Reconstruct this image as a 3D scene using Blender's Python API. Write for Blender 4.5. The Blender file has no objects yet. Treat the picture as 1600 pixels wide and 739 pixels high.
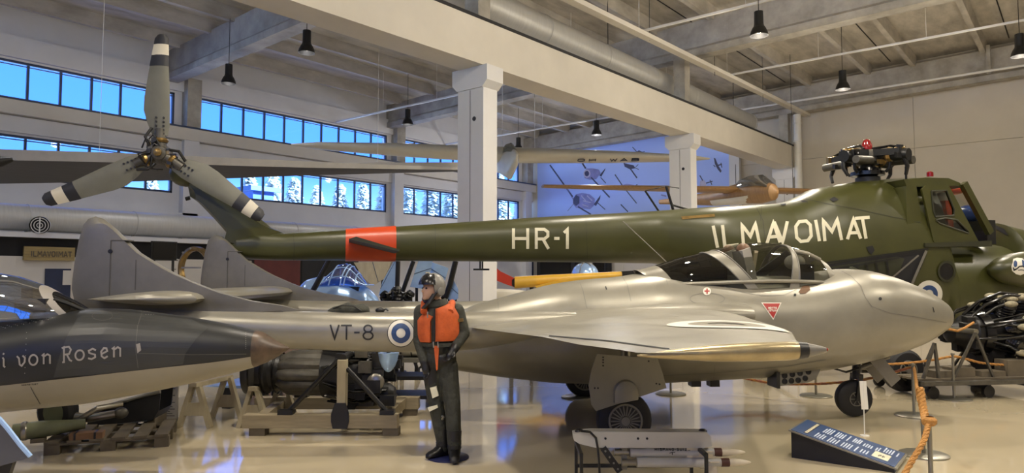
import bpy, math, random
import numpy as np
from mathutils import Vector, Matrix
from mathutils.bvhtree import BVHTree
from mathutils.geometry import tessellate_polygon

random.seed(7)
SC = bpy.context.scene
COL = SC.collection
PI = math.pi

# ------------------------------------------------------------------ camera
H, FP, YH = 1.8, 1100.0, 432.0
PITCH = math.atan((YH - 369.5) / FP)
YAW = math.radians(39.2)
FW = Vector((math.cos(YAW), math.sin(YAW), 0))      # horizontal viewing direction
RT = Vector((math.sin(YAW), -math.cos(YAW), 0))     # to the right
CP, SP = math.cos(PITCH), math.sin(PITCH)
cam_d = bpy.data.cameras.new('camera')
cam = bpy.data.objects.new('camera', cam_d)
COL.objects.link(cam)
cam_d.sensor_width = 36.0
cam_d.lens = FP / 1600 * 36.0
cam_d.clip_end = 500
cam.location = (0, 0, H)
cam.rotation_euler = (PI / 2 + PITCH, 0, YAW - PI / 2)
SC.camera = cam

# ------------------------------------------------------------------ world, light, exposure
SC.view_settings.view_transform = 'Standard'
SC.view_settings.look = 'None'
SC.view_settings.gamma = 1
SC.view_settings.use_curve_mapping = False
SC.view_settings.exposure = 0.08
w = bpy.data.worlds.new('sky'); SC.world = w; w.use_nodes = True
nt = w.node_tree; nt.nodes.clear()
o_ = nt.nodes.new('ShaderNodeOutputWorld'); b_ = nt.nodes.new('ShaderNodeBackground')
tc = nt.nodes.new('ShaderNodeTexCoord'); sx = nt.nodes.new('ShaderNodeSeparateXYZ')
cr = nt.nodes.new('ShaderNodeValToRGB')
cr.color_ramp.elements[0].position = 0.0; cr.color_ramp.elements[0].color = (0.42, 0.78, 1.0, 1)
cr.color_ramp.elements[1].position = 0.35; cr.color_ramp.elements[1].color = (0.045, 0.19, 0.95, 1)
e_ = cr.color_ramp.elements.new(0.14); e_.color = (0.075, 0.26, 1.0, 1)
nt.links.new(tc.outputs['Generated'], sx.inputs[0]); nt.links.new(sx.outputs['Z'], cr.inputs[0])
nt.links.new(cr.outputs[0], b_.inputs[0]); b_.inputs[1].default_value = 2.6
nt.links.new(b_.outputs[0], o_.inputs[0])
LAMP_W = 74.0         # watts of each pendant lamp
LAMP_COL = (1.0, 0.90, 0.75)

sl = bpy.data.lights.new('sun', 'SUN'); sl.energy = 60.0; sl.angle = 0.01; sl.color = (0.50, 0.70, 1.0)
so = bpy.data.objects.new('sun', sl); COL.objects.link(so); so.location = (0, -40, 40)
so.rotation_euler = Vector((-0.6, 0.8, -0.5)).to_track_quat('-Z', 'Y').to_euler()

# ------------------------------------------------------------------ helpers
def ray(px, py):
    a = (px - 800) / FP; b = (369.5 - py) / FP
    return a, CP - b * SP, SP + b * CP
def at(px, py, d):
    a, f, u = ray(px, py); t = d / f
    v = RT * (a * t) + FW * d; v.z = H + u * t
    return v
def at_z(px, py, z):
    a, f, u = ray(px, py); t = (z - H) / u
    v = RT * (a * t) + FW * (f * t); v.z = z
    return v
def at_v(px, py, V):           # on the plane y = V (parallel to the window wall)
    a, f, u = ray(px, py); dv = RT * a + FW * f; t = V / dv.y
    return Vector((dv.x * t, V, H + u * t))
def at_u(px, py, U):           # on the plane x = U (parallel to the end wall)
    a, f, u = ray(px, py); dv = RT * a + FW * f; t = U / dv.x
    return Vector((U, dv.y * t, H + u * t))
def W(x, d, z=0.0):
    v = RT * x + FW * d; v.z = z
    return v
class Fr:                      # a thing's own frame: x to the right of the picture (turned by h), y away, z up
    def __init__(s, x, d, h=0.0, z=0.0):
        s.o = W(x, d, z); s.rz = YAW - PI / 2 + math.radians(h)
        s.ex = Vector((math.cos(s.rz), math.sin(s.rz), 0)); s.ey = Vector((-math.sin(s.rz), math.cos(s.rz), 0))
        s.m = Matrix.Translation(s.o) @ Matrix.Rotation(s.rz, 4, 'Z')
    def L(s, px, py, y=0.0):   # where the sight line meets the thing's plane y
        a, f, u = ray(px, py); dv = RT * a + FW * f; dv.z = u
        c = Vector((0, 0, H)); t = (y - (c - s.o).dot(s.ey)) / dv.dot(s.ey)
        p = c + dv * t - s.o
        return (p.dot(s.ex), p.z)
    def LL(s, pts, y=0.0):
        return [s.L(px, py, y) for px, py in pts]

def srgb(h):
    if not isinstance(h, str): return tuple(h)
    r = []
    for i in (0, 2, 4):
        c = int(h[i:i + 2], 16) / 255
        r.append(c / 12.92 if c <= 0.04045 else ((c + 0.055) / 1.055) ** 2.4)
    return tuple(r)
MATS = {}
def mat(name, col, rough=0.5, metal=0.0, var=0.12, scale=3.0, bump=0.0, bscale=None, spec=0.5, emit=None, es=1.0,
        coat=0.0, col2=None, detail=5, streak=None, rvar=0.0):
    m = bpy.data.materials.new(name); m.use_nodes = True; MATS[name] = m
    n = m.node_tree.nodes; l = m.node_tree.links
    p = n['Principled BSDF']
    c = srgb(col)
    p.inputs['Roughness'].default_value = rough; p.inputs['Metallic'].default_value = metal
    p.inputs['Specular IOR Level'].default_value = spec; p.inputs['Coat Weight'].default_value = coat
    p.inputs['Coat Roughness'].default_value = 0.1
    t = n.new('ShaderNodeTexCoord')
    vec = t.outputs['Object']
    if streak:
        mp = n.new('ShaderNodeMapping'); mp.inputs['Scale'].default_value = streak
        l.new(vec, mp.inputs[0]); vec = mp.outputs[0]
    nz = n.new('ShaderNodeTexNoise'); nz.inputs['Scale'].default_value = scale; nz.inputs['Detail'].default_value = detail
    nz.inputs['Roughness'].default_value = 0.6
    l.new(vec, nz.inputs['Vector'])
    rp = n.new('ShaderNodeValToRGB')
    rp.color_ramp.elements[0].position = 0.3; rp.color_ramp.elements[1].position = 0.7
    a = tuple(max(0, x * (1 - var)) for x in c); b = tuple(min(1, x * (1 + var)) for x in c)
    if col2: b = srgb(col2); a = c
    rp.color_ramp.elements[0].color = (*a, 1); rp.color_ramp.elements[1].color = (*b, 1)
    l.new(nz.outputs['Fac'], rp.inputs[0]); l.new(rp.outputs[0], p.inputs['Base Color'])
    if rvar:
        mr = n.new('ShaderNodeMapRange'); mr.inputs[1].default_value = 0.3; mr.inputs[2].default_value = 0.7
        mr.inputs[3].default_value = max(0, rough - rvar); mr.inputs[4].default_value = rough + rvar
        l.new(nz.outputs['Fac'], mr.inputs[0]); l.new(mr.outputs[0], p.inputs['Roughness'])
    if bump:
        n2 = n.new('ShaderNodeTexNoise'); n2.inputs['Scale'].default_value = bscale or scale * 6; n2.inputs['Detail'].default_value = 4
        l.new(t.outputs['Object'], n2.inputs['Vector'])
        bp = n.new('ShaderNodeBump'); bp.inputs['Strength'].default_value = bump; bp.inputs['Distance'].default_value = 0.02
        l.new(n2.outputs['Fac'], bp.inputs['Height']); l.new(bp.outputs[0], p.inputs['Normal'])
    if emit:
        p.inputs['Emission Color'].default_value = (*srgb(emit), 1); p.inputs['Emission Strength'].default_value = es
    return m
def glass(name, tint=(0.9, 0.95, 1.0), refl=0.12, rough=0.03):
    m = bpy.data.materials.new(name); m.use_nodes = True; MATS[name] = m
    n = m.node_tree.nodes; l = m.node_tree.links; n.remove(n['Principled BSDF'])
    tr = n.new('ShaderNodeBsdfTransparent'); tr.inputs[0].default_value = (*tint, 1)
    gl = n.new('ShaderNodeBsdfGlossy'); gl.inputs['Roughness'].default_value = rough
    nz = n.new('ShaderNodeTexNoise'); nz.inputs['Scale'].default_value = 2.0
    lw = n.new('ShaderNodeLayerWeight'); lw.inputs[0].default_value = 0.22
    ad = n.new('ShaderNodeMath'); ad.operation = 'MULTIPLY_ADD'; ad.inputs[1].default_value = 0.7; ad.inputs[2].default_value = refl
    ad.use_clamp = True
    mx = n.new('ShaderNodeMixShader')
    pw = n.new('ShaderNodeMath'); pw.operation = 'POWER'; pw.inputs[1].default_value = 2.0
    l.new(lw.outputs['Facing'], pw.inputs[0]); l.new(pw.outputs[0], ad.inputs[0]); l.new(ad.outputs[0], mx.inputs[0]); l.new(tr.outputs[0], mx.inputs[1]); l.new(gl.outputs[0], mx.inputs[2])
    l.new(mx.outputs[0], n['Material Output'].inputs[0])
    return m

class MB:
    def __init__(s): s.v = []; s.f = []; s.mi = []
    def add(s, vs, fs, mi=0):
        b = len(s.v); s.v += [tuple(v) for v in vs]
        for f in fs: s.f.append(tuple(i + b for i in f)); s.mi.append(mi)
        return s
    def box(s, x0, x1, y0, y1, z0, z1, mi=0):
        v = [(x, y, z) for z in (z0, z1) for y in (y0, y1) for x in (x0, x1)]
        return s.add(v, [(0, 2, 3, 1), (4, 5, 7, 6), (0, 1, 5, 4), (2, 6, 7, 3), (0, 4, 6, 2), (1, 3, 7, 5)], mi)
    def obox(s, c, ax, ay, az, mi=0):      # centre and three half-axis vectors
        c, ax, ay, az = map(Vector, (c, ax, ay, az))
        v = [c + ax * i + ay * j + az * k for k in (-1, 1) for j in (-1, 1) for i in (-1, 1)]
        return s.add(v, [(0, 2, 3, 1), (4, 5, 7, 6), (0, 1, 5, 4), (2, 6, 7, 3), (0, 4, 6, 2), (1, 3, 7, 5)], mi)
    def bar(s, p, q, wd, ht=None, up=(0, 0, 1), mi=0):  # rectangular bar from p to q
        p, q = Vector(p), Vector(q); ht = ht or wd
        a = (q - p); u = Vector(up)
        if a.normalized().cross(u).length < 0.05: u = Vector((0, 1, 0))
        b = a.cross(u).normalized(); c = b.cross(a).normalized()
        return s.obox((p + q) / 2, a / 2, b * wd / 2, c * ht / 2, mi)
    def loft(s, rings, cap0=True, cap1=True, closed=True, mi=0):
        b = len(s.v); n = len(rings[0])
        for r in rings: s.v += [tuple(p) for p in r]
        for i in range(len(rings) - 1):
            for j in range(n if closed else n - 1):
                k = (j + 1) % n
                s.f.append((b + i * n + j, b + i * n + k, b + (i + 1) * n + k, b + (i + 1) * n + j)); s.mi.append(mi)
        if cap0: s.f.append(tuple(b + j for j in reversed(range(n)))); s.mi.append(mi)
        if cap1: s.f.append(tuple(b + (len(rings) - 1) * n + j for j in range(n))); s.mi.append(mi)
        return s
    def tube(s, pts, r, n=10, mi=0, cap=True):
        pts = [Vector(p) for p in pts]; rs = r if isinstance(r, (list, tuple)) else [r] * len(pts)
        rings = []; prev = None
        for i, p in enumerate(pts):
            t = (pts[min(i + 1, len(pts) - 1)] - pts[max(i - 1, 0)]).normalized()
            if prev is None:
                a = t.cross(Vector((0, 0, 1)))
                if a.length < 0.05: a = t.cross(Vector((0, 1, 0)))
            else:
                a = prev - t * prev.dot(t)
            a.normalize(); b = t.cross(a); prev = a
            rings.append([p + (a * math.cos(2 * PI * k / n) + b * math.sin(2 * PI * k / n)) * rs[i] for k in range(n)])
        return s.loft(rings, cap, cap, True, mi)
    def lathe(s, prof, o, ax, n=24, mi=0, cap=True):    # prof: (distance along axis, radius)
        o, ax = Vector(o), Vector(ax).normalized()
        a = ax.cross(Vector((0, 0, 1)))
        if a.length < 0.05: a = ax.cross(Vector((0, 1, 0)))
        a.normalize(); b = ax.cross(a)
        rings = [[o + ax * h + (a * math.cos(2 * PI * k / n) + b * math.sin(2 * PI * k / n)) * max(r, 1e-4) for k in range(n)] for h, r in prof]
        return s.loft(rings, cap, cap, True, mi)
    def ell(s, c, rx, ry, rz, n=16, m=10, mi=0, rot=None):
        c = Vector(c); rings = []
        for i in range(m + 1):
            t = -PI / 2 + PI * i / m; cz, sz = max(math.cos(t), 1e-3), math.sin(t)
            rg = [Vector((rx * cz * math.cos(2 * PI * k / n), ry * cz * math.sin(2 * PI * k / n), rz * sz)) for k in range(n)]
            if rot: rg = [rot @ p for p in rg]
            rings.append([c + p for p in rg])
        return s.loft(rings, True, True, True, mi)
    def prism(s, poly, y0, y1, mi=0):      # outline in x, z pushed from y0 to y1
        n = len(poly)
        v = [(x, y0, z) for x, z in poly] + [(x, y1, z) for x, z in poly]
        tri = tessellate_polygon([[Vector((x, z, 0)) for x, z in poly]])
        f = [t for t in tri] + [tuple(i + n for i in reversed(t)) for t in tri]
        f += [(i, (i + 1) % n, (i + 1) % n + n, i + n) for i in range(n)]
        return s.add(v, f, mi)
    def blade(s, poly, yc, t, inset=0.15, mi=0):   # lens-like plate: sharp edge, thicker middle
        n = len(poly); cx = sum(p[0] for p in poly) / n; cz = sum(p[1] for p in poly) / n
        inn = [(x + (cx - x) * inset, z + (cz - z) * inset) for x, z in poly]
        v = [(x, yc, z) for x, z in poly] + [(x, yc - t, z) for x, z in inn] + [(x, yc + t, z) for x, z in inn]
        tri = tessellate_polygon([[Vector((x, z, 0)) for x, z in inn]])
        f = [tuple(i + n for i in q) for q in tri] + [tuple(i + 2 * n for i in reversed(q)) for q in tri]
        for i in range(n):
            k = (i + 1) % n
            f += [(i, k, k + n, i + n), (k, i, i + 2 * n, k + 2 * n)]
        return s.add(v, f, mi)
    def build(s, name, m, parent=None, smooth=35, fix=True):
        me = bpy.data.meshes.new(name); me.from_pydata(s.v, [], s.f)
        ms = m if isinstance(m, (list, tuple)) else [m]
        for q in ms: me.materials.append(MATS[q] if isinstance(q, str) else q)
        if len(ms) > 1: me.polygons.foreach_set('material_index', s.mi)
        if fix:
            import bmesh
            bm = bmesh.new(); bm.from_mesh(me); bmesh.ops.recalc_face_normals(bm, faces=bm.faces); bm.to_mesh(me); bm.free()
        if smooth:
            me.shade_smooth(); me.set_sharp_from_angle(angle=math.radians(smooth))
        me.update()
        o = bpy.data.objects.new(name, me); COL.objects.link(o)
        if parent: o.parent = parent
        return o

def tag(o, label, cat, group=None, kind=None):
    if label: o['label'] = label
    if cat: o['category'] = cat
    if group: o['group'] = group
    if kind: o['kind'] = kind
    return o
def thing(name, label, cat, m=None, group=None):
    o = bpy.data.objects.new(name, None); COL.objects.link(o); o.empty_display_size = 0.2
    if m is not None: o.matrix_basis = m.m if isinstance(m, Fr) else (m if isinstance(m, Matrix) else Matrix.Translation(m))
    return tag(o, label, cat, group)
def struct(name, label, mb=None, m=None, parent=None, smooth=35):
    o = mb.build(name, m, parent, smooth) if mb else bpy.data.objects.new(name, None)
    if not mb: COL.objects.link(o)
    o['kind'] = 'structure'
    if label: o['label'] = label
    return o
def dup(root, m=None, label=None):
    r = root.copy(); COL.objects.link(r)
    if m is not None: r.matrix_basis = m.m if isinstance(m, Fr) else m
    if label: r['label'] = label
    for ch in [c for c in bpy.data.objects if c.parent == root]:
        c = ch.copy(); COL.objects.link(c); c.parent = r
        for g in [q for q in bpy.data.objects if q.parent == ch]:
            d = g.copy(); COL.objects.link(d); d.parent = c
    return r
def wm(o):
    m = o.matrix_basis.copy()
    while o.parent: o = o.parent; m = o.matrix_basis @ m
    return m
def sup(w_, ht, hb, e, n=32, zc=0.0):     # a rounded section in y, z
    out = []
    for k in range(n):
        a = 2 * PI * k / n; c, s_ = math.cos(a), math.sin(a)
        y = w_ * math.copysign(abs(c) ** e, c); z = math.copysign(abs(s_) ** e, s_)
        out.append((y, zc + z * (ht if s_ > 0 else hb)))
    return out
def smooth_interp(xs, ys, x):
    return float(np.interp(x, xs, ys))
def body(st, n=36, e=0.85, yc=0.0):       # stations: (x, top, bottom, half width[, mid height share])
    rings = []
    for q in st:
        x, t, b, hw = q[:4]; k = q[4] if len(q) > 4 else 0.5
        zc = b + (t - b) * k
        rings.append([(x, yc + y, z) for y, z in sup(hw, t - zc, zc - b, e, n, zc)])
    return MB().loft(rings)
def resample(tops, bots, wid, n=44, x0=None, x1=None, k=None):
    tops = sorted(tops); bots = sorted(bots); wid = sorted(wid)
    x0 = max(tops[0][0], bots[0][0]) if x0 is None else x0; x1 = min(tops[-1][0], bots[-1][0]) if x1 is None else x1
    st = []
    xs = [x0 + (x1 - x0) * (0.5 - 0.5 * math.cos(PI * i / n)) for i in range(n + 1)]
    f = lambda p, x: float(np.interp(x, [q[0] for q in p], [q[1] for q in p]))
    raw = [[x, f(tops, x), f(bots, x), f(wid, x)] for x in xs]
    for _ in range(1):
        sm = [r[:] for r in raw]
        for i in range(1, n):
            for c in (1, 2, 3): sm[i][c] = raw[i][c] * 0.5 + (raw[i - 1][c] + raw[i + 1][c]) * 0.25
        raw = sm
    return [tuple(r) + ((k(r[0]),) if k else ()) for r in raw]

def bvh(*obs):
    vs, fs = [], []
    for o in obs:
        m = wm(o); b = len(vs)
        vs += [m @ v.co for v in o.data.vertices]; fs += [tuple(i + b for i in p.vertices) for p in o.data.polygons]
    return BVHTree.FromPolygons(vs, fs)
CAMP = Vector((0, 0, H))
def decal(name, m, parent, tree, polys, off=0.008, y=None):
    """flat print or panel lines laid on a built surface; polys are small outlines found by sight line"""
    inv = wm(parent).inverted(); mb = MB()
    for pl in polys:
        vs = []
        for px, py in pl:
            a, f, u = ray(px, py); dv = RT * a + FW * f; dv.z = u; dv.normalize()
            loc, nr, idx, dist = tree.ray_cast(CAMP, dv)
            if loc is None: vs = None; break
            if nr.dot(dv) > 0: nr = -nr
            vs.append(inv @ (loc + nr * off))
        if vs: mb.add(vs, [tuple(range(len(vs)))])
    return mb.build(name, m, parent, smooth=60, fix=False)
def sub_tri(tris, n):
    for _ in range(n):
        out = []
        for a, b, c in tris:
            ab = ((a[0] + b[0]) / 2, (a[1] + b[1]) / 2); bc = ((b[0] + c[0]) / 2, (b[1] + c[1]) / 2); ca = ((c[0] + a[0]) / 2, (c[1] + a[1]) / 2)
            out += [(a, ab, ca), (ab, b, bc), (ca, bc, c), (ab, bc, ca)]
        tris = out
    return tris
def fill(poly, n=2):
    tri = tessellate_polygon([[Vector((x, y, 0)) for x, y in poly]])
    return sub_tri([tuple(poly[i] for i in t) for t in tri], n)
def ring(cx, cy, r0, r1, n=28, sq=1.0, nr=3):
    out = []
    for j in range(nr):
        a0 = r0 + (r1 - r0) * j / nr; a1 = r0 + (r1 - r0) * (j + 1) / nr
        for i in range(n):
            t0, t1 = 2 * PI * i / n, 2 * PI * (i + 1) / n
            q = lambda r, t: (cx + r * sq * math.cos(t), cy + r * math.sin(t))
            out.append([q(a0, t0), q(a1, t0), q(a1, t1), q(a0, t1)] if a0 > 0 else [q(0, 0), q(a1, t0), q(a1, t1)])
    return out
def ribbon(pts, t, step=5.0, nib=None):
    d = [pts[0]]
    for a, b in zip(pts, pts[1:]):
        L = math.hypot(b[0] - a[0], b[1] - a[1]); k = max(1, int(L / step))
        d += [(a[0] + (b[0] - a[0]) * i / k, a[1] + (b[1] - a[1]) * i / k) for i in range(1, k + 1)]
    closed = math.hypot(d[0][0] - d[-1][0], d[0][1] - d[-1][1]) < 1e-6
    def nrm(a, b):
        x, y = b[0] - a[0], b[1] - a[1]; L = math.hypot(x, y) or 1; return (-y / L, x / L)
    out = []; L_ = []; n = len(d)
    for i in range(n):
        if nib: nx, ny, k = nib[0], nib[1], 1.0
        else:
            p = d[i - 1] if i > 0 else (d[-2] if closed else None); q = d[i + 1] if i < n - 1 else (d[1] if closed else None)
            n1 = nrm(p, d[i]) if p else nrm(d[i], q); n2 = nrm(d[i], q) if q else n1
            nx, ny = n1[0] + n2[0], n1[1] + n2[1]; L = math.hypot(nx, ny) or 1; nx, ny = nx / L, ny / L
            k = min(2.2, 1 / max(0.3, nx * n1[0] + ny * n1[1])) * t / 2
        L_.append(((d[i][0] + nx * k, d[i][1] + ny * k), (d[i][0] - nx * k, d[i][1] - ny * k)))
    for a, b in zip(L_, L_[1:]): out.append([a[0], a[1], b[1], b[0]])
    return out
def arc(cx, cy, rx, ry, a0, a1, n=10):
    return [(cx + rx * math.cos(math.radians(a0 + (a1 - a0) * i / n)), cy + ry * math.sin(math.radians(a0 + (a1 - a0) * i / n))) for i in range(n + 1)]
# stroke letters: x from 0 to 1, y from 0 (foot) to 1 (head)
GL = {
 'I': [[(.5, 0), (.5, 1)]], 'L': [[(.1, 1), (.1, .05), (.95, .05)]], 'T': [[(.5, 0), (.5, .95)], [(0, .95), (1, .95)]],
 'V': [[(.05, 1), (.5, .03), (.95, 1)]], 'A': [[(.03, 0), (.5, .97), (.97, 0)], [(.2, .3), (.8, .3)]],
 'M': [[(.05, 0), (.12, .95), (.5, .42), (.88, .95), (.95, 0)]], 'N': [[(.08, 0), (.08, .95), (.92, .05), (.92, 1)]],
 'O': [[(.08, .25), (.08, .75), (.3, .95), (.7, .95), (.92, .75), (.92, .25), (.7, .05), (.3, .05), (.08, .25)]],
 'H': [[(.08, 0), (.08, 1)], [(.92, 0), (.92, 1)], [(.08, .5), (.92, .5)]],
 'R': [[(.08, 0), (.08, .95), (.65, .95), (.9, .82), (.9, .62), (.65, .48), (.08, .48)], [(.55, .48), (.95, 0)]],
 'P': [[(.08, 0), (.08, .95), (.65, .95), (.9, .82), (.9, .62), (.65, .46), (.08, .46)]],
 'B': [[(.08, .04), (.08, .95), (.65, .95), (.88, .84), (.88, .63), (.65, .52), (.08, .52)], [(.65, .52), (.92, .38), (.92, .18), (.65, .04), (.08, .04)]],
 '-': [[(.1, .5), (.9, .5)]], '1': [[(.2, .78), (.55, .95), (.55, 0)]],
 '8': [arc(.5, .73, .36, .23, 0, 360, 16), arc(.5, .27, .43, .25, 0, 360, 16)],
 'S': [[(.92, .8), (.7, .95), (.3, .95), (.08, .78), (.15, .6), (.85, .42), (.92, .22), (.7, .05), (.3, .05), (.06, .2)]],
 'U': [[(.08, 1), (.08, .25), (.3, .05), (.7, .05), (.92, .25), (.92, 1)]], 'Z': [[(.05, .95), (.95, .95), (.05, .05), (.95, .05)]],
 'E': [[(.95, .95), (.08, .95), (.08, .05), (.95, .05)], [(.08, .5), (.8, .5)]],
 'W': [[(.02, 1), (.27, .05), (.5, .7), (.73, .05), (.98, 1)]],
}
def letters(spec, t, mx=None):
    """spec: (letter, lower-left, lower-right, upper-left) corners in the picture"""
    out = []
    for ch, o, rgt, up in spec:
        ex = (rgt[0] - o[0], rgt[1] - o[1]); ey = (up[0] - o[0], up[1] - o[1])
        for st in GL[ch]:
            out += ribbon([(o[0] + ex[0] * x + ey[0] * y, o[1] + ex[1] * x + ey[1] * y) for x, y in st], t)
    return out
def letter_parts(m, parent, tree, spec, t, off=.01):
    for q in spec: decal('letter', m, parent, tree, letters([q], t), off)
def word(txt, p0, p1, hgt, t, lean=0.0, gap=0.25, wid=None):
    """letters evenly set from p0 to p1 (foot line), hgt tall"""
    wd = [(.45 if c in 'I1' else (.6 if c == '-' else (1.25 if c in 'MW' else 1.0))) if c != ' ' else .8 for c in txt]
    tot = sum(wd) + gap * (len(txt) - 1); dx, dy = (p1[0] - p0[0]) / tot, (p1[1] - p0[1]) / tot
    x = 0; sp = []
    for c, q in zip(txt, wd):
        if c != ' ':
            o = (p0[0] + dx * x, p0[1] + dy * x); r = (o[0] + dx * q, o[1] + dy * q); sp.append((c, o, r, (o[0] + lean, o[1] - hgt)))
        x += q + gap
    return letters(sp, t)

# ------------------------------------------------------------------ materials
mat('floor_epoxy', 'c4b79a', 0.075, var=0.07, scale=0.35, spec=1.0, rvar=0.03, coat=0.5)
mat('white_paint', 'd3d2d2', 0.6, var=0.04, scale=1.2, bump=0.03)
mat('cream_paint', 'cdc7bb', 0.55, var=0.05, scale=1.0, bump=0.03)
mat('wall_panel', 'bdb5a6', 0.65, var=0.05, scale=0.8, bump=0.03)
mat('concrete', '9a958b', 0.8, var=0.28, scale=1.6, bump=0.25, bscale=9)
mat('concrete_slab', 'aea89d', 0.85, var=0.25, scale=2.2, bump=0.3, bscale=7, streak=(0.4, 1.2, 1))
mat('dark_gap', '17171a', 0.7, var=0.2)
mat('frame_steel', '33405a', 0.45, var=0.1)
mat('duct_zinc', 'bcbab4', 0.45, 0.25, var=0.07, scale=2, streak=(14, 1, 1))
mat('white_steel', 'd2d0ca', 0.4, var=0.05)
mat('black_metal', '141415', 0.42, var=0.25, scale=6)
mat('black_gloss', '0d0d0f', 0.22, var=0.2, scale=6)
mat('rubber', '17171a', 0.62, var=0.15, scale=8)
mat('silver_paint', '8a8679', 0.36, 0.35, var=0.10, scale=2.2, rvar=0.07, bump=0.02)
mat('silver_dark', '77746c', 0.42, 0.35, var=0.14, scale=3.0)
mat('bare_metal', '9a968c', 0.3, 0.85, var=0.15, scale=5)
mat('brass_metal', '8d7446', 0.3, 0.8, var=0.25, scale=7)
mat('olive', '3b3c19', 0.36, 0.0, var=0.18, scale=1.6, spec=0.55, bump=0.02)
mat('olive_dark', '2b2d1c', 0.5, var=0.2, scale=3)
mat('orange_red', 'c8451a', 0.35, var=0.08, scale=3)
mat('orange_cloth', 'b8521f', 0.75, var=0.15, scale=14, bump=0.3, bscale=40)
mat('letter_white', 'd3ceb4', 0.5, var=0.08, scale=6)
mat('letter_black', '16171a', 0.5, var=0.1)
mat('roundel_white', 'd8d3c4', 0.45, var=0.05)
mat('roundel_blue', '24406e', 0.45, var=0.08)
mat('red_paint', '9c2622', 0.4, var=0.1)
mat('red_lamp', '84191a', 0.15, var=0.1)
mat('blade_grey', '6a6a60', 0.55, var=0.1, scale=4)
mat('blade_dark', '23242a', 0.5, var=0.1)
mat('blade_white', 'cdc6b4', 0.55, var=0.08)
mat('jet_dark', '202121', 0.38, spec=0.35, var=0.16, scale=1.3, rvar=0.06)
mat('jet_dark_green', '303130', 0.38, spec=0.35, var=0.14, scale=2)
mat('jet_light', '827c6c', 0.4, var=0.08, scale=2)
mat('jet_letter', '85807a', 0.5, var=0.1)
mat('radome_brown', '4a3a2c', 0.4, var=0.45, scale=9, detail=8)
mat('suit_green', '31322a', 0.8, var=0.3, scale=12, bump=0.9, bscale=18)
mat('skin', 'b08a70', 0.5, var=0.06)
mat('helmet_grey', '74726d', 0.35, 0.1, var=0.12, scale=8)
mat('boot_black', '121214', 0.4, var=0.2)
mat('navy_disc', '1b2148', 0.5, var=0.1)
mat('wood_beam', '91856c', 0.6, var=0.18, scale=3, streak=(1, 8, 8))
mat('wood_pale', 'a79c82', 0.65, var=0.12, scale=3, streak=(4, 4, 1))
mat('wood_grey', '5e5545', 0.75, var=0.25, scale=4)
mat('wood_sign', '9a8656', 0.6, var=0.15, scale=3, streak=(1, 1, 12))
mat('wood_glider', '96744c', 0.4, var=0.15, scale=3, streak=(1, 6, 1))
mat('rope_orange', 'ab7a3c', 0.75, var=0.25, scale=30, bump=0.5, bscale=60)
mat('rope_red', '8a5236', 0.75, var=0.4, scale=40)
mat('post_steel', '8f8c80', 0.35, 0.8, var=0.08)
mat('panel_blue', '2c456e', 0.35, var=0.08)
mat('panel_text', 'b9c3d3', 0.5, var=0.08)
mat('paper', 'd9d7cf', 0.6, var=0.04)
mat('green_tube', '5c6048', 0.5, var=0.2, scale=5)
mat('brown_block', '6e5138', 0.7, var=0.2, scale=6)
mat('dark_blue', '1b2745', 0.5, var=0.15)
mat('maroon', '5b2522', 0.6, var=0.2, scale=2)
mat('yellow_paint', 'd0a436', 0.4, var=0.08, scale=3)
mat('red_fabric', 'c2371f', 0.45, var=0.12)
mat('silver_blue_reflect', 'a3c4f5', 0.22, 0.45, var=0.15, scale=3)  # blue window reflection on the metal put into its base colour
mat('glider_white', 'cfcabc', 0.4, var=0.05, scale=2)
mat('wing_grey', '4a4b52', 0.55, var=0.18, scale=2.5, streak=(0.6, 5, 1))
mat('wing_light', 'b3aea4', 0.5, var=0.1)
mat('missile_grey', 'b9b7ae', 0.4, 0.1, var=0.08)
mat('missile_cream', 'd2c7ac', 0.4, var=0.08)
mat('missile_brown', '4d2418', 0.45, var=0.1)
mat('cyl_dirty', '8b836a', 0.7, var=0.45, scale=22, detail=8)
mat('mural_sky', 'a4bbfa', 0.5, var=0.03, scale=0.3)
mat('mural_plane', '7f82bd', 0.5, var=0.25, scale=2)
mat('mural_dark', '3d3f63', 0.5, var=0.2, scale=3)
mat('mural_pale', 'b6b2cf', 0.5, var=0.15, scale=3)
mat('lamp_bulb', 'fff1d0', 0.5, emit='fff0d0', es=14)
mat('snow', 'e6ecf8', 0.8, var=0.1)
mat('frost_tree', 'b9bda6', 0.8, var=0.35, scale=3, col2='e6ebf0')
mat('bark', '55524a', 0.9)
mat('seat_grey', '9a968c', 0.6, var=0.15, scale=8)
mat('tan_leather', '6b4a2c', 0.5, var=0.2)
mat('sight_blue', '24407e', 0.3, var=0.3, scale=9)
glass('window_glass', (0.93, 0.97, 1.0), 0.02)
glass('canopy_glass', (0.55, 0.56, 0.52), 0.05)
glass('canopy_dark', (0.12, 0.12, 0.11), 0.06)
glass('canopy_blue', (0.5, 0.6, 0.75), 0.42)
glass('canopy_reflect_tint', (0.30, 0.5, 0.95), 0.35, 0.06)  # blue reflection on the canopy put into the glass tint
mat('engine_grey', '57544d', 0.45, 0.5, var=0.3, scale=8)
mat('tip_metal', 'a29473', 0.3, 0.75, var=0.2, scale=7)
mat('line_grey', '4d4b46', 0.6, var=0.1)
mat('joint_grey', '8d8679', 0.8, var=0.1)
# ================================================================== the hall
U0, U1, V0, V1 = -12.0, 33.0, -14.0, 25.4
zb = lambda V: 8.8 + (24.5 - V) * 0.022        # underside of the cross beams
zr = lambda V: 9.8 + (24.5 - V) * 0.028        # underside of the roof ribs
zs = lambda V: zr(V) + 0.42                    # underside of the roof slab
struct('floor', 'glossy beige epoxy floor of the hall', MB().box(U0, U1, V0, V1, -0.2, 0), 'floor_epoxy')

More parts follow.
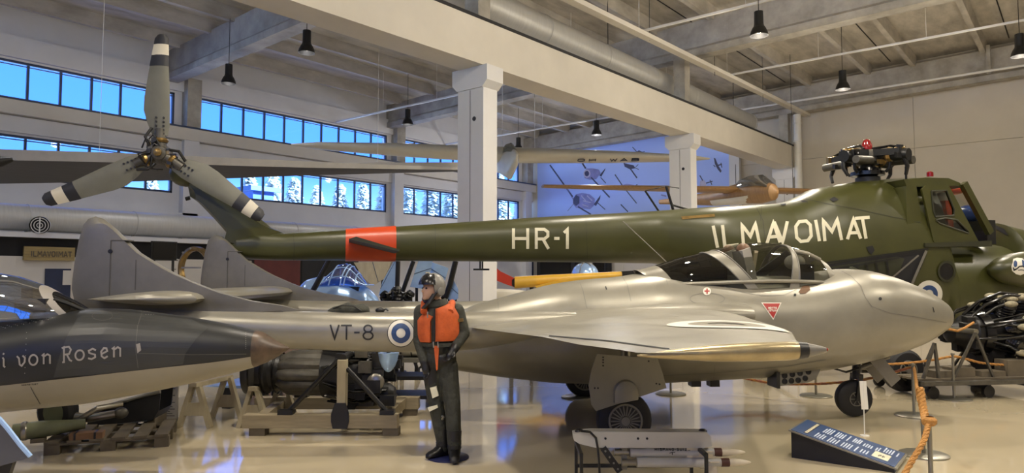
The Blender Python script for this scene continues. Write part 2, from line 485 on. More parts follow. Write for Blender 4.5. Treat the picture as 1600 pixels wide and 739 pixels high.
# ---- roof: sloping slab with ribs and cross beams
ceil = struct('ceiling', 'grey ribbed concrete roof of the hall', MB().add(
    [(U0, V0, zs(V0)), (U1 + .4, V0, zs(V0)), (U1 + .4, V1 + .4, zs(V1)), (U0, V1 + .4, zs(V1)),
     (U0, V0, zs(V0) + .3), (U1 + .4, V0, zs(V0) + .3), (U1 + .4, V1 + .4, zs(V1) + .3), (U0, V1 + .4, zs(V1) + .3)],
    [(0, 1, 2, 3), (7, 6, 5, 4), (0, 4, 5, 1), (1, 5, 6, 2), (2, 6, 7, 3), (3, 7, 4, 0)]), 'concrete_slab', smooth=None)
RV = [24.45, 22.3, 20.8, 18.65, 17.15, 15.0, 13.5, 11.35, 9.28, 6.85, 5.2, 2.8, 1.15, -1.25, -2.9, -5.3, -7, -9.4, -11]
BU = [-9.0, 1.3, 11.6, 21.9, 32.35]
for V in RV:
    for a, b in zip(BU, BU[1:]):
        mb = MB(); z0, z1 = zr(V), zs(V) + .02
        mb.loft([[(u, V - .09, z0), (u, V + .09, z0), (u, V + .13, z1), (u, V - .13, z1)] for u in (a, b)])
        mb.build('rib', 'concrete_slab', ceil, None)
for i, V in enumerate(RV[:-1]):          # felt joint between two roof elements
    if i % 2 == 1 and V > -3:
        m_ = (V + RV[i + 1]) / 2
        MB().box(-9, 32.3, m_ - .018, m_ + .018, zs(m_) - .012, zs(m_) + .005).build('joint_strip', 'dark_gap', ceil, None)
for U in BU:
    mb = MB(); wd = 0.24
    rr = []
    for V in (V0, V1):
        z0, z1 = zb(V), zr(V) + .1
        rr.append([(U - wd, V, z0), (U + wd, V, z0), (U + wd, V, z0 + .22), (U + .15, V, z0 + .32), (U + .15, V, z1), (U - .15, V, z1), (U - .15, V, z0 + .32), (U - wd, V, z0 + .22)])
    mb.loft(rr).build('cross_beam', 'concrete', ceil, None)

# ---- window wall
WU = [-7.65, 2.35, 12.35, 22.35, 32.35]       # column lines in the window wall
wl = MB()
wl.box(U0, U1 + .4, V1, V1 + .35, 0, 4.8).box(U0, U1 + .4, V1, V1 + .35, 6.15, 7.24).box(U0, U1 + .4, V1, V1 + .35, 8.46, 11)
wl.box(U0, WU[0] + .35, V1, V1 + .35, 4.8, 8.46)
for c in WU[1:]:
    wl.box(c - .55, c + .35, V1, V1 + .35, 4.8, 6.15); wl.box(c - .55, c + .35, V1, V1 + .35, 7.24, 8.46)
wall_l = struct('wall_left', 'white outer wall with two bands of windows', wl, 'white_paint', smooth=None)
MB().box(U0, U1, V1 - .34, V1, 6.74, 7.17).build('spandrel_beam', 'cream_paint', wall_l, None)
MB().box(U0, U1, V1 - .37, V1, 7.17, 7.23).build('sill_cap', 'frame_steel', wall_l, None)
MB().box(U0, U1, V1 - .10, V1, 6.22, 6.72).build('spandrel_panel', 'white_paint', wall_l, None)
MB().box(U0, U1, V1 - .14, V1, 8.52, 9.2).build('lintel_band', 'white_paint', wall_l, None)
MB().box(U0, U1, V1 - .30, V1, 3.95, 4.08).build('ledge', 'white_paint', wall_l, None)
for c in WU:
    MB().box(c - .28, c + .24, V1 - .42, V1, 7.23, 9.0).build('upper_post', 'concrete', wall_l, None)
    MB().box(c - .30, c + .26, V1 - .30, V1, 0, 6.74).build('lower_post', 'white_paint', wall_l, None)
wn = 0
for c0, c1 in zip(WU, WU[1:]):
    a, b = c0 + .35, c1 - .55
    for z0, z1, nm in ((4.8, 6.15, 'lower'), (7.24, 8.46, 'upper')):
        wn += 1
        win = struct('window_%d' % wn, '%s band of window panes in the white wall' % nm)
        f = MB(); t = .075
        f.box(a, b, V1 + .02, V1 + .12, z0, z0 + t).box(a, b, V1 + .02, V1 + .12, z1 - t, z1)
        f.box(a, a + t, V1 + .02, V1 + .12, z0, z1).box(b - t, b, V1 + .02, V1 + .12, z0, z1)
        f.build('window_frame', 'frame_steel', win, None)
        n = 10; me_m = me_p = None
        for i in range(n):
            x0 = a + (b - a) * i / n; x1 = a + (b - a) * (i + 1) / n; st = (b - a) / n
            if me_m is None:
                q = MB().box(a - .035, a + .035, V1 + .03, V1 + .11, z0, z1).build('mullion', 'frame_steel', win, None); me_m = q.data; q.location.x = st
                q = MB().box(a + .03, a + st - .03, V1 + .06, V1 + .072, z0 + .05, z1 - .05).build('pane', 'window_glass', win, None); me_p = q.data
                q = MB().box(a + .03, a + st - .03, V1 + .03, V1 + .075, z1 - .15, z1 - .12).build('pane_rail', 'frame_steel', win, None); me_r = q.data
            else:
                for nm_, me in (('mullion', me_m), ('pane', me_p), ('pane_rail', me_r)):
                    if nm_ == 'mullion' and i == n - 1: continue
                    q = bpy.data.objects.new(nm_, me); COL.objects.link(q); q.parent = win
                    q.location.x = st * (i + 1) if nm_ == 'mullion' else st * i

# ---- end wall of large white panels
we = struct('wall_end', 'white panelled end wall of the hall', MB().box(U1 + .06, U1 + .4, V0, V1 + .4, 0, 11), 'joint_grey', smooth=None)
vs = [V0, -8, -2, 5.36, 12.9, 19.2, V1]
zz = [0, 3.55, 7.12, 11]
for v0, v1 in zip(vs, vs[1:]):
    for z0, z1 in zip(zz, zz[1:]):
        MB().box(U1, U1 + .08, v0 + .006, v1 - .006, z0 + .006, z1 - .006).build('wall_panel', 'wall_panel', we, None)
MB().box(U1 - .25, U1, 12.7, 13.2, 0, 8.9).build('pilaster', 'white_paint', we, None)
struct('wall_right', 'side wall of the hall opposite the windows', MB().box(U0, U1 + .4, V0 - .3, V0, 0, 11.5), 'cream_paint', smooth=None)
wbk = struct('wall_back', 'glazed wall at the near end of the hall', MB().box(U0 - .3, U0, V0, V1 + .4, 0, 4.8).box(U0 - .3, U0, V0, V1 + .4, 8.2, 11.5).box(U0 - .3, U0, V0, -12, 4.8, 8.2).box(U0 - .3, U0, 15, V1 + .4, 4.8, 8.2), 'cream_paint', smooth=None)
wb_ = struct('window_20', 'large glazed front at the near end of the hall')
for i in range(10):
    v = -12 + i * 3.0; MB().box(U0 - .2, U0 - .06, v - .05, v + .05, 4.8, 8.2).build('mullion', 'frame_steel', wb_, None)
for z in (4.8, 6.4, 8.1): MB().box(U0 - .2, U0 - .06, -12, 15, z, z + .1).build('transom', 'frame_steel', wb_, None)
for i in range(9):
    for z0, z1 in ((4.9, 6.4), (6.5, 8.1)): MB().box(U0 - .14, U0 - .128, -11.95 + i * 3, -9.05 + i * 3, z0, z1).build('pane', 'window_glass', wb_, None)
tag(MB().box(-140, U0 - .6, -60, 190, -.5, -.1).build('snow_field', 'snow', None, None), 'snowy ground beyond the glazed near end', 'ground', kind='stuff')

# ---- main beam on its row of columns, posts above
zl = lambda U: 6.40 + (U - 11.5) * 0.012
mb = MB()
mb.loft([[(U, 10.0, zl(U)), (U, 10.72, zl(U)), (U, 10.72, zl(U) + .98), (U, 10.0, zl(U) + .98)] for U in (U0, 32.9)])
beam = struct('trim_1', 'long cream beam resting on the row of columns', mb, 'cream_paint', smooth=None)
MB().loft([[(U, 9.985, zl(U) + .98), (U, 10.735, zl(U) + .98), (U, 10.735, zl(U) + 1.05), (U, 9.985, zl(U) + 1.05)] for U in (U0, 32.9)]).build('beam_cap', 'dark_gap', beam, None)
cn = 1
for U, lab in ((-9.2, 'painted column behind the viewer'), (1.1, 'painted column beside the viewer'), (11.53, 'nearest white column in view, left of the jet canopy'), (21.85, 'white column in front of the blue mural'), (32.35, 'white column at the end wall under the long beam')):
    z1 = zl(U); cn += 1
    col = struct('trim_%d' % cn, lab)
    MB().box(U - .23, U + .23, 10.02, 10.78, 0, z1 - .12).build('shaft', 'white_paint', col, None)
    cp_ = MB(); hu = .27
    cp_.loft([[(U - hu, 10.02 - e, z), (U + hu, 10.02 - e, z), (U + hu, 10.78 + e, z), (U - hu, 10.78 + e, z)] for e, z in ((.0, z1 - .48), (.14, z1 - .34), (.14, z1 + .0))])
    cp_.build('capital', 'white_paint', col, None)
    MB().box(U - .235, U - .228, 10.40, 10.41, .1, z1 - .5).build('groove', 'dark_gap', col, None)
    if U > 5: MB().lathe([(0, .05), (.012, .05)], (U - .245, 10.28, z1 - 1.15), (1, 0, 0), 14).build('bolt_hole', 'black_metal', col)
    MB().box(U - .2, U + .2, 10.2, 10.6, z1 + 1.05, zb(10.4) + .05).build('upper_post', 'concrete', col, None)

# ---- ducts, tray and rails under the roof
d = MB().tube([(u, 11.25, 8.45) for u in (-8, 30.0)], .44, 28)
dt = tag(d.build('air_duct', 'duct_zinc'), 'large round air duct above the long cream beam', 'duct')
for i in range(13):
    MB().lathe([(-.02, .45), (0, .462), (.02, .45)], (-6 + i * 3.0, 11.25, 8.45), (1, 0, 0), 28, cap=False).build('seam_band', 'duct_zinc', dt)
for i in range(6):
    MB().tube([(3.5 + i * 5, 11.25, 8.88), (3.5 + i * 5, 11.25, zs(11.25))], .012, 6).build('hanger_rod', 'black_metal', dt)
MB().lathe([(0, .46), (.08, .46), (.09, .30), (.085, .0)], (29.98, 11.25, 8.45), (1, 0, 0), 28).build('end_cap', 'duct_zinc', dt)
wd_ = tag(MB().tube([(u, 24.2, 3.53) for u in (-8, 30.0)], .39, 28).build('air_duct', 'duct_zinc'), 'round silver air duct along the window wall', 'duct')
for i in range(12):
    MB().lathe([(-.02, .40), (0, .412), (.02, .40)], (-5 + i * 3.0, 24.2, 3.53), (1, 0, 0), 28, cap=False).build('seam_band', 'duct_zinc', wd_)
    MB().box(-5.03 + i * 3, -4.97 + i * 3, 24.17, 24.23, 2.98, 3.14).build('bracket', 'white_steel', wd_, None)
nz = at_v(62, 352, 23.3)
q0 = Vector((nz.x + .28, 24.1, nz.z + .06))
noz = MB().tube([q0, nz], .255, 24, cap=False).build('outlet_nozzle', 'white_steel', wd_)
dirn = (nz - q0).normalized()
for r in (.06, .13, .2):
    MB().lathe([(-.02, r), (.0, r), (.0, r + .022), (-.02, r + .022), (-.02, r)], nz, dirn, 24, cap=False).build('grille_ring', 'white_steel', noz)
MB().lathe([(-.12, .245), (-.1, .245)], nz, dirn, 24).build('grille_back', 'dark_gap', noz)
MB().bar(nz - Vector((0, 0, .24)), nz + Vector((0, 0, .24)), .03).build('grille_bar', 'white_steel', noz)
tray = MB().loft([[(u, 9.43, z), (u, 9.67, z), (u, 9.67, z + .13), (u, 9.43, z + .13)] for u, z in ((-8, 8.0), (13.8, 8.5), (32.9, 9.02))])
tr_ = tag(tray.build('cable_tray', 'cream_paint', None, None), 'long cream cable tray running below the roof to the end wall', 'cable tray')
for i in range(8):
    u = -5 + i * 4.6; MB().tube([(u, 9.55, 8.6), (u, 9.55, zs(9.55))], .008, 6).build('hanger_rod', 'black_metal', tr_)
RAIL = [(18.75, 11.8, 25.2, 8.55, 'white lamp rail under the roof of the window bay'), (25.5, 11.8, 25.2, 8.55, 'white lamp rail over the blue mural end'),
        (17.66, -13, 9.9, 8.80, 'nearest white lamp rail under the high roof'), (24.06, -13, 9.9, 8.97, 'white lamp rail before the end wall'),
        (11.36, -13, 9.3, 8.5, 'lamp rail overhead beside the viewer')]
for u, v0, v1, z, lab in RAIL:
    r = tag(MB().box(u - .03, u + .03, v0, v1, z - .03, z + .03).build('lamp_rail', 'white_steel', None, None), lab, 'rail')
    k = v0 + 1.0
    while k < v1:
        MB().tube([(u, k, z), (u, k, zr(k) + .3)], .007, 6).build('hanger_rod', 'white_steel', r); k += 3.1
tag(MB().tube([(31.4, -13, 9.55), (31.4, 12.5, 9.45)], .045, 10).build('ceiling_pipe', 'white_steel'), 'thin white pipe in front of the end beam', 'pipe')
dp = tag(MB().tube([(32.05, 9.75, 0), (32.05, 9.75, 9.0)], .16, 16).build('drain_pipe', 'white_steel'), 'upright white drain pipe in the corner by the end wall', 'pipe')
for z in (7.8, 8.6): MB().lathe([(-.03, .17), (0, .185), (.03, .17)], (32.05, 9.75, z), (0, 0, 1), 16, cap=False).build('pipe_clamp', 'white_steel', dp)
hb = tag(MB().box(31.85, 31.95, 2.55, 2.68, 9.5, 10.6).build('roof_hanger', 'concrete', None, None), 'short steel hanger below the roof at the end beam', 'bracket')

# ---- pendant lamps
def lamp_mesh(m, lab, grp='black bell pendant lamps', lit=True):
    cool = m.y > 10.5; LC = (0.97, 0.96, 1.0) if cool else LAMP_COL; LW = LAMP_W * (0.22 if cool and m.x < 24 else 0.9 if cool else 1.0)
    t = thing('pendant_lamp', lab, 'lamp', m, grp)
    MB().lathe([(.62, .012), (.62, .11), (.30, .115), (.24, .13), (.20, .16)], (0, 0, 0), (0, 0, 1), 20).build('housing', 'black_metal', t)
    MB().lathe([(.20, .16), (.10, .205), (.0, .225), (.01, .21), (.11, .19), (.19, .14)], (0, 0, 0), (0, 0, 1), 24, cap=False).build('reflector', 'black_metal', t)
    MB().lathe([(.10, .0), (.10, .10), (.12, .12)], (0, 0, 0), (0, 0, 1), 16).build('bulb', 'lamp_bulb', t)
    pv = m if isinstance(m, Vector) else m.to_translation()
    MB().tube([(0, 0, .62), (0, 0, zs(pv.y) - pv.z)], .01, 6).build('cord', 'black_metal', t)
    ld = bpy.data.lights.new('lamp_light', 'SPOT'); ld.energy = LW * 10; ld.color = LC; ld.spot_size = math.radians(150); ld.spot_blend = 0.8
    ld.shadow_soft_size = 0.2
    lo = bpy.data.objects.new('lamp_light', ld); COL.objects.link(lo); lo.parent = t; lo.location = (0, 0, -0.02)
    pd = bpy.data.lights.new('lamp_roof_fill', 'POINT'); pd.energy = LW * 2.6; pd.color = LC; pd.shadow_soft_size = 0.18  # added point light below the bell shade to brighten the roof
    po_ = bpy.data.objects.new('lamp_roof_fill', pd); COL.objects.link(po_); po_.parent = t; po_.location = (0, 0, -0.25)
    return t
LAMPS = [((479, 75), 'lit pendant lamp under the cross beam of the window bay'), ((357, 123), 'pendant lamp right of the upright rotor blade'),
         ((637, 187), 'pendant lamp left of the nearest white column'), ((810, 227), 'smallest pendant lamp, right of the nearest white column'),
         ((932, 203), 'pendant lamp above the blue mural'), ((1186, 48), 'lit pendant lamp at the top above the helicopter'),
         ((1317, 132), 'pendant lamp above the main rotor head'), ((1594, 80), 'pendant lamp at the right edge of the picture')]
proto = None
for (px, py), lab in LAMPS:
    p = at_z(px, py + 8, 7.85)
    proto = lamp_mesh(p, lab)
for u in (-2.5, 4.5, 11.2):
    for v in (20.6, 16.0, 6.0, 1.2, -4.0):
        if u == 11.2 and v > 10: continue
        lamp_mesh(Vector((u, v, 7.85)), 'pendant lamp of the grid above and behind the viewer', 'pendant lamps above the viewer')
for v in (1.2, -4.0):
    lamp_mesh(Vector((17.6, v, 7.85)), 'pendant lamp of the grid above and behind the viewer', 'pendant lamps above the viewer')

# ---- low partitions and displays along the walls
def pbox(name, lab, cat, px0, px1, V, z0, z1, m, th=.3):
    a = at_v(px0, 420, V).x; b = at_v(px1, 420, V).x
    return MB().box(a, b, V, V + th, z0, z1)
a0, b0 = at_v(-60, 420, 23.6).x, at_v(545, 420, 23.6).x
pt = struct('wall_partition', 'low white partition below the silver duct')
MB().box(a0, b0, 23.6, 23.8, 0, 2.38).build('partition_panel', 'cream_paint', pt, None)
MB().box(a0, b0, 23.7, 23.9, 2.38, 2.92).build('partition_void', 'dark_gap', pt, None)
struct('trim_7', 'white fascia ledge below the silver duct', MB().box(a0, at_v(640, 420, 23.4).x, 23.35, 24.3, 2.92, 3.06), 'white_paint', smooth=None)
x0, x1 = at_v(70, 440, 23.58).x, at_v(110, 440, 23.58).x
dr = struct('door_1', 'dark blue doorway in the white partition')
MB().box(x0, x1, 23.55, 23.62, 0, 2.03).build('door_leaf', 'dark_blue', dr, None)
MB().box(x0 + .45, x1, 23.53, 23.56, 1.55, 1.98).build('door_window', 'cream_paint', dr, None)
x0, x1 = at_v(37.5, 396, 23.5).x, at_v(117, 396, 23.5).x
sg = thing('wooden_sign', 'wooden sign board with raised letters on the partition', 'sign', Vector((0, 0, 0)))
for i in range(5):
    MB().box(x0, x1, 23.50, 23.60, 2.27 + i * .08, 2.27 + i * .08 + .076).build('sign_plank', 'wood_sign', sg, None)
sgb = bvh(*[c for c in bpy.data.objects if c.parent == sg])
decal('sign_lettering', 'wood_grey', sg, sgb, word('ILMAVOIMAT', (48, 400.5), (112, 402), 8.5, 1.7, gap=.22), .012)
for px0, px1, z0, z1, m, nm, lab, cat in ((236, 276, 2.3, 2.9, 'black_gloss', 'display_screen', 'dark display screen between the two jet fins', 'screen'),
                                   (395, 470, .6, 2.75, 'maroon', 'display_board', 'dark red display board below the helicopter tail', 'board'),
                                   (470, 560, .3, 2.6, 'dark_gap', 'display_board', 'black display board behind the glazed cockpit', 'board')):
    a, b = at_v(px0, 420, 22.4).x, at_v(px1, 420, 22.4).x
    o = thing(nm, lab, cat, Vector((a, 22.4, 0)))
    MB().box(.04, b - a - .04, -.02, .04, z0 + .04, z1 - .04).build('board_face', m, o, None)
    MB().box(0, b - a, 0, .08, z0, z1).build('board_frame', 'black_metal', o, None)
    for x in (.1, b - a - .1): MB().box(x - .03, x + .03, .02, .08, 0, z0).build('leg', 'black_metal', o, None)
# dark blue cabinets along the end wall
for px0, px1, z1, lab, m in ((776, 822, 2.95, 'dark blue display cabinet right of the nearest column', 'dark_blue'), (838, 897, 3.0, 'black display cabinet above the yellow fuselage', 'dark_gap'),
                          (925, 945, 2.9, 'narrow black display cabinet beside the blue glass dome', 'dark_gap')):
    a, b = at_u(px0, 420, 32.2).y, at_u(px1, 420, 32.2).y
    o = thing('display_cabinet', lab, 'cabinet', Vector((32.2, b, 0)))
    L = a - b
    MB().box(.05, .7, 0, L, 0, z1).build('cabinet_body', m, o, None)
    MB().box(0, .05, 0, L, 0, .12).build('plinth', 'white_paint', o, None)
    MB().box(0, .05, 0, L, z1 - .1, z1).build('top_rail', 'black_metal', o, None)
    MB().box(.03, .05, L * .1, L * .9, .2, z1 - .2).build('glass_front', 'canopy_dark', o, None)
    MB().box(.0, .05, L * .4, L * .75, 1.45, 1.75).build('label_card', 'paper', o, None)

# ---- mural of flying aeroplanes on the end wall
v_l, v_r = 24.95, 13.25
mu = thing('wall_mural', 'blue wall mural of propeller aeroplanes in flight', 'mural', Vector((U1 - .03, 0, 0)))
MB().box(0, .03, v_r, v_l, 2.6, 9.2).build('mural_print', 'mural_sky', mu, None)
mb_t = bvh([c for c in bpy.data.objects if c.parent == mu][0])
def mural_plane(parts):
    for pts, m, t in parts:
        decal('printed_plane', m, mu, mb_t, ribbon(pts, t, 6), .004 + .002 * (m != 'mural_plane'))
C4 = lambda x, y: (830 + x / 4.927, 200 + y / 4.927)
def poly_d(pts, m, off=.005):
    decal('printed_plane', m, mu, mb_t, fill([C4(*p) for p in pts], 1), off)
def line_d(pts, m, t, off=.006):
    decal('printed_plane', m, mu, mb_t, ribbon([C4(*p) for p in pts], t, 6), off)
# large fighter, lower left
poly_d([(320, 545), (345, 510), (390, 500), (450, 510), (490, 545), (490, 590), (455, 625), (400, 620), (345, 615), (322, 585)], 'mural_plane')
poly_d([(325, 545), (345, 515), (372, 530), (372, 580), (345, 600), (325, 580)], 'mural_dark', .007)
poly_d([(480, 590), (535, 515), (530, 545), (500, 600)], 'mural_dark')
line_d([(145, 285), (320, 530)], 'mural_dark', 2.2); line_d([(270, 455), (330, 560)], 'mural_plane', 1.5); line_d([(360, 605), (460, 665)], 'mural_dark', 2.2)
line_d([(505, 570), (570, 628)], 'mural_dark', 1.3); line_d([(280, 640), (330, 580)], 'mural_plane', 1)
for q in ((385, 520, 420, 560), (400, 560, 460, 575), (395, 590, 440, 605), (430, 520, 470, 560)): line_d([q[:2], q[2:]], 'mural_pale', 1.2, .008)
# second fighter, upper middle
poly_d([(405, 345), (425, 312), (470, 310), (520, 320), (535, 350), (500, 395), (450, 398), (412, 385)], 'mural_plane')
decal('printed_plane', 'mural_pale', mu, mb_t, ring(*C4(430, 352), 4.2, 6.4, 20, .85, 1), .008)
decal('printed_plane', 'mural_dark', mu, mb_t, ring(*C4(428, 350), 0, 4.2, 20, .85, 1), .008)
poly_d([(525, 365), (572, 308), (568, 325), (540, 375)], 'mural_dark'); line_d([(395, 272), (420, 312)], 'mural_dark', 2.4); line_d([(335, 190), (345, 202)], 'mural_dark', 1.2)
line_d([(462, 380), (605, 535)], 'mural_dark', 2.2); line_d([(535, 380), (575, 425)], 'mural_dark', 1.3)
# third, upper right; fourth; fifth far; others
poly_d([(715, 270), (735, 275), (790, 288), (800, 310), (760, 318), (725, 300)], 'mural_dark'); line_d([(715, 268), (725, 300)], 'mural_dark', 1.6); line_d([(765, 315), (815, 385)], 'mural_dark', 2); line_d([(790, 300), (828, 320)], 'mural_dark', 1); line_d([(805, 300), (825, 280)], 'mural_dark', 1)
poly_d([(805, 185), (830, 172), (860, 185), (835, 205)], 'mural_dark'); line_d([(780, 147), (815, 185)], 'mural_dark', 1.2); line_d([(840, 190), (850, 210)], 'mural_dark', 1); line_d([(855, 185), (875, 180)], 'mural_dark', 1)
line_d([(645, 358), (700, 440), (812, 580)], 'mural_dark', 1.5); poly_d([(690, 440), (740, 430), (800, 440), (760, 458), (700, 455)], 'mural_plane'); line_d([(795, 448), (818, 435)], 'mural_dark', 1.2)
line_d([(690, 588), (745, 645)], 'mural_dark', 1.6); line_d([(1000, 515), (1040, 525)], 'mural_plane', 2)
C5 = lambda x, y: (1020 + x / 4.927, 200 + y / 4.927)
C4 = C5
poly_d([(470, 228), (482, 235), (505, 290), (530, 330), (522, 345), (498, 315), (478, 275)], 'mural_dark'); line_d([(490, 290), (532, 280)], 'mural_dark', 2); line_d([(525, 268), (532, 305)], 'mural_dark', 1.3); line_d([(468, 285), (482, 300)], 'mural_dark', 1.4)
poly_d([(365, 405), (395, 400), (412, 430), (405, 470), (375, 470), (362, 440)], 'mural_pale'); line_d([(362, 365), (385, 405)], 'mural_dark', 1.6); line_d([(410, 425), (460, 410)], 'mural_dark', 1.6); line_d([(440, 400), (455, 438)], 'mural_dark', 1.2)

ORD = 'first second third fourth fifth sixth seventh eighth ninth tenth eleventh twelfth thirteenth fourteenth fifteenth sixteenth seventeenth eighteenth nineteenth twentieth'.split()
# ---- outdoors: snowy ground, frosted trees, a small roof house seen through the glass
gr = tag(MB().box(U0 - .5, 140, V1 + .6, 190, -.5, -.1).build('snow_field', 'snow', None, None), 'snowy ground outside the windows', 'ground', kind='stuff')
def tree(p, h, lab):
    lab = '%s frosted tree from the left behind the lower windows' % ORD[len([o for o in bpy.data.objects if o.name.startswith('frosted_tree')])]
    t = thing('frosted_tree', lab, 'tree', p, 'frosted trees outside the windows')
    MB().tube([(0, 0, 0), (0, 0, h * .95)], [h * .018, .03], 8).build('trunk', 'bark', t)
    mb = MB(); rnd = random.Random(int(p.x * 31 + p.y * 7)); n = 2200
    for i in range(n):
        k = rnd.random() ** .75; z = h * (.08 + .92 * k); R_ = h * .18 * (1 - k) ** .8 + .12
        a = rnd.random() * 2 * PI; r = R_ * rnd.random() ** .5; c = Vector((r * math.cos(a), r * math.sin(a), max(z - r * .35, .12)))
        s = h * .016 * (.6 + rnd.random()); u = Vector((math.cos(a), math.sin(a), -.4)) * s * 1.7; vv = Vector((-math.sin(a), math.cos(a), rnd.uniform(-.7, .7))) * s
        mb.add([c - u, c + vv, c + u, c - vv], [(0, 1, 2, 3)])
    mb.build('foliage', 'frost_tree', t, None, fix=False)
k = 0
rt = random.Random(4)
for px in (232, 282, 338, 388, 424, 458, 494, 530, 566, 602, 638, 674, 706, 742, 780, 816):
    k += 1; D = 60 + 30 * (k % 2); tree(W((px - 800) / FP * D, D, -.095), 1.8 + (432 - rt.uniform(266, 292)) / FP * D, '')
hp = W((400 - 800) / FP * 46, 46, 0)
ho = thing('roof_hut', 'blue roof structure seen outside through the lower windows', 'hut', hp)
MB().box(-.75, .75, -.75, .75, -.1, 7.3).build('hut_wall', 'sight_blue', ho, None)
MB().box(-1.1, 1.1, -1.1, 1.1, 7.3, 7.6).build('hut_roof', 'panel_blue', ho, None)
# ================================================================== silver twin-boom jet
VF = Fr(1.135, 9.08, 1.8)
jet = thing('twin_boom_jet', 'silver twin-boom jet aircraft with blue and white roundel on the boom', 'aircraft', VF)
BY = 1.62                                    # boom distance from the centre line
# --- fuselage pod
top_px = [(700, 500), (735, 478), (760, 471), (804, 459), (857, 444.5), (906, 437), (972, 432), (1003, 425), (1040, 424), (1100, 428), (1150, 431), (1240, 431), (1285, 423), (1310, 419.5),
          (1345, 421), (1377, 429), (1410, 440.6), (1442, 455), (1468, 473), (1478, 484), (1482, 494)]
bot_px = [(700, 570), (712, 578), (780, 588), (860, 597), (950, 599), (1032, 597), (1120, 592), (1200, 588), (1280, 577), (1345, 564), (1387, 552.7), (1426, 539.7), (1455, 523.5), (1475, 509), (1482, 494)]
tops = VF.LL(top_px); bots = VF.LL(bot_px)
xt = tops[-1][0]
wid = [(tops[0][0], .30), (-1.2, .46), (-.4, .62), (.6, .74), (1.6, .80), (2.6, .80), (3.3, .74), (3.8, .62), (4.2, .46), (4.45, .30), (xt - .06, .12), (xt, .01)]
st = resample(tops, bots, wid, 60)
pod = body(st, 40, 0.86).build('fuselage', 'silver_paint', jet)
podb = bvh(pod)
MB().lathe([(0, .25), (-.25, .24), (-.25, .20), (-.05, .19), (-.02, .0)], (tops[0][0] + .04, 0, (tops[0][1] + bots[0][1]) / 2), (1, 0, 0), 24).build('jet_pipe', 'black_metal', jet)

# --- canopy
zs_ = VF.L(1150, 432)[1]
can_px = [(1000, 421.5), (1030, 413), (1059, 403), (1113, 391), (1149, 382), (1178, 378.5), (1208, 380), (1243, 387.4), (1268, 400), (1298, 418), (1310, 423)]
can = VF.LL(can_px)
cx = [p[0] for p in can]; cz = [p[1] for p in can]
def dome(x, th):
    zt = float(np.interp(x, cx, cz)); w_ = float(np.interp(x, [cx[0], cx[2], cx[4], cx[7], cx[-1]], [.36, .52, .60, .54, .30]))
    z0 = zs_ - .15
    return Vector((x, -w_ * math.cos(th), z0 + max(.01, zt - z0) * math.sin(th) ** .8))
def dome_s(a, b, th):                        # slanted section: x = a + b * (height above the sill)
    x = a
    for _ in range(8): x = a + b * (dome(x, th).z - zs_)
    return dome(x, th)
def cut(px0, py0, px1, py1):
    (x0, z0), (x1, z1) = VF.L(px0, py0, -.5), VF.L(px1, py1, -.5)
    b = (x1 - x0) / (z1 - z0); return x0 - b * (z0 - zs_), b
S = [cut(1012, 428, 1003, 420), cut(1046, 428, 1040, 418), cut(1148, 432, 1118, 396), cut(1168, 434, 1136, 392), cut(1234, 434, 1244, 392), cut(1247, 434, 1250, 392), cut(1300, 428, 1298, 420), cut(1312, 426, 1311, 422)]
names = [('canopy_fairing', 'silver_paint'), ('rear_glass', 'canopy_dark'), ('canopy_arch', 'silver_paint'), ('canopy_glass', 'canopy_glass'), ('windscreen_arch', 'silver_paint'), ('windscreen_glass', 'canopy_glass'), ('windscreen_foot', 'silver_paint')]
for i, (nm, m) in enumerate(names):
    (a0, b0), (a1, b1) = S[i], S[i + 1]
    rings = []
    for k in range(9):
        t = k / 8
        rings.append([dome_s(a0 + (a1 - a0) * t, b0 + (b1 - b0) * t, PI * j / 24) for j in range(25)])
    MB().loft(rings, False, False, False).build(nm, m, jet, fix=False)
def strip(f, n=24, w_=.02, t=.012):
    pass
# windscreen bars and sill rails (tubes lying on the dome)
MB().tube([dome_s(S[5][0] + (S[6][0] - S[5][0]) * t, S[5][1] + (S[6][1] - S[5][1]) * t, PI * .30) for t in [i / 8 for i in range(9)]], .028, 8).build('windscreen_bar', 'silver_paint', jet)
MB().tube([dome_s(S[5][0] + (S[6][0] - S[5][0]) * t, S[5][1] + (S[6][1] - S[5][1]) * t, PI * .70) for t in [i / 8 for i in range(9)]], .028, 8).build('windscreen_bar', 'silver_paint', jet)
for s_ in (-1, 1):
    pts = [dome(S[1][0] + (S[6][0] - S[1][0]) * i / 20, .10 if s_ < 0 else PI - .10) for i in range(21)]
    MB().tube(pts, .024, 8).build('canopy_sill', 'silver_paint', jet)
for a, nm in ((S[2], 'canopy_seal'), (S[3], 'canopy_seal'), (S[4], 'canopy_seal'), (S[5], 'canopy_seal')):
    MB().tube([dome_s(a[0], a[1], .08 + (PI - .16) * j / 24) for j in range(25)], .010, 6).build(nm, 'silver_dark', jet)
# --- cockpit inside
zf = zs_ - .1
MB().box(VF.L(1060, 430)[0], VF.L(1285, 430)[0], -.5, .5, zf - .03, zf + .03).build('cockpit_floor', 'black_metal', jet, None)
for y in (-.27, .27):
    sx_ = VF.L(1162, 430)[0]
    s = MB(); s.obox((sx_ - .08, y, zs_ + .1), (.05, 0, .02), (0, .19, 0), (-.05, 0, .24)); seat = s.build('ejection_seat', 'seat_grey', jet, None)
    MB().ell((sx_ - .1, y, zs_ + .33), .08, .14, .09).build('head_pad', 'tan_leather', seat)
    MB().bar((sx_ - .02, y - .12, zs_ + .1), (sx_ + .02, y - .12, zs_ + .32), .04).build('seat_strap', 'wood_pale', seat, None)
    MB().bar((sx_ - .02, y + .12, zs_ + .1), (sx_ + .02, y + .12, zs_ + .32), .04).build('seat_strap', 'wood_pale', seat, None)
ix = VF.L(1235, 430)[0]
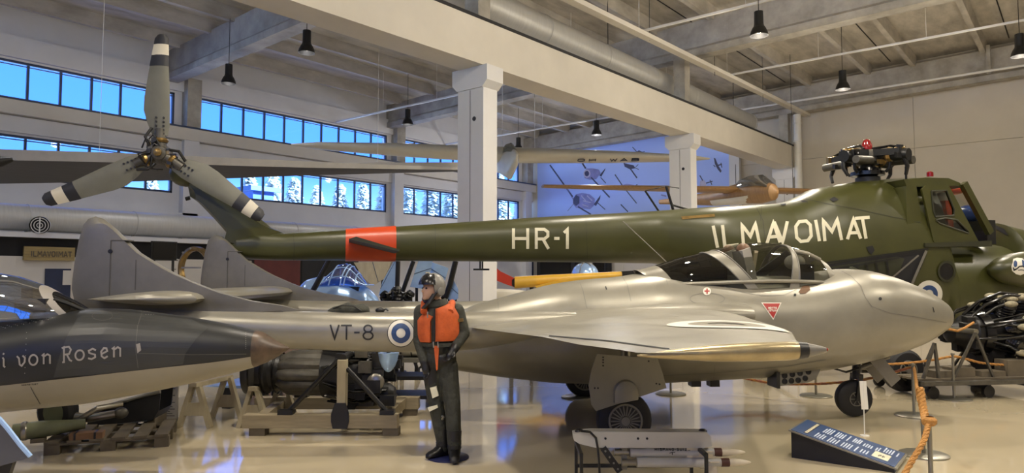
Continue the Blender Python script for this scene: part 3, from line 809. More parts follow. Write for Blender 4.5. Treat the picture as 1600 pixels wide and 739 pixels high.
MB().obox((ix, 0, zs_ + .03), (.10, 0, 0), (0, .46, 0), (0, 0, .12)).build('instrument_panel', 'black_metal', jet, None)
MB().ell((ix - .05, -.25, zs_ + .18), .12, .16, .1).build('gun_sight', 'seat_grey', jet)
MB().obox((ix - .3, 0, zs_ + .1), (.28, 0, .2), (0, .03, 0), (-.03, 0, .04)).build('cockpit_strut', 'black_metal', jet, None)
MB().box(VF.L(1060, 430)[0], VF.L(1120, 430)[0], -.4, .4, zf, zs_ + .12).build('radio_shelf', 'black_metal', jet, None)

# --- booms, fins, tailplane
bt = [(120, 480), (150, 480), (250, 482), (380, 485), (470, 486), (588, 488), (648, 488), (735, 487), (830, 486), (900, 488)]
bb = [(120, 490), (150, 498), (250, 522), (380, 541), (470, 546), (588, 550), (648, 551), (735, 548), (830, 530), (900, 512)]
for s_, nm in ((-1, 'near'), (1, 'far')):
    T_ = VF.LL(bt, -BY); B_ = VF.LL(bb, -BY)
    w_ = [(p[0], max(.03, (p[1] - q[1]) * .46)) for p, q in zip(T_, B_)]
    boom = body(resample(T_, B_, w_, 30), 28, 1.0, s_ * BY).build('tail_boom', 'silver_paint', jet)
    if s_ < 0: boomb = bvh(boom); nboom = boom
    fin_px = [(132, 484), (116, 470), (112, 452), (113, 436), (116, 413), (123, 376), (130, 352), (138, 342), (149, 338.5), (162, 342), (175, 352), (189, 366), (216, 392), (235, 404), (260, 419), (281, 430), (322, 448), (362, 463), (416, 477), (470, 485), (470, 494), (300, 500)]
    fo = VF.LL(fin_px, -BY)
    fin = MB().blade(fo, s_ * BY, .055, .12).build('tail_fin', 'silver_dark', jet)
    x_h, z_a = VF.L(178, 376, -BY); _, z_b = VF.L(178, 462, -BY)
    MB().box(x_h - .005, x_h + .005, s_ * BY - .060, s_ * BY + .060, z_b, z_a).build('rudder_hinge_line', 'line_grey', fin, None)
    MB().box(x_h, VF.L(205, 376, -BY)[0], s_ * BY - .0585, s_ * BY + .0585, z_a - .006, z_a + .006).build('rudder_top_line', 'line_grey', fin, None)
    hx, hz = VF.L(177, 393, -BY)
    MB().lathe([(-.064, .022), (.064, .022)], (hx, s_ * BY, hz), (0, 1, 0), 12).build('rudder_hinge', 'black_metal', fin)
    hx2 = VF.L(216, 430, -BY)[0]
    MB().box(hx2 - .004, hx2 + .004, s_ * BY - .0585, s_ * BY + .0585, z_b + .06, z_a - .2).build('panel_line', 'line_grey', fin, None)
xa, za = VF.L(130, 468, -BY - .3); xb, zb_ = VF.L(304, 468, -BY - .3)
def air(x0, x1, y, z, t, n=24):              # wing section, leading edge at x1
    out = []
    for k in range(n):
        a = 2 * PI * k / n; c = (1 + math.cos(a)) / 2
        th = t * (1.48 * math.sqrt(max(1 - c, 0)) * 1 - .63 * (1 - c) - 1.76 * (1 - c) ** 2 + 1.42 * (1 - c) ** 3 - .51 * (1 - c) ** 4) * 1.0
        out.append((x0 + (x1 - x0) * c, y, z + (th if math.sin(a) >= 0 else -th) * (1 if math.sin(a) >= 0 else .75)))
    return out
tp = MB()
tp.loft([air((xa + xb) / 2 - .05, (xa + xb) / 2 + .05, -BY - .36, za, .01), air(xa + .2, xb - .25, -BY - .33, za, .10), air(xa, xb, -BY - .24, za, .16), air(xa, xb, -BY, za, .17), air(xa, xb, BY, za, .17), air(xa, xb, BY + .24, za, .16), air(xa + .2, xb - .25, BY + .33, za, .10), air((xa + xb) / 2 - .05, (xa + xb) / 2 + .05, BY + .36, za, .01)])
tp.build('tailplane', 'silver_paint', jet)

# --- wings
(LE5, zle), (TE5, zte) = VF.L(1292, 545.5, -5.5), VF.L(994, 555, -5.5)
zti = (zle + zte) / 2
TZ = lambda y: 1.31 + (zti - 1.31) * (y - 2.6) / (5.5 - 2.6)
for s_ in (-1, 1):
    secs = [(.55, -1.75, 1.80, 1.24, .42), (1.0, -1.72, 1.62, 1.25, .40), (BY, -1.65, 1.42, 1.27, .36), (2.6, -1.40, 1.16, 1.31, .29), (3.8, -1.04, .86, TZ(3.8), .20), (4.8, TE5 - .20, LE5 + .16, TZ(4.8), .13), (5.3, TE5 - .04, LE5 + .03, TZ(5.3), .085), (5.5, TE5, LE5, TZ(5.5), .055), (5.55, TE5 + .06, LE5 - .1, TZ(5.55), .02)]
    wing = MB().loft([air(x0, x1, s_ * y, z, t, 32) for y, x0, x1, z, t in secs]).build('wing', 'silver_paint', jet, 50)
    if s_ < 0: wing_n = wing
    # aileron line, tip band
    def wing_top(y, x):
        ys = [q[0] for q in secs]; z = np.interp(y, ys, [q[3] for q in secs]); t = np.interp(y, ys, [q[4] for q in secs]); x0 = np.interp(y, ys, [q[1] for q in secs]); x1 = np.interp(y, ys, [q[2] for q in secs])
        c = (x - x0) / (x1 - x0); e = 1 - c
        return z + t * (1.48 * math.sqrt(max(e, 0)) - .63 * e - 1.76 * e * e + 1.42 * e ** 3 - .51 * e ** 4)
wb = bvh(wing_n)
decal('aileron_line', 'dark_gap', wing_n, wb, ribbon([(858, 525), (950, 533), (1046, 546)], 1.5), .004)
decal('flap_line', 'silver_dark', wing_n, wb, ribbon([(760, 532), (800, 528), (852, 533)], 1.2), .004)
# wing roundel, lying on the top skin: laid out in plan
def plan_ring(r0, r1, m, cx_, cy_, parent, off=.006):
    mb = MB(); n = 36; nr = 4
    for j in range(nr):
        for i in range(n):
            q = []
            for r, a in ((r0 + (r1 - r0) * j / nr, i), (r0 + (r1 - r0) * (j + 1) / nr, i), (r0 + (r1 - r0) * (j + 1) / nr, i + 1), (r0 + (r1 - r0) * j / nr, i + 1)):
                x = cx_ + r * math.cos(2 * PI * a / n); y = cy_ + r * math.sin(2 * PI * a / n); q.append((x, -y, wing_top(y, x) + off))
            mb.add(q, [(0, 1, 2, 3)])
    return mb.build('wing_roundel', m, parent, 60, fix=False)
plan_ring(.27, .42, 'roundel_white', .28, 4.0, wing_n); plan_ring(.13, .27, 'jet_light', .28, 4.0, wing_n, .005)
# wing tip: slim metal fairing with a dark band near its point
for s_ in (-1, 1):
    Lt = LE5 - TE5; tr = .048
    pr = [(0, .004), (.08, .014), (.2, .026), (.4, .042), (.6, tr), (.78, tr), (.88, .038), (.95, .022), (.985, .010), (1, .003)]
    rg = [[(TE5 + Lt * t, s_ * (5.52 + r * .9 * math.cos(q_)), zte + (zle - zte) * t + r * math.sin(q_)) for q_ in [2 * PI * k / 18 for k in range(18)]] for t, r in pr]
    tipo = MB().loft(rg).build('wing_tip', 'tip_metal', jet)
    ib = lambda t, g: [(TE5 + Lt * t, s_ * (5.52 + (float(np.interp(t, [p[0] for p in pr], [p[1] for p in pr])) + g) * .9 * math.cos(q_)), zte + (zle - zte) * t + (float(np.interp(t, [p[0] for p in pr], [p[1] for p in pr])) + g) * math.sin(q_)) for q_ in [2 * PI * k / 18 for k in range(18)]]
    MB().loft([ib(.835, .002), ib(.86, .002), ib(.885, .002)], False, False).build('tip_band', 'black_metal', tipo)
    MB().loft([ib(t, .001) for t in (.887, .92, .96, .985)], False, False).build('tip_lamp_cover', 'silver_dark', tipo)
    MB().ell((TE5 + Lt * .985, s_ * 5.52, zle), .012, .010, .010, 8, 6).build('tip_lamp', 'red_lamp', tipo)
# intakes
for s_ in (-1, 1):
    it = MB(); y0 = s_ * .98
    rg = []
    for x, h_, w_ in ((-.3, .03, .10), (.2, .09, .24), (.8, .125, .32), (1.3, .125, .34), (1.52, .10, .32)):
        rg.append([(x, y0 + y, z) for y, z in sup(w_, h_, h_, .9, 24, 1.37)])
    it.loft(rg); ik = it.build('air_intake', 'silver_paint', jet)
    MB().loft([[(1.522 + k, y0 + y, z) for y, z in sup(.27 - k * 2, .07, .07, .9, 24, 1.37)] for k in (0, .012)]).build('intake_mouth', 'dark_gap', ik)

# --- markings
letter_parts('letter_black', jet, boomb, [('V', (515.5, 530.5), (530.5, 530.5), (515.5, 507.5)), ('T', (533, 530.5), (550, 530.5), (533, 507.5)), ('-', (552.5, 530), (563, 530), (552.5, 509)), ('8', (566.5, 530.5), (584, 530.5), (566.5, 507.5))], 2.6, .006)
decal('roundel_field', 'roundel_white', jet, boomb, ring(626.5, 520.5, 0, 20.3, 32, 1, 4), .006)
decal('roundel_rim', 'letter_black', jet, boomb, ring(626.5, 520.5, 20.3, 21.4, 32, 1, 1), .007)
decal('roundel_ring', 'roundel_blue', jet, boomb, ring(626.5, 520.5, 7.2, 15, 32, 1, 3), .009)
decal('warning_border', 'roundel_white', jet, podb, fill([(1189, 473), (1221, 473), (1208, 500)], 3), .006)
decal('warning_triangle', 'red_paint', jet, podb, fill([(1191.5, 474.5), (1218.5, 474.5), (1208, 497.5)], 3), .009)
decal('warning_text', 'roundel_white', jet, podb, word('HEITTO', (1200, 483), (1213, 483), 2.6, .7) + word('ISTUIN', (1200, 486.8), (1214, 486.8), 2.6, .7), .012)
decal('cross_disc', 'roundel_white', jet, podb, ring(1104.5, 455.5, 0, 6.2, 20, 1, 2), .006)
decal('red_cross', 'red_paint', jet, podb, ribbon([(1100.5, 455.5), (1108.5, 455.5)], 2.2) + ribbon([(1104.5, 451.5), (1104.5, 459.5)], 2.2), .010)
decal('paint_chip', 'brown_block', jet, podb, fill([(1248, 456), (1254, 447), (1264, 446), (1266, 453), (1258, 459), (1250, 459)], 2), .005)
decal('rivet_hole', 'dark_gap', jet, podb, ring(1242, 461, 0, 2, 12, 1, 1), .007)
for nm, pts, t in (('panel_line', [(905, 438), (911, 455), (917, 482)], 1.0), ('panel_line', [(972, 432), (980, 445), (986, 471)], 1.2), ('panel_line', [(778, 468), (779, 484)], .8),
                   ('nose_cap_line', [(1310, 421), (1330, 432), (1345, 447), (1352, 465), (1362, 479), (1390, 489), (1430, 495), (1479, 504)], .9), ('panel_line', [(1115, 590), (1117, 570)], .9),
                   ('panel_line', [(1000, 588), (1110, 583), (1230, 572), (1290, 562)], .9), ('panel_line', [(1010, 430), (1090, 432), (1150, 437), (1165, 441)], 1.1), ('hatch_line', arc(1105, 467, 27, 9, 0, 360, 28), .8),
                   ('panel_line', [(1122, 445), (1152, 455), (1190, 462), (1225, 461), (1245, 452)], .7), ('panel_line', [(1040, 432), (1043, 445)], .8)):
    decal(nm, 'silver_dark', jet, podb, ribbon(pts, t), .004)
decal('nose_vent', 'dark_gap', jet, podb, ring(1375, 467, 0, 2.6, 12, 1, 1), .006)
decal('nose_vent', 'dark_gap', jet, podb, ribbon([(1457, 480), (1459, 488)], 1.5), .006)
decal('vent_slot', 'dark_gap', jet, podb, ribbon([(946, 448), (948, 453)], 2), .006)

# --- main gear
def wheel(parent, c, r, wd, hubr, spokes=12):
    w0 = MB().lathe([(-wd / 2, r * .62), (-wd / 2, r * .82), (-wd * .36, r * .95), (0, r), (wd * .36, r * .95), (wd / 2, r * .82), (wd / 2, r * .62)], c, (0, 1, 0), 32).build('wheel', 'rubber', parent)
    for s2 in (-1, 1):
        yy = c[1] + s2 * (wd / 2 + .001)
        MB().lathe([(0, hubr * .86), (s2 * .012, hubr * .9), (s2 * .012, hubr), (0, hubr * 1.02)], (c[0], yy, c[2]), (0, 1, 0), 28, cap=False).build('wheel_rim', 'silver_dark', w0)
        MB().lathe([(0, .001), (s2 * .006, hubr * .3), (s2 * .004, hubr * .9)], (c[0], yy, c[2]), (0, 1, 0), 24).build('wheel_disc', 'black_metal', w0)
        sp_ = MB()
        for i in range(spokes):
            a = 2 * PI * i / spokes
            sp_.bar((c[0] + hubr * .3 * math.cos(a), yy + s2 * .008, c[2] + hubr * .3 * math.sin(a)), (c[0] + hubr * .86 * math.cos(a), yy + s2 * .008, c[2] + hubr * .86 * math.sin(a)), hubr * .07, .012, (0, 1, 0))
        sp_.build('wheel_spokes', 'silver_dark', w0, None)
        MB().lathe([(0, hubr * .3), (s2 * .02, hubr * .26), (s2 * .022, .0)], (c[0], yy, c[2]), (0, 1, 0), 16).build('hub_cap', 'silver_dark', w0)
    return w0
for s_ in (-1, 1):
    wy = s_ * 1.56
    gx = VF.L(976, 657, -1.6)[0]
    wheel(jet, (gx, wy, .295), .295, .17, .18, 22)
    MB().tube([(gx, wy - s_ * .14, .3), (gx + .05, wy - s_ * .14, .75), (gx + .05, wy - s_ * .1, 1.25)], [.035, .045, .06], 12).build('gear_leg', 'bare_metal', jet)
    MB().tube([(gx, wy - s_ * .16, .3), (gx, wy + s_ * .02, .3)], .03, 10).build('axle', 'bare_metal', jet)
    dp_px = [(932.7, 553), (1027, 560), (1035, 583), (1041, 606), (1000, 619.4), (931, 642), (924.6, 633), (919.8, 602), (924, 578)]
    do = VF.LL(dp_px, -1.74)
    dr_ = MB().prism(do, s_ * 1.74 - .012, s_ * 1.74 + .012).build('gear_door', 'silver_paint', jet, None)
    bx, bz = VF.L(978, 610, -1.76)
    bl = MB(); bl.loft([[(bx + px_ * .13, s_ * (1.75 + t_), bz - .02 + pz * .13) for px_, pz in arc(0, 0, k_, k_, 180, 0, 12) + [(1 * k_, -.55), (-1 * k_, -.8)]] for t_, k_ in ((0, 1.0), (.04, .9), (.055, .6))]); bl.build('door_bulge', 'silver_paint', dr_)
    for px_, py_ in ((942, 558), (942, 562), (942, 566), (942, 571), (929, 606), (934, 606), (1025, 599), (1030, 600), (1013, 564)):
        rx, rz_ = VF.L(px_, py_, -1.74)
        MB().lathe([(0, .009), (s_ * .005, .009)], (rx, s_ * 1.753, rz_), (0, 1, 0), 8).build('rivet', 'dark_gap', dr_)
# --- nose gear
nx, nz_ = VF.L(1333.5, 625)
nw = .235
wheel(jet, (nx, 0, nw), nw, .15, .09, 6)
gz = VF.L(1335, 572)[1]
MB().tube([(nx + .06, 0, gz + .15), (nx + .04, 0, .48)], .05, 12).build('nose_leg', 'black_metal', jet)
for y in (-.1, .1):
    MB().bar((nx + .05, y, .52), (nx, y, nw - .02), .03, .05).build('wheel_fork', 'black_metal', jet, None)
MB().bar((nx + .05, -.11, .52), (nx + .05, .11, .52), .06).build('fork_bridge', 'black_metal', jet, None)
MB().tube([(nx + .1, 0, .62), (nx + .48, 0, gz + .12)], .03, 8).build('drag_strut', 'silver_dark', jet)
MB().obox((nx + .33, -.16, gz - .02), (.14, 0, -.17), (0, .012, 0), (.06, 0, .05)).build('nose_gear_door', 'silver_dark', jet, None)
MB().obox((nx + .33, .16, gz - .02), (.14, 0, -.17), (0, .012, 0), (.06, 0, .05)).build('nose_gear_door', 'silver_dark', jet, None)
MB().tube([(nx - .35, -.1, gz + .0), (nx - .15, -.12, gz - .06), (nx + .05, -.06, gz - .02)], .014, 6).build('brake_hose', 'black_metal', jet)
# --- under-fuselage fittings
po = VF.LL([(1210, 579), (1283, 572), (1274, 592), (1262, 597), (1210, 604)], -.45)
pl_ = MB().prism(po, -.47, -.44).build('airbrake_plate', 'silver_dark', jet, None)
MB().box(VF.L(1209, 590, -.46)[0] - .02, VF.L(1209, 590, -.46)[0] + .02, -.6, -.3, po[4][1], po[0][1]).build('airbrake_edge', 'black_metal', pl_, None)
for px_, py_ in ((1226, 596), (1236.5, 595), (1247, 594), (1258, 591), (1226, 587), (1238, 585), (1250, 583), (1263, 581)):
    hx, hz = VF.L(px_, py_, -.47)
    MB().lathe([(0, .035), (-.006, .035), (-.008, .024), (-.001, .022)], (hx, -.47, hz), (0, 1, 0), 14).build('plate_hole', 'dark_gap', pl_)
for px_ in (1085, 1114):
    hx, hz = VF.L(px_, 594, -.2)
    MB().box(hx - .06, hx + .06, -.28, -.12, hz - .07, hz + .06).build('ejector_chute', 'black_metal', jet, None)
ax_, az_ = VF.L(590, 480, -BY)
# ================================================================== green helicopter
HF = Fr(6.71, 13.3, 13.2)
heli = thing('helicopter', 'dark green helicopter with orange tail band and white lettering behind the jet', 'helicopter', HF)
htop = [(353, 372), (372, 366), (400, 362), (444, 364.5), (499, 361), (538, 358.8), (619, 354), (650, 352), (750, 345.5), (840, 339.6), (940, 334.5), (1020, 330), (1101, 324), (1180, 320), (1214, 318), (1231, 314), (1253, 304.3), (1270, 295.5), (1307, 288.6), (1337, 284), (1389, 279.6), (1419, 278), (1428, 340), (1436, 383), (1541, 383), (1545, 349), (1576, 357), (1600, 369), (1640, 400), (1665, 430), (1675, 465)]
hbot = [(353, 388), (367, 402.5), (390, 405.5), (430, 407), (540, 407), (650, 407.8), (760, 408.7), (896, 409.7), (1025, 412), (1060, 425), (1110, 455), (1160, 490), (1220, 515), (1300, 525), (1500, 525), (1600, 520), (1645, 505), (1668, 485), (1675, 465)]
T_ = HF.LL(htop); B_ = HF.LL(hbot)
T_[-1] = (T_[-1][0], B_[-1][1])
xs_ = [p[0] for p in T_]
hw = []
for (x, z) in T_[:13]:
    zb2 = float(np.interp(x, [p[0] for p in B_], [p[1] for p in B_])); hw.append((x, max(.06, (z - zb2) * .48)))
x1101 = T_[12][0]
hw += [(x1101 + 1.2, .72), (x1101 + 2.4, .86), (x1101 + 3.6, .90), (T_[25][0], .90), (T_[26][0], .86), (T_[-3][0], .70), (T_[-2][0], .45), (T_[-1][0], .02)]
st = []
allx = sorted(set([round(v, 3) for v in np.linspace(T_[0][0], T_[-1][0], 90)] + [round(p[0], 3) for p in T_]))
f_ = lambda p, x: float(np.interp(x, [q[0] for q in p], [q[1] for q in p]))
for x in allx: st.append((x, f_(T_, x), f_(B_, x), f_(hw, x), .5 if x < x1101 + .5 else .46))
hull = body(st, 40, 0.84).build('fuselage', 'olive', heli, 40)
hb_ = bvh(hull)
NY = -.90
# orange band: a thin sleeve round the boom
x0, x1 = HF.L(540, 385, -.3)[0], HF.L(619.5, 385, -.3)[0]
rr = []
for i in range(9):
    x = x0 + (x1 - x0) * i / 8; t, b, w_ = f_(T_, x), f_(B_, x), f_(hw, x); zc = (t + b) / 2
    rr.append([(x, y, z) for y, z in sup(w_ + .012, t - zc + .012, zc - b + .012, .84, 40, zc)])
MB().loft(rr).build('tail_band', 'orange_red', heli, 40)
# stabiliser on the band (seen edge-on)
a = HF.L(545, 377, -.45); b = HF.L(618, 394, -.45)
for s_ in (-1, 1):
    MB().loft([[(a[0], s_ * y, a[1] - .005), (a[0] + .1, s_ * y, a[1] + .028), (b[0], s_ * y, b[1] + .012), (b[0], s_ * y, b[1] - .015)] for y in (.15, 1.25)]).build('stabiliser', 'olive_dark', heli, 30)
# tail fin
fin = HF.LL([(284, 278), (300, 262), (330, 283), (408, 343), (424, 356), (445, 365), (440, 385), (380, 395), (352, 390), (358, 368), (335, 342), (310, 316), (297, 307), (294, 292)], 0)
cxf = sum(p[0] for p in fin) / len(fin)
finm = MB().blade(fin, 0, .16, .22).build('tail_fin', 'olive', heli, 40)
tg = HF.L(292, 272, 0)
MB().ell((tg[0], -.05, tg[1]), .24, .2, .2).build('tail_gearbox', 'olive', heli)
MB().tube([HF.L(297, 309, 0)[:1] + (0,) + HF.L(297, 309, 0)[1:], (HF.L(290, 309, 0)[0], 0, HF.L(290, 311, 0)[1])], .03, 8).build('tail_light', 'black_metal', heli)
# tail rotor (on the near side)
RY = -.42
hc = HF.L(251, 241, RY)
hub = MB(); hub.lathe([(-.16, .05), (-.14, .10), (-.02, .14), (.1, .15), (.12, .1), (.42, .09)], (hc[0], RY, hc[1]), (0, 1, 0), 18)
hubo = hub.build('tail_rotor_hub', 'engine_grey', heli)
MB().tube([(hc[0], RY + .1, hc[1]), (tg[0], -.05, tg[1])], .08, 12).build('rotor_shaft', 'olive_dark', heli)
MB().lathe([(-.2, .03), (-.19, .055), (-.15, .055)], (hc[0], RY, hc[1]), (0, 1, 0), 12).build('hub_nut', 'brass_metal', hubo)
bl_px = {'up': ([(249, 225), (265, 214.7), (264.7, 158), (263.5, 105), (262.6, 62), (259, 57), (251, 57), (247, 62), (240, 105), (227.7, 158), (227.7, 190), (235, 208.6)]),}
def blade_at(ang, L):
    ca, sa = math.cos(ang), math.sin(ang)
    # blade outline along its own axis: (r, half width before, after)
    R0 = L
    prof_l = [(.14, .10), (.20, .14), (.33, .235), (.45, .235), (.74, .165), (.97, .10), (1.0, .06)]
    prof_r = [(.14, .10), (.22, .13), (.45, .125), (.74, .095), (.97, .085), (1.0, .05)]
    def ed(pr, r): return float(np.interp(r, [q[0] for q in pr], [q[1] for q in pr]))
    def seg(r0, r1, grow=0.0, tk=.028):
        rg = []
        for i in range(9):
            r = r0 + (r1 - r0) * i / 8; l_, q_ = ed(prof_l, r) + grow, ed(prof_r, r) + grow
            tw = math.radians(6)
            pts = []
            for (u_, v_) in ((l_, 0), (l_ * .5, tk + grow), (0, tk * 1.3 + grow), (-q_ * .6, tk + grow), (-q_, 0), (-q_ * .6, -tk - grow), (0, -tk * 1.3 - grow), (l_ * .5, -tk - grow)):
                uu, vv = u_ * math.cos(tw), v_ + u_ * math.sin(tw)
                pts.append((hc[0] + ca * r * L - sa * uu, RY - .04 + vv, hc[1] + sa * r * L + ca * uu))
            rg.append(pts)
        return MB().loft(rg)
    bo = seg(.15, 1.0).build('rotor_blade', 'blade_grey', heli, 50)
    seg(.735, .827, .004).build('blade_stripe', 'blade_dark', bo, 50); seg(.827, .918, .004).build('blade_stripe', 'blade_white', bo, 50); seg(.918, 1.0, .004).build('blade_tip', 'blade_dark', bo, 50)
    # grip sleeve and bolts
    MB().tube([(hc[0] + ca * .05, RY - .04, hc[1] + sa * .05), (hc[0] + ca * .36, RY - .04, hc[1] + sa * .36)], [.09, .075], 12).build('blade_grip', 'engine_grey', bo)
    MB().lathe([(.16, .1), (.19, .115), (.22, .1)], (hc[0], RY - .04, hc[1]), (ca, 0, sa), 14, cap=False).build('grip_ring', 'brass_metal', bo)
    for i in range(5):
        for j in (-1, 1):
            r = .26 + .055 * i; u_ = j * .05
            MB().lathe([(0, .016), (-.02, .014)], (hc[0] + ca * r * 1.0 * L * .62 - sa * u_, RY - .075, hc[1] + sa * r * L * .62 + ca * u_), (0, 1, 0), 8).build('blade_bolt', 'black_metal', bo)
    MB().tube([(hc[0] + ca * .1 - sa * .12, RY - .12, hc[1] + sa * .1 + ca * .12), (hc[0] + ca * .22 - sa * .17, RY - .15, hc[1] + sa * .22 + ca * .17), (hc[0] + ca * .36 - sa * .1, RY - .1, hc[1] + sa * .36 + ca * .1)], .022, 8).build('pitch_link', 'black_metal', bo)
for tip in ((255, 56), (70.5, 314), (410, 341)):
    q = HF.L(*tip, RY); dx, dz = q[0] - hc[0], q[1] - hc[1]
    blade_at(math.atan2(dz, dx), math.hypot(dx, dz))
# --- main rotor head
mx_, mz_ = HF.L(1355, 250)
_, mt = HF.L(1355, 283)
mast = MB().lathe([(mt - .15, .22), (mt + .06, .22), (mt + .1, .16), (mt + .25, .13), (mz_ + .1, .12)], (mx_, 0, 0), (0, 0, 1), 20).build('rotor_mast', 'black_metal', heli)
MB().lathe([(0, .30), (.07, .30), (.09, .22), (.14, .20)], (mx_, 0, mt + .1), (0, 0, 1), 20).build('swash_plate', 'black_gloss', mast)
MB().lathe([(0, .18), (.05, .26), (.22, .26), (.28, .16)], (mx_, 0, mz_ - .1), (0, 0, 1), 20).build('hub_drum', 'engine_grey', mast)
rh = random.Random(3)
for i in range(4):
    a = math.radians(20 + i * 90); ca, sa = math.cos(a), math.sin(a)
    P_ = lambda r, s2, z: (mx_ + ca * r - sa * s2, sa * r + ca * s2, z)
    arm = MB().tube([P_(.15, 0, mz_ + .04), P_(.45, 0, mz_ + .04), P_(.55, 0, mz_ + .02), P_(.78, 0, mz_ + .0)], [.10, .10, .13, .11], 12).build('rotor_arm', 'black_metal', heli)
    MB().lathe([(0, .12), (.05, .15), (.1, .12)], P_(.38, 0, mz_ + .04), (ca, sa, 0), 14, cap=False).build('arm_collar', 'brass_metal', arm)
    for sd in (-1, 1):
        MB().bar(P_(.2, sd * .13, mz_ + .1), P_(.68, sd * .12, mz_ + .06), .05, .12).build('arm_cheek', 'black_metal', arm, None)
    MB().tube([P_(.3, .24, mz_ - .06), P_(.75, .22, mz_ - .08)], .075, 12).build('damper', 'engine_grey', arm)
    MB().tube([P_(.7, -.05, mz_), P_(.76, -.02, mz_ - .22), P_(.70, .03, mz_ - .36)], [.05, .035, .03], 8).build('arm_hook', 'black_metal', arm)
    MB().tube([P_(.35, 0, mt + .14), P_(.42, 0, mt + .2), P_(.44, 0, mz_ - .04)], .03, 8).build('pitch_rod', 'black_metal', arm)
    MB().tube([P_(.1, 0, mz_ + .2), P_(.4, .1, mz_ + .22), P_(.7, .03, mz_ + .14)], .025, 6).build('arm_cable', 'black_gloss', arm)
    MB().ell(P_(.62, 0, mz_ + .12), .11, .11, .05).build('arm_cover', 'brass_metal', arm)
MB().lathe([(0, .085), (.06, .10), (.15, .09), (.23, .055), (.26, .0)], (mx_, 0, mz_ + .15), (0, 0, 1), 18).build('red_cap', 'red_lamp', heli)
rq = random.Random(9)
for i in range(22):
    a = rq.uniform(0, 2 * PI); r = rq.uniform(.2, .72); zq = mz_ + rq.uniform(-.12, .16)
    MB().obox((mx_ + r * math.cos(a), r * math.sin(a), zq), (rq.uniform(.03, .09), 0, 0), (0, rq.uniform(.03, .07), .01), (0, 0, rq.uniform(.02, .06))).build('rotor_fitting', rq.choice(('black_metal', 'engine_grey', 'black_gloss', 'brass_metal')), mast, None)
for i in range(10):
    a = rq.uniform(0, 2 * PI); b = a + rq.uniform(-.7, .7); MB().tube([(mx_ + .25 * math.cos(a), .25 * math.sin(a), mz_ + .1), (mx_ + .5 * math.cos((a + b) / 2), .5 * math.sin((a + b) / 2), mz_ + rq.uniform(.1, .22)), (mx_ + .72 * math.cos(b), .72 * math.sin(b), mz_ + .02)], .018, 6).build('rotor_hose', 'black_gloss', mast)
for i in range(14):
    a = rq.uniform(0, 2 * PI); r = rq.uniform(.08, .22)
    MB().obox((hc[0] + r * math.cos(a), RY - .06 - rq.uniform(0, .08), hc[1] + r * math.sin(a)), (.03, 0, rq.uniform(-.01, .02)), (0, .025, 0), (0, 0, rq.uniform(.015, .04))).build('hub_fitting', rq.choice(('black_metal', 'engine_grey', 'brass_metal')), hubo, None)
for i in range(6):
    a = rq.uniform(0, 2 * PI); MB().tube([(hc[0] + .1 * math.cos(a), RY - .14, hc[1] + .1 * math.sin(a)), (hc[0] + .26 * math.cos(a + .5), RY - .16, hc[1] + .26 * math.sin(a + .5)), (hc[0] + .24 * math.cos(a + 1.1), RY - .08, hc[1] + .24 * math.sin(a + 1.1))], .012, 6).build('hub_hose', 'black_metal', hubo)
# --- cockpit cabin
cy = .80
roof = HF.LL([(1419, 279), (1454, 276), (1489, 277), (1507, 284.4), (1512, 292), (1500, 289), (1424, 291)], NY)
MB().prism(roof, -cy, cy).build('cockpit_roof', 'olive', heli, 30)
_, sill_z = HF.L(1480, 383, NY)
door_px = [(1438, 296), (1444, 290), (1478, 289), (1482, 294), (1526, 377), (1524, 379), (1462, 381), (1456, 378)]
dq = HF.LL(door_px, -.86)
# door with two openings: built as border strips round the panes
wq = HF.LL([(1452, 299), (1476, 298), (1488, 328), (1487, 337), (1458, 339), (1455, 330)], -.86)
wq2 = HF.LL([(1459, 344), (1474, 341), (1492, 344), (1508, 360), (1510, 365), (1464, 349)], -.86)
def plate_with_holes(outer, holes, y0, y1):
    tri = tessellate_polygon([[Vector((x, z, 0)) for x, z in outer]] + [[Vector((x, z, 0)) for x, z in h] for h in holes])
    pts = list(outer) + [p for h in holes for p in h]; n = len(pts)
    mb = MB(); mb.v = [(x, y0, z) for x, z in pts] + [(x, y1, z) for x, z in pts]
    for t in tri: mb.f += [tuple(t), tuple(i + n for i in reversed(t))]; mb.mi += [0, 0]
    b = 0
    for lp in [outer] + holes:
        k = len(lp)
        for i in range(k): mb.f.append((b + i, b + (i + 1) % k, b + (i + 1) % k + n, b + i + n)); mb.mi.append(0)
        b += k
    return mb
door = plate_with_holes(dq, [wq, wq2], -.90, -.86).build('cockpit_door', 'olive', heli, None)
MB().prism(wq, -.885, -.878).build('door_window', 'canopy_glass', door, None)
MB().prism(wq2, -.885, -.878).build('door_window', 'canopy_glass', door, None)
for lp in (wq, wq2): MB().tube([(x, -.905, z) for x, z in lp + lp[:1]], .016, 6).build('window_seal', 'olive_dark', door)
far = HF.LL([(1436, 296), (1444, 290), (1460, 289), (1482, 383), (1456, 383)], -.86)
MB().prism(far, .82, .86).build('far_door', 'olive', heli, None)
for s_ in (-1, 1):
    p, q = HF.L(1506, 286, -.84), HF.L(1548, 360, -.84)
    MB().bar((p[0], s_ * .82, p[1]), (q[0], s_ * .82, q[1] - .05), .10, .12).build('windscreen_pillar', 'olive', heli, None)
p, q = HF.L(1506, 286, -.84), HF.L(1548, 360, -.84)
MB().bar((p[0], 0, p[1]), (q[0], 0, q[1]), .06, .06).build('windscreen_bar', 'olive', heli, None)
MB().add([(p[0], -.8, p[1]), (p[0], .8, p[1]), (q[0], .8, q[1]), (q[0], -.8, q[1])], [(0, 1, 2, 3)]).build('windscreen', 'canopy_glass', heli, None)
bk = HF.LL([(1420, 290), (1436, 290), (1450, 383), (1422, 383)], NY)
MB().prism(bk, -.84, .84).build('rear_bulkhead', 'olive', heli, None)
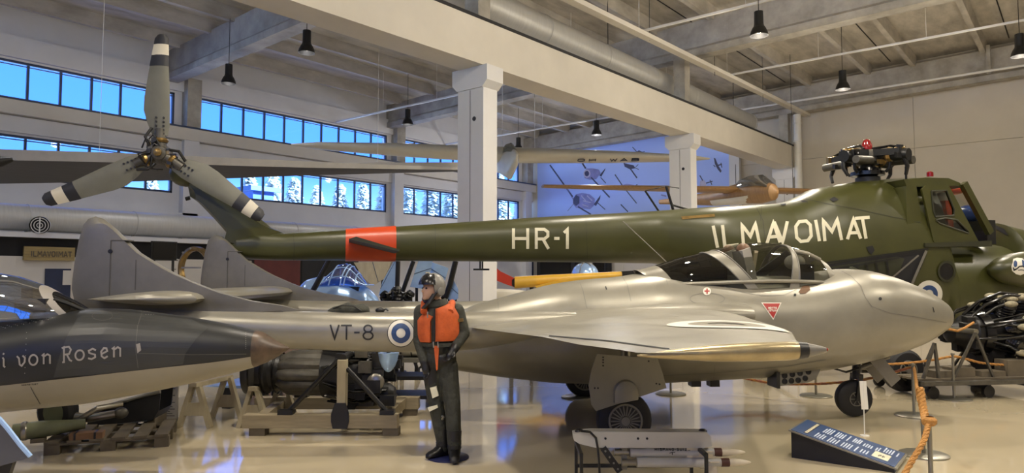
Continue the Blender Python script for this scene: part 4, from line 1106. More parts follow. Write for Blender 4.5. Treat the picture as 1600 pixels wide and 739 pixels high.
e_ = HF.LL([(1444, 380), (1548, 376), (1548, 385), (1444, 386)], NY)
MB().prism(e_, -.93, -.6).build('cockpit_sill', 'olive_dark', heli, None)
for y in (-.4, .4):
    x_, z_ = HF.L(1478, 345, y)
    s0 = MB().obox((x_ - .1, y, z_), (.06, 0, 0), (0, .2, 0), (-.04, 0, .36)).build('pilot_seat', 'orange_red', heli, None)
    MB().ell((x_ - .08, y, z_ + .42), .1, .14, .12).build('head_pad', 'paper', s0)
x_, z_ = HF.L(1512, 335, -.2)
MB().ell((x_, -.2, z_), .16, .3, .18).build('instrument_head', 'sight_blue', heli)
MB().box(x_ - .1, x_ + .10, -.7, .7, z_ - .6, z_ - .15).build('instrument_panel', 'black_metal', heli, None)
x_, z_ = HF.L(1492, 297, .1)
MB().ell((x_, .1, z_), .2, .2, .09).build('overhead_panel', 'orange_red', heli)
x_, z_ = HF.L(1453, 272, -.2)
MB().lathe([(0, .06), (.08, .06), (.1, .03)], (x_, -.2, z_ - .05), (0, 0, 1), 12).build('roof_beacon', 'red_lamp', heli)
for px_, py0, py1, y in ((1416, 282, 260, -.3),):
    x_, z0 = HF.L(px_, py0, y); _, z1 = HF.L(px_, py1, y); MB().tube([(x_, y, z0 - .1), (x_, y, z1)], .02, 8).build('roof_aerial', 'black_metal', heli)
# --- open cargo hatch with frames
op = [(1291, 413), (1370, 401), (1444, 391), (1446, 396), (1438, 420), (1422, 447), (1380, 460), (1300, 440)]
decal('hatch_opening', 'dark_gap', heli, hb_, fill(op, 3), .012)
decal('hatch_lining', 'olive_dark', heli, hb_, fill([(1296, 417), (1400, 401), (1412, 404), (1402, 430), (1330, 436)], 3), .02)
for a, b, nm in (((1289, 411), (1447, 389), 'hatch_rail'), ((1300, 421), (1402, 403), 'hatch_rail'), ((1388, 436), (1432, 399), 'hatch_strut'), ((1444, 392), (1420, 447), 'hatch_post'), ((1365, 407), (1372, 440), 'hatch_rib'), ((1382, 404), (1387, 436), 'hatch_rib'), ((1318, 416), (1323, 430), 'hatch_rib'), ((1335, 413), (1341, 432), 'hatch_rib'), ((1350, 410), (1356, 435), 'hatch_rib')):
    decal(nm, 'silver_dark' if nm in ('hatch_strut', 'hatch_post') else 'black_metal', heli, hb_, ribbon([a, b], 2.6 if nm != 'hatch_post' else 4), .05)
# side pod (exhaust fairing) with emblem, round window, roundel
px_, pz_ = HF.L(1612, 421, -1.0)
pod_h = MB().ell((px_, -.98, pz_), .92, .34, .33, 24, 14).build('exhaust_fairing', 'olive', heli)
pb = bvh(pod_h)
decal('emblem_field', 'roundel_white', heli, pb, fill([(1583, 405), (1589, 403), (1597, 404), (1602, 409), (1603, 420), (1601, 427), (1594, 430), (1587, 428), (1581, 423), (1580, 416), (1582, 411)], 2), .008)
decal('emblem_shape', 'panel_blue', heli, pb, ring(1586, 412.5, 0, 5.2, 14, .55, 1), .012)
decal('emblem_shape', 'panel_blue', heli, pb, fill([(1596, 406), (1602, 409), (1603, 419), (1597, 417)], 1), .012)
decal('emblem_mark', 'letter_black', heli, pb, ribbon([(1582.5, 418), (1584, 422), (1589, 419.5), (1592, 416.5), (1597, 416), (1601, 418)], 2.0, 2) + ribbon([(1590, 422), (1595, 421.5), (1600, 422)], 1.2, 2), .014)
rwx, rwz = HF.L(1478, 424, -.9)
decal('porthole_rim', 'olive_dark', heli, hb_, ring(1478, 424, 13, 16.5, 28, .85, 1), .02)
decal('porthole_glass', 'black_gloss', heli, hb_, ring(1476.5, 424, 0, 13.4, 28, .85, 3), .018)
decal('roundel_field', 'roundel_white', heli, hb_, ring(1451, 459, 0, 21, 32, 1, 4), .01)
decal('roundel_ring', 'roundel_blue', heli, hb_, ring(1451, 459, 6.5, 13.5, 32, 1, 3), .014)
# --- lettering
letter_parts('letter_white', heli, hb_, [('H', (800, 388.5), (826.5, 388.5), (800, 357)), ('R', (836, 388.5), (858, 388.5), (836, 357)), ('-', (864.5, 388), (875, 388), (864.5, 357)), ('1', (878, 388.5), (893, 388.5), (878, 357))], 4.6, .01)
letter_parts('letter_white', heli, hb_, [
    ('I', (1118, 387), (1124, 387), (1111, 353)), ('L', (1130, 387), (1155, 384), (1126, 352)), ('M', (1160, 385), (1188, 383), (1155, 350)), ('A', (1197, 381), (1219, 379), (1197, 348)),
    ('V', (1211, 380), (1234, 379), (1208, 347)), ('O', (1243, 380), (1270, 377), (1240, 346)), ('I', (1275, 377), (1285, 377), (1269, 344)), ('M', (1287, 377), (1316, 375), (1282, 343)), ('A', (1323, 374), (1345, 373), (1322, 342)), ('T', (1341, 374), (1364, 372), (1335, 340))], 5.0, .01)
# --- aerials, handles, panel lines
for nm, pts, r in (('aerial_mast', [(1053, 332, 0), (1041, 291, 0)], .025), ('aerial_mast', [(1030, 331, 0), (1008, 298, 0)], .018), ('aerial_wire', [(1008, 298, 0), (1041, 291, 0), (1061, 294, 0)], .008), ('aerial_foot', [(1050, 320, 0), (1078, 328, 0)], .02)):
    MB().tube([(HF.L(x, y, l)[0], l, HF.L(x, y, l)[1]) for x, y, l in pts], r, 8).build(nm, 'black_metal', heli)
a1 = HF.L(985, 345, -.5); a2 = HF.L(1045, 412, -.6)
MB().tube([HF.L(975, 345, -.55)[:1] + (-.5,) + HF.L(975, 345, -.55)[1:], HF.L(1042, 412, -.7)[:1] + (-.75,) + HF.L(1042, 412, -.7)[1:]], .008, 6).build('aerial_wire', 'silver_dark', heli)
for x, y in ((752, 409),):
    p0 = HF.L(x, 406, 0); p1 = HF.L(x, 421, 0)
    MB().box(p0[0] - .03, p0[0] - .01, -.02, .02, p1[1], p0[1] + .05).build('tail_handle', 'black_metal', heli, None); MB().box(p0[0] + .01, p0[0] + .03, -.02, .02, p1[1], p0[1] + .05).build('tail_handle', 'black_metal', heli, None)
    MB().box(p0[0] - .13, p0[0] + .13, -.03, .03, p1[1] - .015, p1[1] + .015).build('tail_handle_bar', 'black_metal', heli, None)
for pts, t in (([(458, 362), (460, 385), (459, 406)], .8), ([(1180, 321), (1192, 345), (1198, 400)], .8), ([(1248, 309), (1290, 318), (1335, 326), (1390, 338), (1438, 348)], 1.0), ([(1258, 300), (1262, 318)], .8), ([(1190, 322), (1188, 345)], .6), ([(915, 337), (918, 409)], .6), ([(680, 351), (681, 407)], .6)):
    decal('panel_line', 'olive_dark', heli, hb_, ribbon(pts, t), .006)
decal('vent', 'dark_gap', heli, hb_, fill([(1296, 312), (1303, 308), (1310, 312), (1302, 316)], 1), .012)
decal('vent', 'dark_gap', heli, hb_, fill([(1250, 314), (1258, 313.5), (1262, 316), (1254, 316.5)], 1), .012)
decal('vent', 'dark_gap', heli, hb_, fill([(1219, 320), (1228, 318.5), (1228, 321), (1221, 322)], 1), .012)
decal('vent', 'dark_gap', heli, hb_, fill([(1353, 386), (1363, 384), (1366, 391), (1361, 398), (1356, 393)], 1), .012)
decal('step_strip', 'brass_metal', heli, hb_, fill([(1064, 339), (1116, 335), (1117, 339), (1066, 343)], 2), .012)
# nose air scoop
decal('nose_scoop', 'dark_gap', heli, hb_, fill([(1552, 350), (1570, 358), (1577, 368), (1570, 366), (1556, 357)], 1), .02)
# --- wheels
for s_, x_off in ((-1, 0), (1, 0)):
    gx_, _ = HF.L(1412, 585, -2.0)
    wheel(heli, (gx_, s_ * 1.98, .34), .34, .24, .16, 8)
    MB().tube([(gx_, s_ * 1.8, .34), (gx_, s_ * 2.0, .34)], .05, 10).build('axle', 'olive_dark', heli)
    MB().tube([(gx_, s_ * 1.75, .34), (gx_, s_ * 1.72, 1.6), (gx_, s_ * .7, 2.0)], .055, 10).build('gear_strut', 'olive_dark', heli)
    MB().tube([(gx_, s_ * 1.75, .36), (gx_ + .5, s_ * .7, .9)], .045, 10).build('gear_brace', 'olive_dark', heli)
for s_ in (-1, 1):
    wheel(heli, (3.1, s_ * .7, .25), .25, .16, .1, 6)
    MB().tube([(3.1, s_ * .58, .25), (3.0, s_ * .5, 1.1)], .045, 10).build('gear_strut', 'olive_dark', heli)
# ================================================================== dark jet nose, left foreground
NF = Fr(-2.07, 6.5, 4.0)
nj = thing('dark_jet', 'dark camouflaged jet nose with painted name in the left foreground', 'aircraft', NF)
nt_ = [(-420, 500), (-150, 503), (0, 499), (60, 493), (93, 487), (132, 481), (200, 483), (295, 495), (362, 507.5), (411, 520), (430, 532), (446, 541), (452, 544)]
nb_ = [(-420, 690), (-150, 668), (0, 643), (140, 629), (240, 611), (301, 598), (390, 576), (414, 567), (435, 556), (446, 548), (452, 544)]
T_, B_ = NF.LL(nt_), NF.LL(nb_)
wd = [(T_[0][0], .55), (T_[1][0], .50), (T_[2][0], .46), (T_[6][0], .36), (T_[8][0], .21), (T_[9][0], .14), (T_[10][0], .09), (T_[11][0], .04), (T_[12][0], .004)]
fx = lambda p, x: float(np.interp(x, [q[0] for q in p], [q[1] for q in p]))
xs = list(np.linspace(T_[0][0], T_[6][0], 24)) + list(np.linspace(T_[6][0] + .05, T_[-1][0], 30))
st = [(x, fx(T_, x), fx(B_, x), fx(wd, x)) for x in xs]
nb = body(st, 40, .92).build('fuselage', 'jet_dark', nj)
nbb = bvh(nb)
# pale belly skin
bl = NF.LL([(-420, 640), (-150, 618), (0, 601), (105, 590), (240, 576), (328, 568), (387, 560)], -.3)
def arc_ring(x, grow, z_hi, n=20, z_lo=None):
    t, b, w_ = fx(T_, x), fx(B_, x), fx(wd, x); zc = (t + b) / 2; h_ = (t - b) / 2 + grow
    s0 = max(-.97, min(.97, (z_hi - zc) / h_)); a0 = math.asin(math.copysign(abs(s0) ** (1 / .92), s0))
    out = []
    for k in range(n + 1):
        a = -PI - a0 + (2 * a0 + PI) * k / n if False else (PI - a0) + (PI + 2 * a0) * k / n
        c, s_ = math.cos(a), math.sin(a)
        out.append((x, (w_ + grow) * math.copysign(abs(c) ** .92, c), zc + h_ * math.copysign(abs(s_) ** .92, s_)))
    return out
xe = NF.L(389, 560, -.2)[0]
MB().loft([arc_ring(x, .004, fx(bl, x)) for x in np.linspace(T_[0][0] + .02, xe, 40)], False, False, False).build('belly_skin', 'jet_light', nj, 40)
# nose cap
rg = []
for x in [xe] + [q for q in xs if q > xe]:
    t, b, w_ = fx(T_, x), fx(B_, x), fx(wd, x); zc = (t + b) / 2
    rg.append([(x, y, z) for y, z in sup(w_ + .005, t - zc + .005, zc - b + .005, .92, 32, zc)])
cap = MB().loft(rg).build('nose_cap', 'radome_brown', nj)
decal('cap_label', 'roundel_white', nj, bvh(cap), fill([(381, 543), (393, 541), (394, 556), (388, 557), (382, 550)], 1), .006)
# camouflage areas (paint with its own outline)
decal('camouflage_patch', 'jet_dark_green', nj, nbb, fill([(84, 590), (92, 560), (105, 525), (122, 497), (140, 487), (205, 489), (300, 500), (325, 512), (306, 530), (290, 552), (286, 569), (240, 575), (160, 584)], 3), .004)
letters_px = {
 'i': [[(.30, .75), (.5, .62), (.5, .12), (.75, .02)], [(.4, .95), (.55, 1.08)]],
 'v': [[(.0, .70), (.22, .55), (.3, .1), (.5, .0), (.8, .25), (.85, .55), (.6, .72)]],
 'o': [arc(.5, .36, .42, .36, 60, 420, 18)],
 'n': [[(.02, .62), (.2, .72), (.2, 0)], [(.2, .55), (.55, .72), (.78, .6), (.78, 0)]],
 'R': [[(.0, .95), (.22, 1.0), (.22, 0), (.05, 0)], [(.22, .98), (.7, 1.0), (.9, .8), (.72, .52), (.3, .5)], [(.5, .5), (.78, .1), (1.0, .02)]],
 's': [[(.9, .62), (.55, .74), (.15, .62), (.2, .46), (.8, .3), (.82, .12), (.45, .0), (.08, .08)]],
 'e': [[(.2, .32), (.85, .5), (.75, .7), (.45, .74), (.12, .5), (.18, .15), (.5, .0), (.9, .12)]],
}
def fr_word(chars):
    for ch, x0, y0, w_, h_, sl in chars:
        pol = []
        for stt in letters_px[ch]:
            pts = [(x0 + w_ * x, y0 - h_ * y - sl * w_ * x) for x, y in stt]
            pol += ribbon(pts, 2.7, 3) if ch in 'oRnvse' else ribbon(pts, 2.6, 3)
        decal('letter', 'jet_letter', nj, nbb, pol, .007)
fr_word([('i', 2, 574.5, 9, 21, .05), ('v', 27, 572, 15, 22, .06), ('o', 45, 570.5, 15.5, 21.5, .06), ('n', 65.5, 569, 17, 21, .06), ('R', 97, 566, 16, 23, .1), ('o', 117, 563, 16, 21, .08), ('s', 137, 561.5, 15, 21.5, .08), ('e', 157, 560, 13, 21.5, .08), ('n', 175, 558.5, 17, 21, .1)])
decal('belly_text', 'letter_black', nj, bvh([c for c in bpy.data.objects if c.name.startswith('belly_skin')][0]), word('NOSTO-TUET', (34, 602.5), (60, 600.5), 1.8, .6), .004)
decal('tie_line', 'letter_black', nj, bvh([c for c in bpy.data.objects if c.name.startswith('belly_skin')][0]), ribbon([(48, 604), (53, 614), (63, 631)], 1.0), .004)
for pts, t in (([(223, 486), (215, 510), (212, 545), (216, 575)], .9), ([(216, 552), (300, 554), (385, 553)], .7), (arc(160, 494, 16, 7, 0, 360, 24), .7)):
    decal('panel_line', 'line_grey', nj, nbb, ribbon(pts, t), .005)
decal('access_latch', 'jet_letter', nj, nbb, fill([(213, 538), (219, 536), (221, 547), (215, 552)], 1), .008)
riv = []
for i in range(26): riv += ring(2 + i * 3.2, 511 - i * .62 + (i % 3) * 1.6, 0, .75, 6, 1, 1)
for i in range(8): riv += ring(42 - i * .4, 520 + i * 9, 0, .7, 6, 1, 1)
for i in range(9): riv += ring(226 + i * 2.0, 487 + (i % 2) * 5, 0, .6, 6, 1, 1) + ring(384, 520 + i * 3, 0, .6, 6, 1, 1)
rv = decal('rivets', 'jet_letter', nj, nbb, riv, .005); rv['kind'] = 'stuff'
# canopy
zsn = NF.L(30, 497)[1]
cpx = [(-330, 440), (-200, 428), (-100, 424), (0, 427), (38, 434), (66, 445), (95, 460), (118, 471), (133, 480), (140, 484)]
cc = NF.LL(cpx); ccx = [p[0] for p in cc]; ccz = [p[1] for p in cc]
def ndome(x, th):
    zt = fx(cc, x); w_ = float(np.interp(x, [ccx[0], ccx[1], ccx[3], ccx[5], ccx[-1]], [.2, .30, .33, .30, .10])); z0 = float(np.interp(x, [ccx[0], ccx[-1]], [zsn - .08, zsn + .02]))
    return Vector((x, -w_ * math.cos(th), z0 + max(.01, zt - z0) * math.sin(th) ** .85))
def ncut(px0, py0, px1, py1):
    (x0, z0), (x1, z1) = NF.L(px0, py0, -.25), NF.L(px1, py1, -.25); b = (x1 - x0) / (z1 - z0); return x0 - b * (z0 - zsn), b
def ndome_s(a, b, th):
    x = a
    for _ in range(10): x = .5 * x + .5 * (a + b * (ndome(x, th).z - zsn))
    return ndome(x, th)
NS = [ncut(-320, 500, -320, 440), ncut(84, 492, 32, 440), ncut(94, 490, 42, 441), ncut(138, 486, 136, 480)]
for i, (nm, m) in enumerate((('canopy_glass', 'canopy_blue'), ('canopy_arch', 'jet_letter'), ('windscreen', 'canopy_dark'))):
    MB().loft([[ndome_s(NS[i][0] + (NS[i + 1][0] - NS[i][0]) * k / 14, NS[i][1] + (NS[i + 1][1] - NS[i][1]) * k / 14, PI * j / 24) for j in range(25)] for k in range(15)], False, False, False).build(nm, m, nj, fix=False)
MB().tube([ndome_s(NS[2][0] + (NS[3][0] - NS[2][0]) * t / 8, NS[2][1] + (NS[3][1] - NS[2][1]) * t / 8, PI * .3) for t in range(9)], .018, 6).build('windscreen_bar', 'jet_dark', nj)
MB().box(NF.L(-150, 500)[0], NF.L(70, 490)[0], -.25, .25, zsn - .1, zsn - .02).build('cockpit_floor', 'black_metal', nj, None)
sx_ = NF.L(66, 478)
MB().box(sx_[0] - .12, sx_[0] + .14, -.2, .2, sx_[1] - .05, sx_[1] + .07).build('instrument_hood', 'black_metal', nj, None)
MB().box(sx_[0] - .15, sx_[0] - .05, -.06, .06, sx_[1] + .02, sx_[1] + .16).build('gun_sight', 'black_metal', nj, None)
# its wheels stand left of the picture
for s_ in (-1, 1):
    wheel(nj, (NF.L(-330, 600)[0], s_ * .7, .24), .24, .15, .1, 6)
    MB().tube([(NF.L(-330, 600)[0], s_ * .6, .24), (NF.L(-330, 600)[0], s_ * .35, 1.0)], .045, 10).build('gear_leg', 'bare_metal', nj)
bdy = NF.L(125, 640, .1)

# ================================================================== mannequin in flying kit
PX = (702 - 800) / FP * 7.12
PF = Fr(PX, 7.12, 0)
disc = tag(MB().lathe([(0, .205), (.012, .205), (.016, .198), (.016, .0)], (0, 0, 0), (0, 0, 1), 36).build('mannequin_base', 'navy_disc'), 'round navy base plate under the mannequin boots', 'base plate')
disc.matrix_basis = PF.m
man = thing('person', 'mannequin in green flying suit, orange life vest and grey helmet', 'person', PF)
def q(px, py, y=0.0):
    x, z = PF.L(px, py, y); return Vector((x, y, z))
B = MB()
def cap_(p, r0, q_, r1, n=14):
    p, q_ = Vector(p), Vector(q_); a = (q_ - p); L = a.length; a.normalize()
    pr = [(-r0 * math.cos(t), r0 * math.sin(t)) for t in (0.01, .4, .8, 1.2)] + [(0, r0), (L, r1)] + [(L + r1 * math.sin(t), r1 * math.cos(t)) for t in (.4, .8, 1.2, 1.56)]
    B.lathe(pr, p, a, n)
# joints
hipL, hipR = q(675, 572), q(699, 572); kneL, kneR = q(681, 630, .0), q(707, 632, -.06); ankL, ankR = q(692, 690, .02), q(710, 694, -.10)
shL, shR = q(658, 487, .02), q(714, 486, .02); elL, elR = q(655, 532, -.02), q(724, 521, .03); wrL, wrR = q(663, 566, -.10), q(709, 546, -.13)
chest = q(685, 500); waist = q(686, 540); neck = q(681, 470, -.01); head = q(674.5, 452, -.04)
cap_(q(684, 492), .15, waist, .145, 20); B.ell(q(684, 505), .20, .135, .17, 20, 12); B.ell(q(686, 560), .175, .135, .12, 20, 12); B.ell(q(684, 484), .185, .105, .08, 18, 10)
cap_(hipL, .105, kneL, .080); cap_(kneL, .078, ankL, .066); cap_(hipR, .108, kneR, .082); cap_(kneR, .080, ankR, .070)
cap_(shL, .075, elL, .062); cap_(elL, .062, wrL, .045); cap_(shR, .078, elR, .066); cap_(elR, .066, wrR, .046)
cap_(q(683, 480, 0), .075, neck, .062)
# head turned to the left of the picture
fa = Vector((-.80, -.60, 0)); fs = Vector((.60, -.80, 0)); up = Vector((0, 0, 1))
B.ell(head, .088, .088, .115, 20, 14); B.ell(head + fa * .03 - up * .045, .068, .068, .075, 16, 10)
cap_(head + fa * .082 + up * .012, .012, head + fa * .103 - up * .018, .016, 8)             # nose
cap_(head + fa * .085 - up * .055 - fs * .018, .010, head + fa * .085 - up * .055 + fs * .018, .010, 8)   # mouth
B.ell(head + fa * .075 - up * .088, .03, .03, .024, 10, 8)                                   # chin
for s_ in (-1, 1): B.ell(head + fs * s_ * .086 - fa * .005, .016, .016, .03, 8, 6)           # ears
# hands: palm, four fingers and a thumb
def hand(wr, d_, side, thumb):
    d_ = Vector(d_).normalized(); s1 = Vector(side).normalized(); n_ = d_.cross(s1)
    cap_(wr, .040, wr + d_ * .075, .042, 10)
    for i, (o_, L) in enumerate(((-.030, .070), (-.010, .080), (.011, .075), (.031, .058))):
        b0 = wr + d_ * .085 + s1 * o_; b1 = b0 + d_ * L * .5 + n_ * .006; b2 = b1 + d_ * L * .42 + n_ * .024
        cap_(b0, .0105, b1, .0098, 8); cap_(b1, .0098, b2, .0088, 8)
    t0 = wr + d_ * .03 + s1 * thumb * .036; t1 = t0 + (d_ * .6 + s1 * thumb * .7 + n_ * .25).normalized() * .045; t2 = t1 + (d_ + n_ * .3).normalized() * .032
    cap_(t0, .014, t1, .012, 8); cap_(t1, .012, t2, .010, 8)
hand(wrL, (.25, -.15, -1), (.85, -.5, .1), -1)
hand(wrR, (-.45, -.35, -.75), (.65, -.6, -.2), 1)
cap_(ankL + Vector((0, 0, -.02)), .062, ankL - up * .06, .06); cap_(ankR - up * .02, .064, ankR - up * .08, .062)
bo = B.build('body_raw', ['suit_green', 'skin', 'boot_black'], None)
md = bo.modifiers.new('r', 'REMESH'); md.mode = 'VOXEL'; md.voxel_size = 0.0085; md.use_smooth_shade = True
ms = bo.modifiers.new('s', 'SMOOTH'); ms.iterations = 3; ms.factor = .5
bpy.context.view_layer.update()
dg = bpy.context.evaluated_depsgraph_get()
me = bpy.data.meshes.new_from_object(bo.evaluated_get(dg)); me.name = 'body'
bpy.data.objects.remove(bo)
me.materials.clear()
for m_ in ('suit_green', 'skin', 'boot_black'): me.materials.append(MATS[m_])
hz = head.z - .10
for p in me.polygons:
    c = p.center
    if c.z > hz and (c - head).length < .16: p.material_index = 1
    elif (c - wrL).length < .23 and c.z < wrL.z + .01 and abs(c.x - wrL.x) < .12 and c.y < -.03: p.material_index = 2
    elif (c - (wrR + Vector((-.04, -.04, -.06)))).length < .13 and c.y < -.115: p.material_index = 2
    else: p.material_index = 0
me.shade_smooth()
bodyo = bpy.data.objects.new('body', me); COL.objects.link(bodyo); bodyo.parent = man
# boots
for ank, toe in ((ankL, Vector((-.62, -.55, 0))), (ankR, Vector((.10, -1, 0)))):
    toe.normalize(); sd = Vector((-toe.y, toe.x, 0)); rg = []
    g = Vector((ank.x, ank.y, .018))
    for a_, h_, w_ in ((-.10, .06, .03), (-.085, .12, .042), (-.03, .135, .048), (.04, .12, .048), (.10, .075, .052), (.15, .062, .050), (.185, .045, .035), (.195, .02, .02)):
        c = g + toe * a_
        rg.append([c + sd * (w_ * math.cos(t)) + up * (h_ * .5 + h_ * .5 * math.copysign(abs(math.sin(t)) ** .7, math.sin(t))) for t in [2 * PI * k / 16 for k in range(16)]])
    bt_ = MB().loft(rg); bt_.lathe([(.10, .070), (.16, .066), (.24, .070), (.27, .072)], g, (ank + up * .0 - g).normalized() if ank.z > .1 else up, 18)
    bt = bt_.build('boot', 'boot_black', man, 60)
    for i in range(4): MB().bar(g + toe * (.03 + .0 * i) + up * (.13 + i * .03) - sd * .035 + toe * .028, g + toe * (.03) + up * (.13 + i * .03) + sd * .035 + toe * .028, .01, .008).build('boot_lace', 'black_metal', bt, None)
# life vest panels
def vest(th0, th1, z0, z1, name, off=.0, neckcut=0):
    c0 = q(685, 510); n = 12; m_ = 9; V_ = []; F_ = []
    for lay in (0, 1):
        for j in range(m_ + 1):
            for i in range(n + 1):
                u = i / n; v = j / m_; th = math.radians(th0 + (th1 - th0) * u); e = min(1, 4.5 * min(u, 1 - u, v, 1 - v) + .15)
                z = z0 + (z1 - z0) * v - neckcut * (1 - u) * max(0, v - .62)
                puff = (.024 + .028 * math.sqrt(e)) * lay + .004 + off
                ax_, by_ = .162 + puff - .22 * max(0, v - .68), .130 + puff
                V_.append((c0.x + math.sin(th) * ax_ + .002 * z, c0.y - math.cos(th) * by_, z))
    W_ = n + 1; K = W_ * (m_ + 1)
    for lay in (0, 1):
        for j in range(m_):
            for i in range(n):
                a = lay * K + j * W_ + i; f4 = (a, a + 1, a + W_ + 1, a + W_); F_.append(f4 if lay else tuple(reversed(f4)))
    for i in range(n): F_ += [(i, i + 1, K + i + 1, K + i), (m_ * W_ + i, K + m_ * W_ + i, K + m_ * W_ + i + 1, m_ * W_ + i + 1)]
    for j in range(m_): F_ += [(j * W_, K + j * W_, K + (j + 1) * W_, (j + 1) * W_), (j * W_ + n, (j + 1) * W_ + n, K + (j + 1) * W_ + n, K + j * W_ + n)]
    return MB().add(V_, F_).build(name, 'orange_cloth', man, 60)
zA, zB = q(685, 533).z, q(685, 478).z
v1 = vest(-20, -92, zA, q(685, 483).z, 'vest_front', neckcut=.18); v2 = vest(-6, 92, zA + .012, zB + .04, 'vest_front', neckcut=.16)
vest(100, 260, zA + .02, zB + .02, 'vest_back')
for s_ in (-1, 1):
    c0 = q(685, 480); MB().tube([(c0.x + s_ * .13, -.13, c0.z - .04), (c0.x + s_ * .14, -.02, c0.z + .045), (c0.x + s_ * .13, .12, c0.z - .03)], .035, 10).build('vest_strap', 'orange_cloth', man)
MB().tube([q(679, 482, -.19), q(679, 533, -.20)], .009, 8).build('vest_zip', 'black_metal', man)
MB().bar(q(668, 487, -.20), q(668, 497, -.2), .012, .012).build('vest_toggle', 'bare_metal', man, None)
bz = q(684, 537).z
MB().loft([[(q(686, 537).x + (.185 + e) * math.sin(t), -(.150 + e) * math.cos(t), bz + h_) for t in [2 * PI * k / 28 for k in range(28)]] for e, h_ in ((0, -.018), (.012, -.018), (.012, .018), (0, .018))], False, False).build('belt', 'suit_green', man)
for px_ in (677, 684): MB().bar(q(px_, 534, -.18), q(px_ + 1, 543, -.18), .02, .012).build('belt_clip', 'bare_metal', man, None)
MB().prism([PF.L(678, 540, -.16), PF.L(686, 540, -.16), PF.L(684, 577, -.16), PF.L(682, 579, -.16)], -.175, -.145).build('crotch_strap', 'orange_cloth', man, None)
MB().prism([PF.L(672, 606, -.1), PF.L(682, 603, -.1), PF.L(685.5, 618, -.1), PF.L(676, 622, -.1)], -.115, -.08).build('knee_pad', 'letter_white', man, None)
MB().prism([PF.L(668, 637, -.1), PF.L(683, 633, -.1), PF.L(684, 637, -.1), PF.L(671, 643, -.1)], -.105, -.07).build('map_pocket_card', 'letter_white', man, None)
MB().tube([q(691, 650, -.10), q(693, 652, -.12), q(691, 655, -.1)], .012, 8).build('leg_buckle', 'bare_metal', man)
MB().prism([PF.L(715, 498, -.05), PF.L(724, 497, -.05), PF.L(724.5, 502, -.05), PF.L(716, 503, -.05)], -.075, -.055).build('arm_badge', 'brass_metal', man, None)
MB().lathe([(-.03, .10), (.0, .115), (.04, .105), (.06, .085)], q(683, 476, -.02), (-.1, -.15, 1), 20, cap=False).build('suit_collar', 'suit_green', man)
# helmet, visor, oxygen mask strap
hc_ = head + up * .03 - fa * .012
R3 = Matrix(((fa.x, fs.x, 0), (fa.y, fs.y, 0), (0, 0, 1)))
hm = MB(); rings = []
for i in range(12):
    ph = math.radians(92 - i * 13); rg = []
    for k in range(28):
        th = 2 * PI * k / 28; c, s_ = math.cos(th), math.sin(th)
        z = .135 * math.sin(ph); r = math.cos(ph)
        low = -.10 if c < .35 else .03           # open face
        zz_ = max(z, low if c < .35 else .035)
        rr_ = math.sqrt(max(.02, 1 - (zz_ / .137) ** 2)) if z < zz_ else r
        rg.append(hc_ + R3 @ Vector((.135 * rr_ * c, .125 * rr_ * s_, zz_)))
    rings.append(rg)
hl = hm.loft(rings, True, False).build('helmet', 'helmet_grey', man, 60)
vz = []
for i in range(7):
    ph = math.radians(58 - i * 8.5); vz.append([hc_ + R3 @ Vector((.147 * math.cos(ph) * math.cos(t), .137 * math.cos(ph) * math.sin(t), .145 * math.sin(ph))) for t in [math.radians(-72 + 144 * k / 14) for k in range(15)]])
MB().loft(vz, False, False, False).build('visor', 'black_gloss', hl, 60, fix=False)
for k in range(3): MB().ell(hc_ + R3 @ Vector((.02 + .03 * k, -.05 + .03 * k, .135)), .012, .012, .01, 8, 6).build('helmet_knob', 'bare_metal', hl)
MB().lathe([(0, .04), (.02, .04), (.025, .02)], hc_ + R3 @ Vector((-.02, .12, -.05)), R3 @ Vector((0, 1, 0)), 14).build('ear_cup', 'helmet_grey', hl)
MB().tube([hc_ + R3 @ Vector((.02, .112, -.06)), hc_ + R3 @ Vector((.07, .075, -.13)), hc_ + R3 @ Vector((.09, .0, -.155)), hc_ + R3 @ Vector((.07, -.075, -.13)), hc_ + R3 @ Vector((.02, -.112, -.06))], .012, 8).build('chin_strap', 'boot_black', hl)
MB().tube([hc_ + R3 @ Vector((.05, .11, -.08)), hc_ + R3 @ Vector((.10, .10, -.16)), hc_ + R3 @ Vector((.12, .02, -.22))], .022, 8).build('oxygen_hose', 'boot_black', hl)
for s_ in (-1, 1):
    MB().ell(head + fa * .079 + fs * s_ * .032 + up * .012, .012, .012, .009, 10, 8).build('eye', 'boot_black', man)
# ================================================================== jet engine on a wooden stand
EF = Fr((500 - 800) / FP * 8.15, 8.15, 0)
E = lambda px, py, y=0.0: Vector((EF.L(px, py, y)[0], y, EF.L(px, py, y)[1]))
es = thing('engine_stand', 'timber engine stand with black struts under the twin-boom jet', 'stand', EF)
z0, z1 = E(500, 667).z, E(500, 647).z
MB().box(E(382, 650).x, E(622, 650).x, -.08, .08, z0, z1).build('front_beam', 'wood_beam', es, None)
MB().box(E(400, 650, 1.15).x, E(655, 650, 1.15).x, 1.07, 1.23, z0, z1).build('rear_beam', 'wood_beam', es, None)
MB().bar((E(408, 650).x, .06, z1 - .06), (E(462, 618, 1.1).x - .15, 1.1, z1 - .06), .12, .12).build('side_beam', 'wood_beam', es, None)
MB().bar((E(600, 650).x, .06, z1 - .06), (E(640, 618, 1.1).x - .1, 1.1, z1 - .06), .12, .12).build('side_beam', 'wood_beam', es, None)
for px, y in ((405, 0), (612, 0), (430, 1.15), (641, 1.15)):
    x = E(px, 660, y).x; MB().box(x - .09, x + .09, y - .07, y + .07, 0, z0).build('foot_block', 'wood_grey', es, None)
pt_ = E(535, 562).z
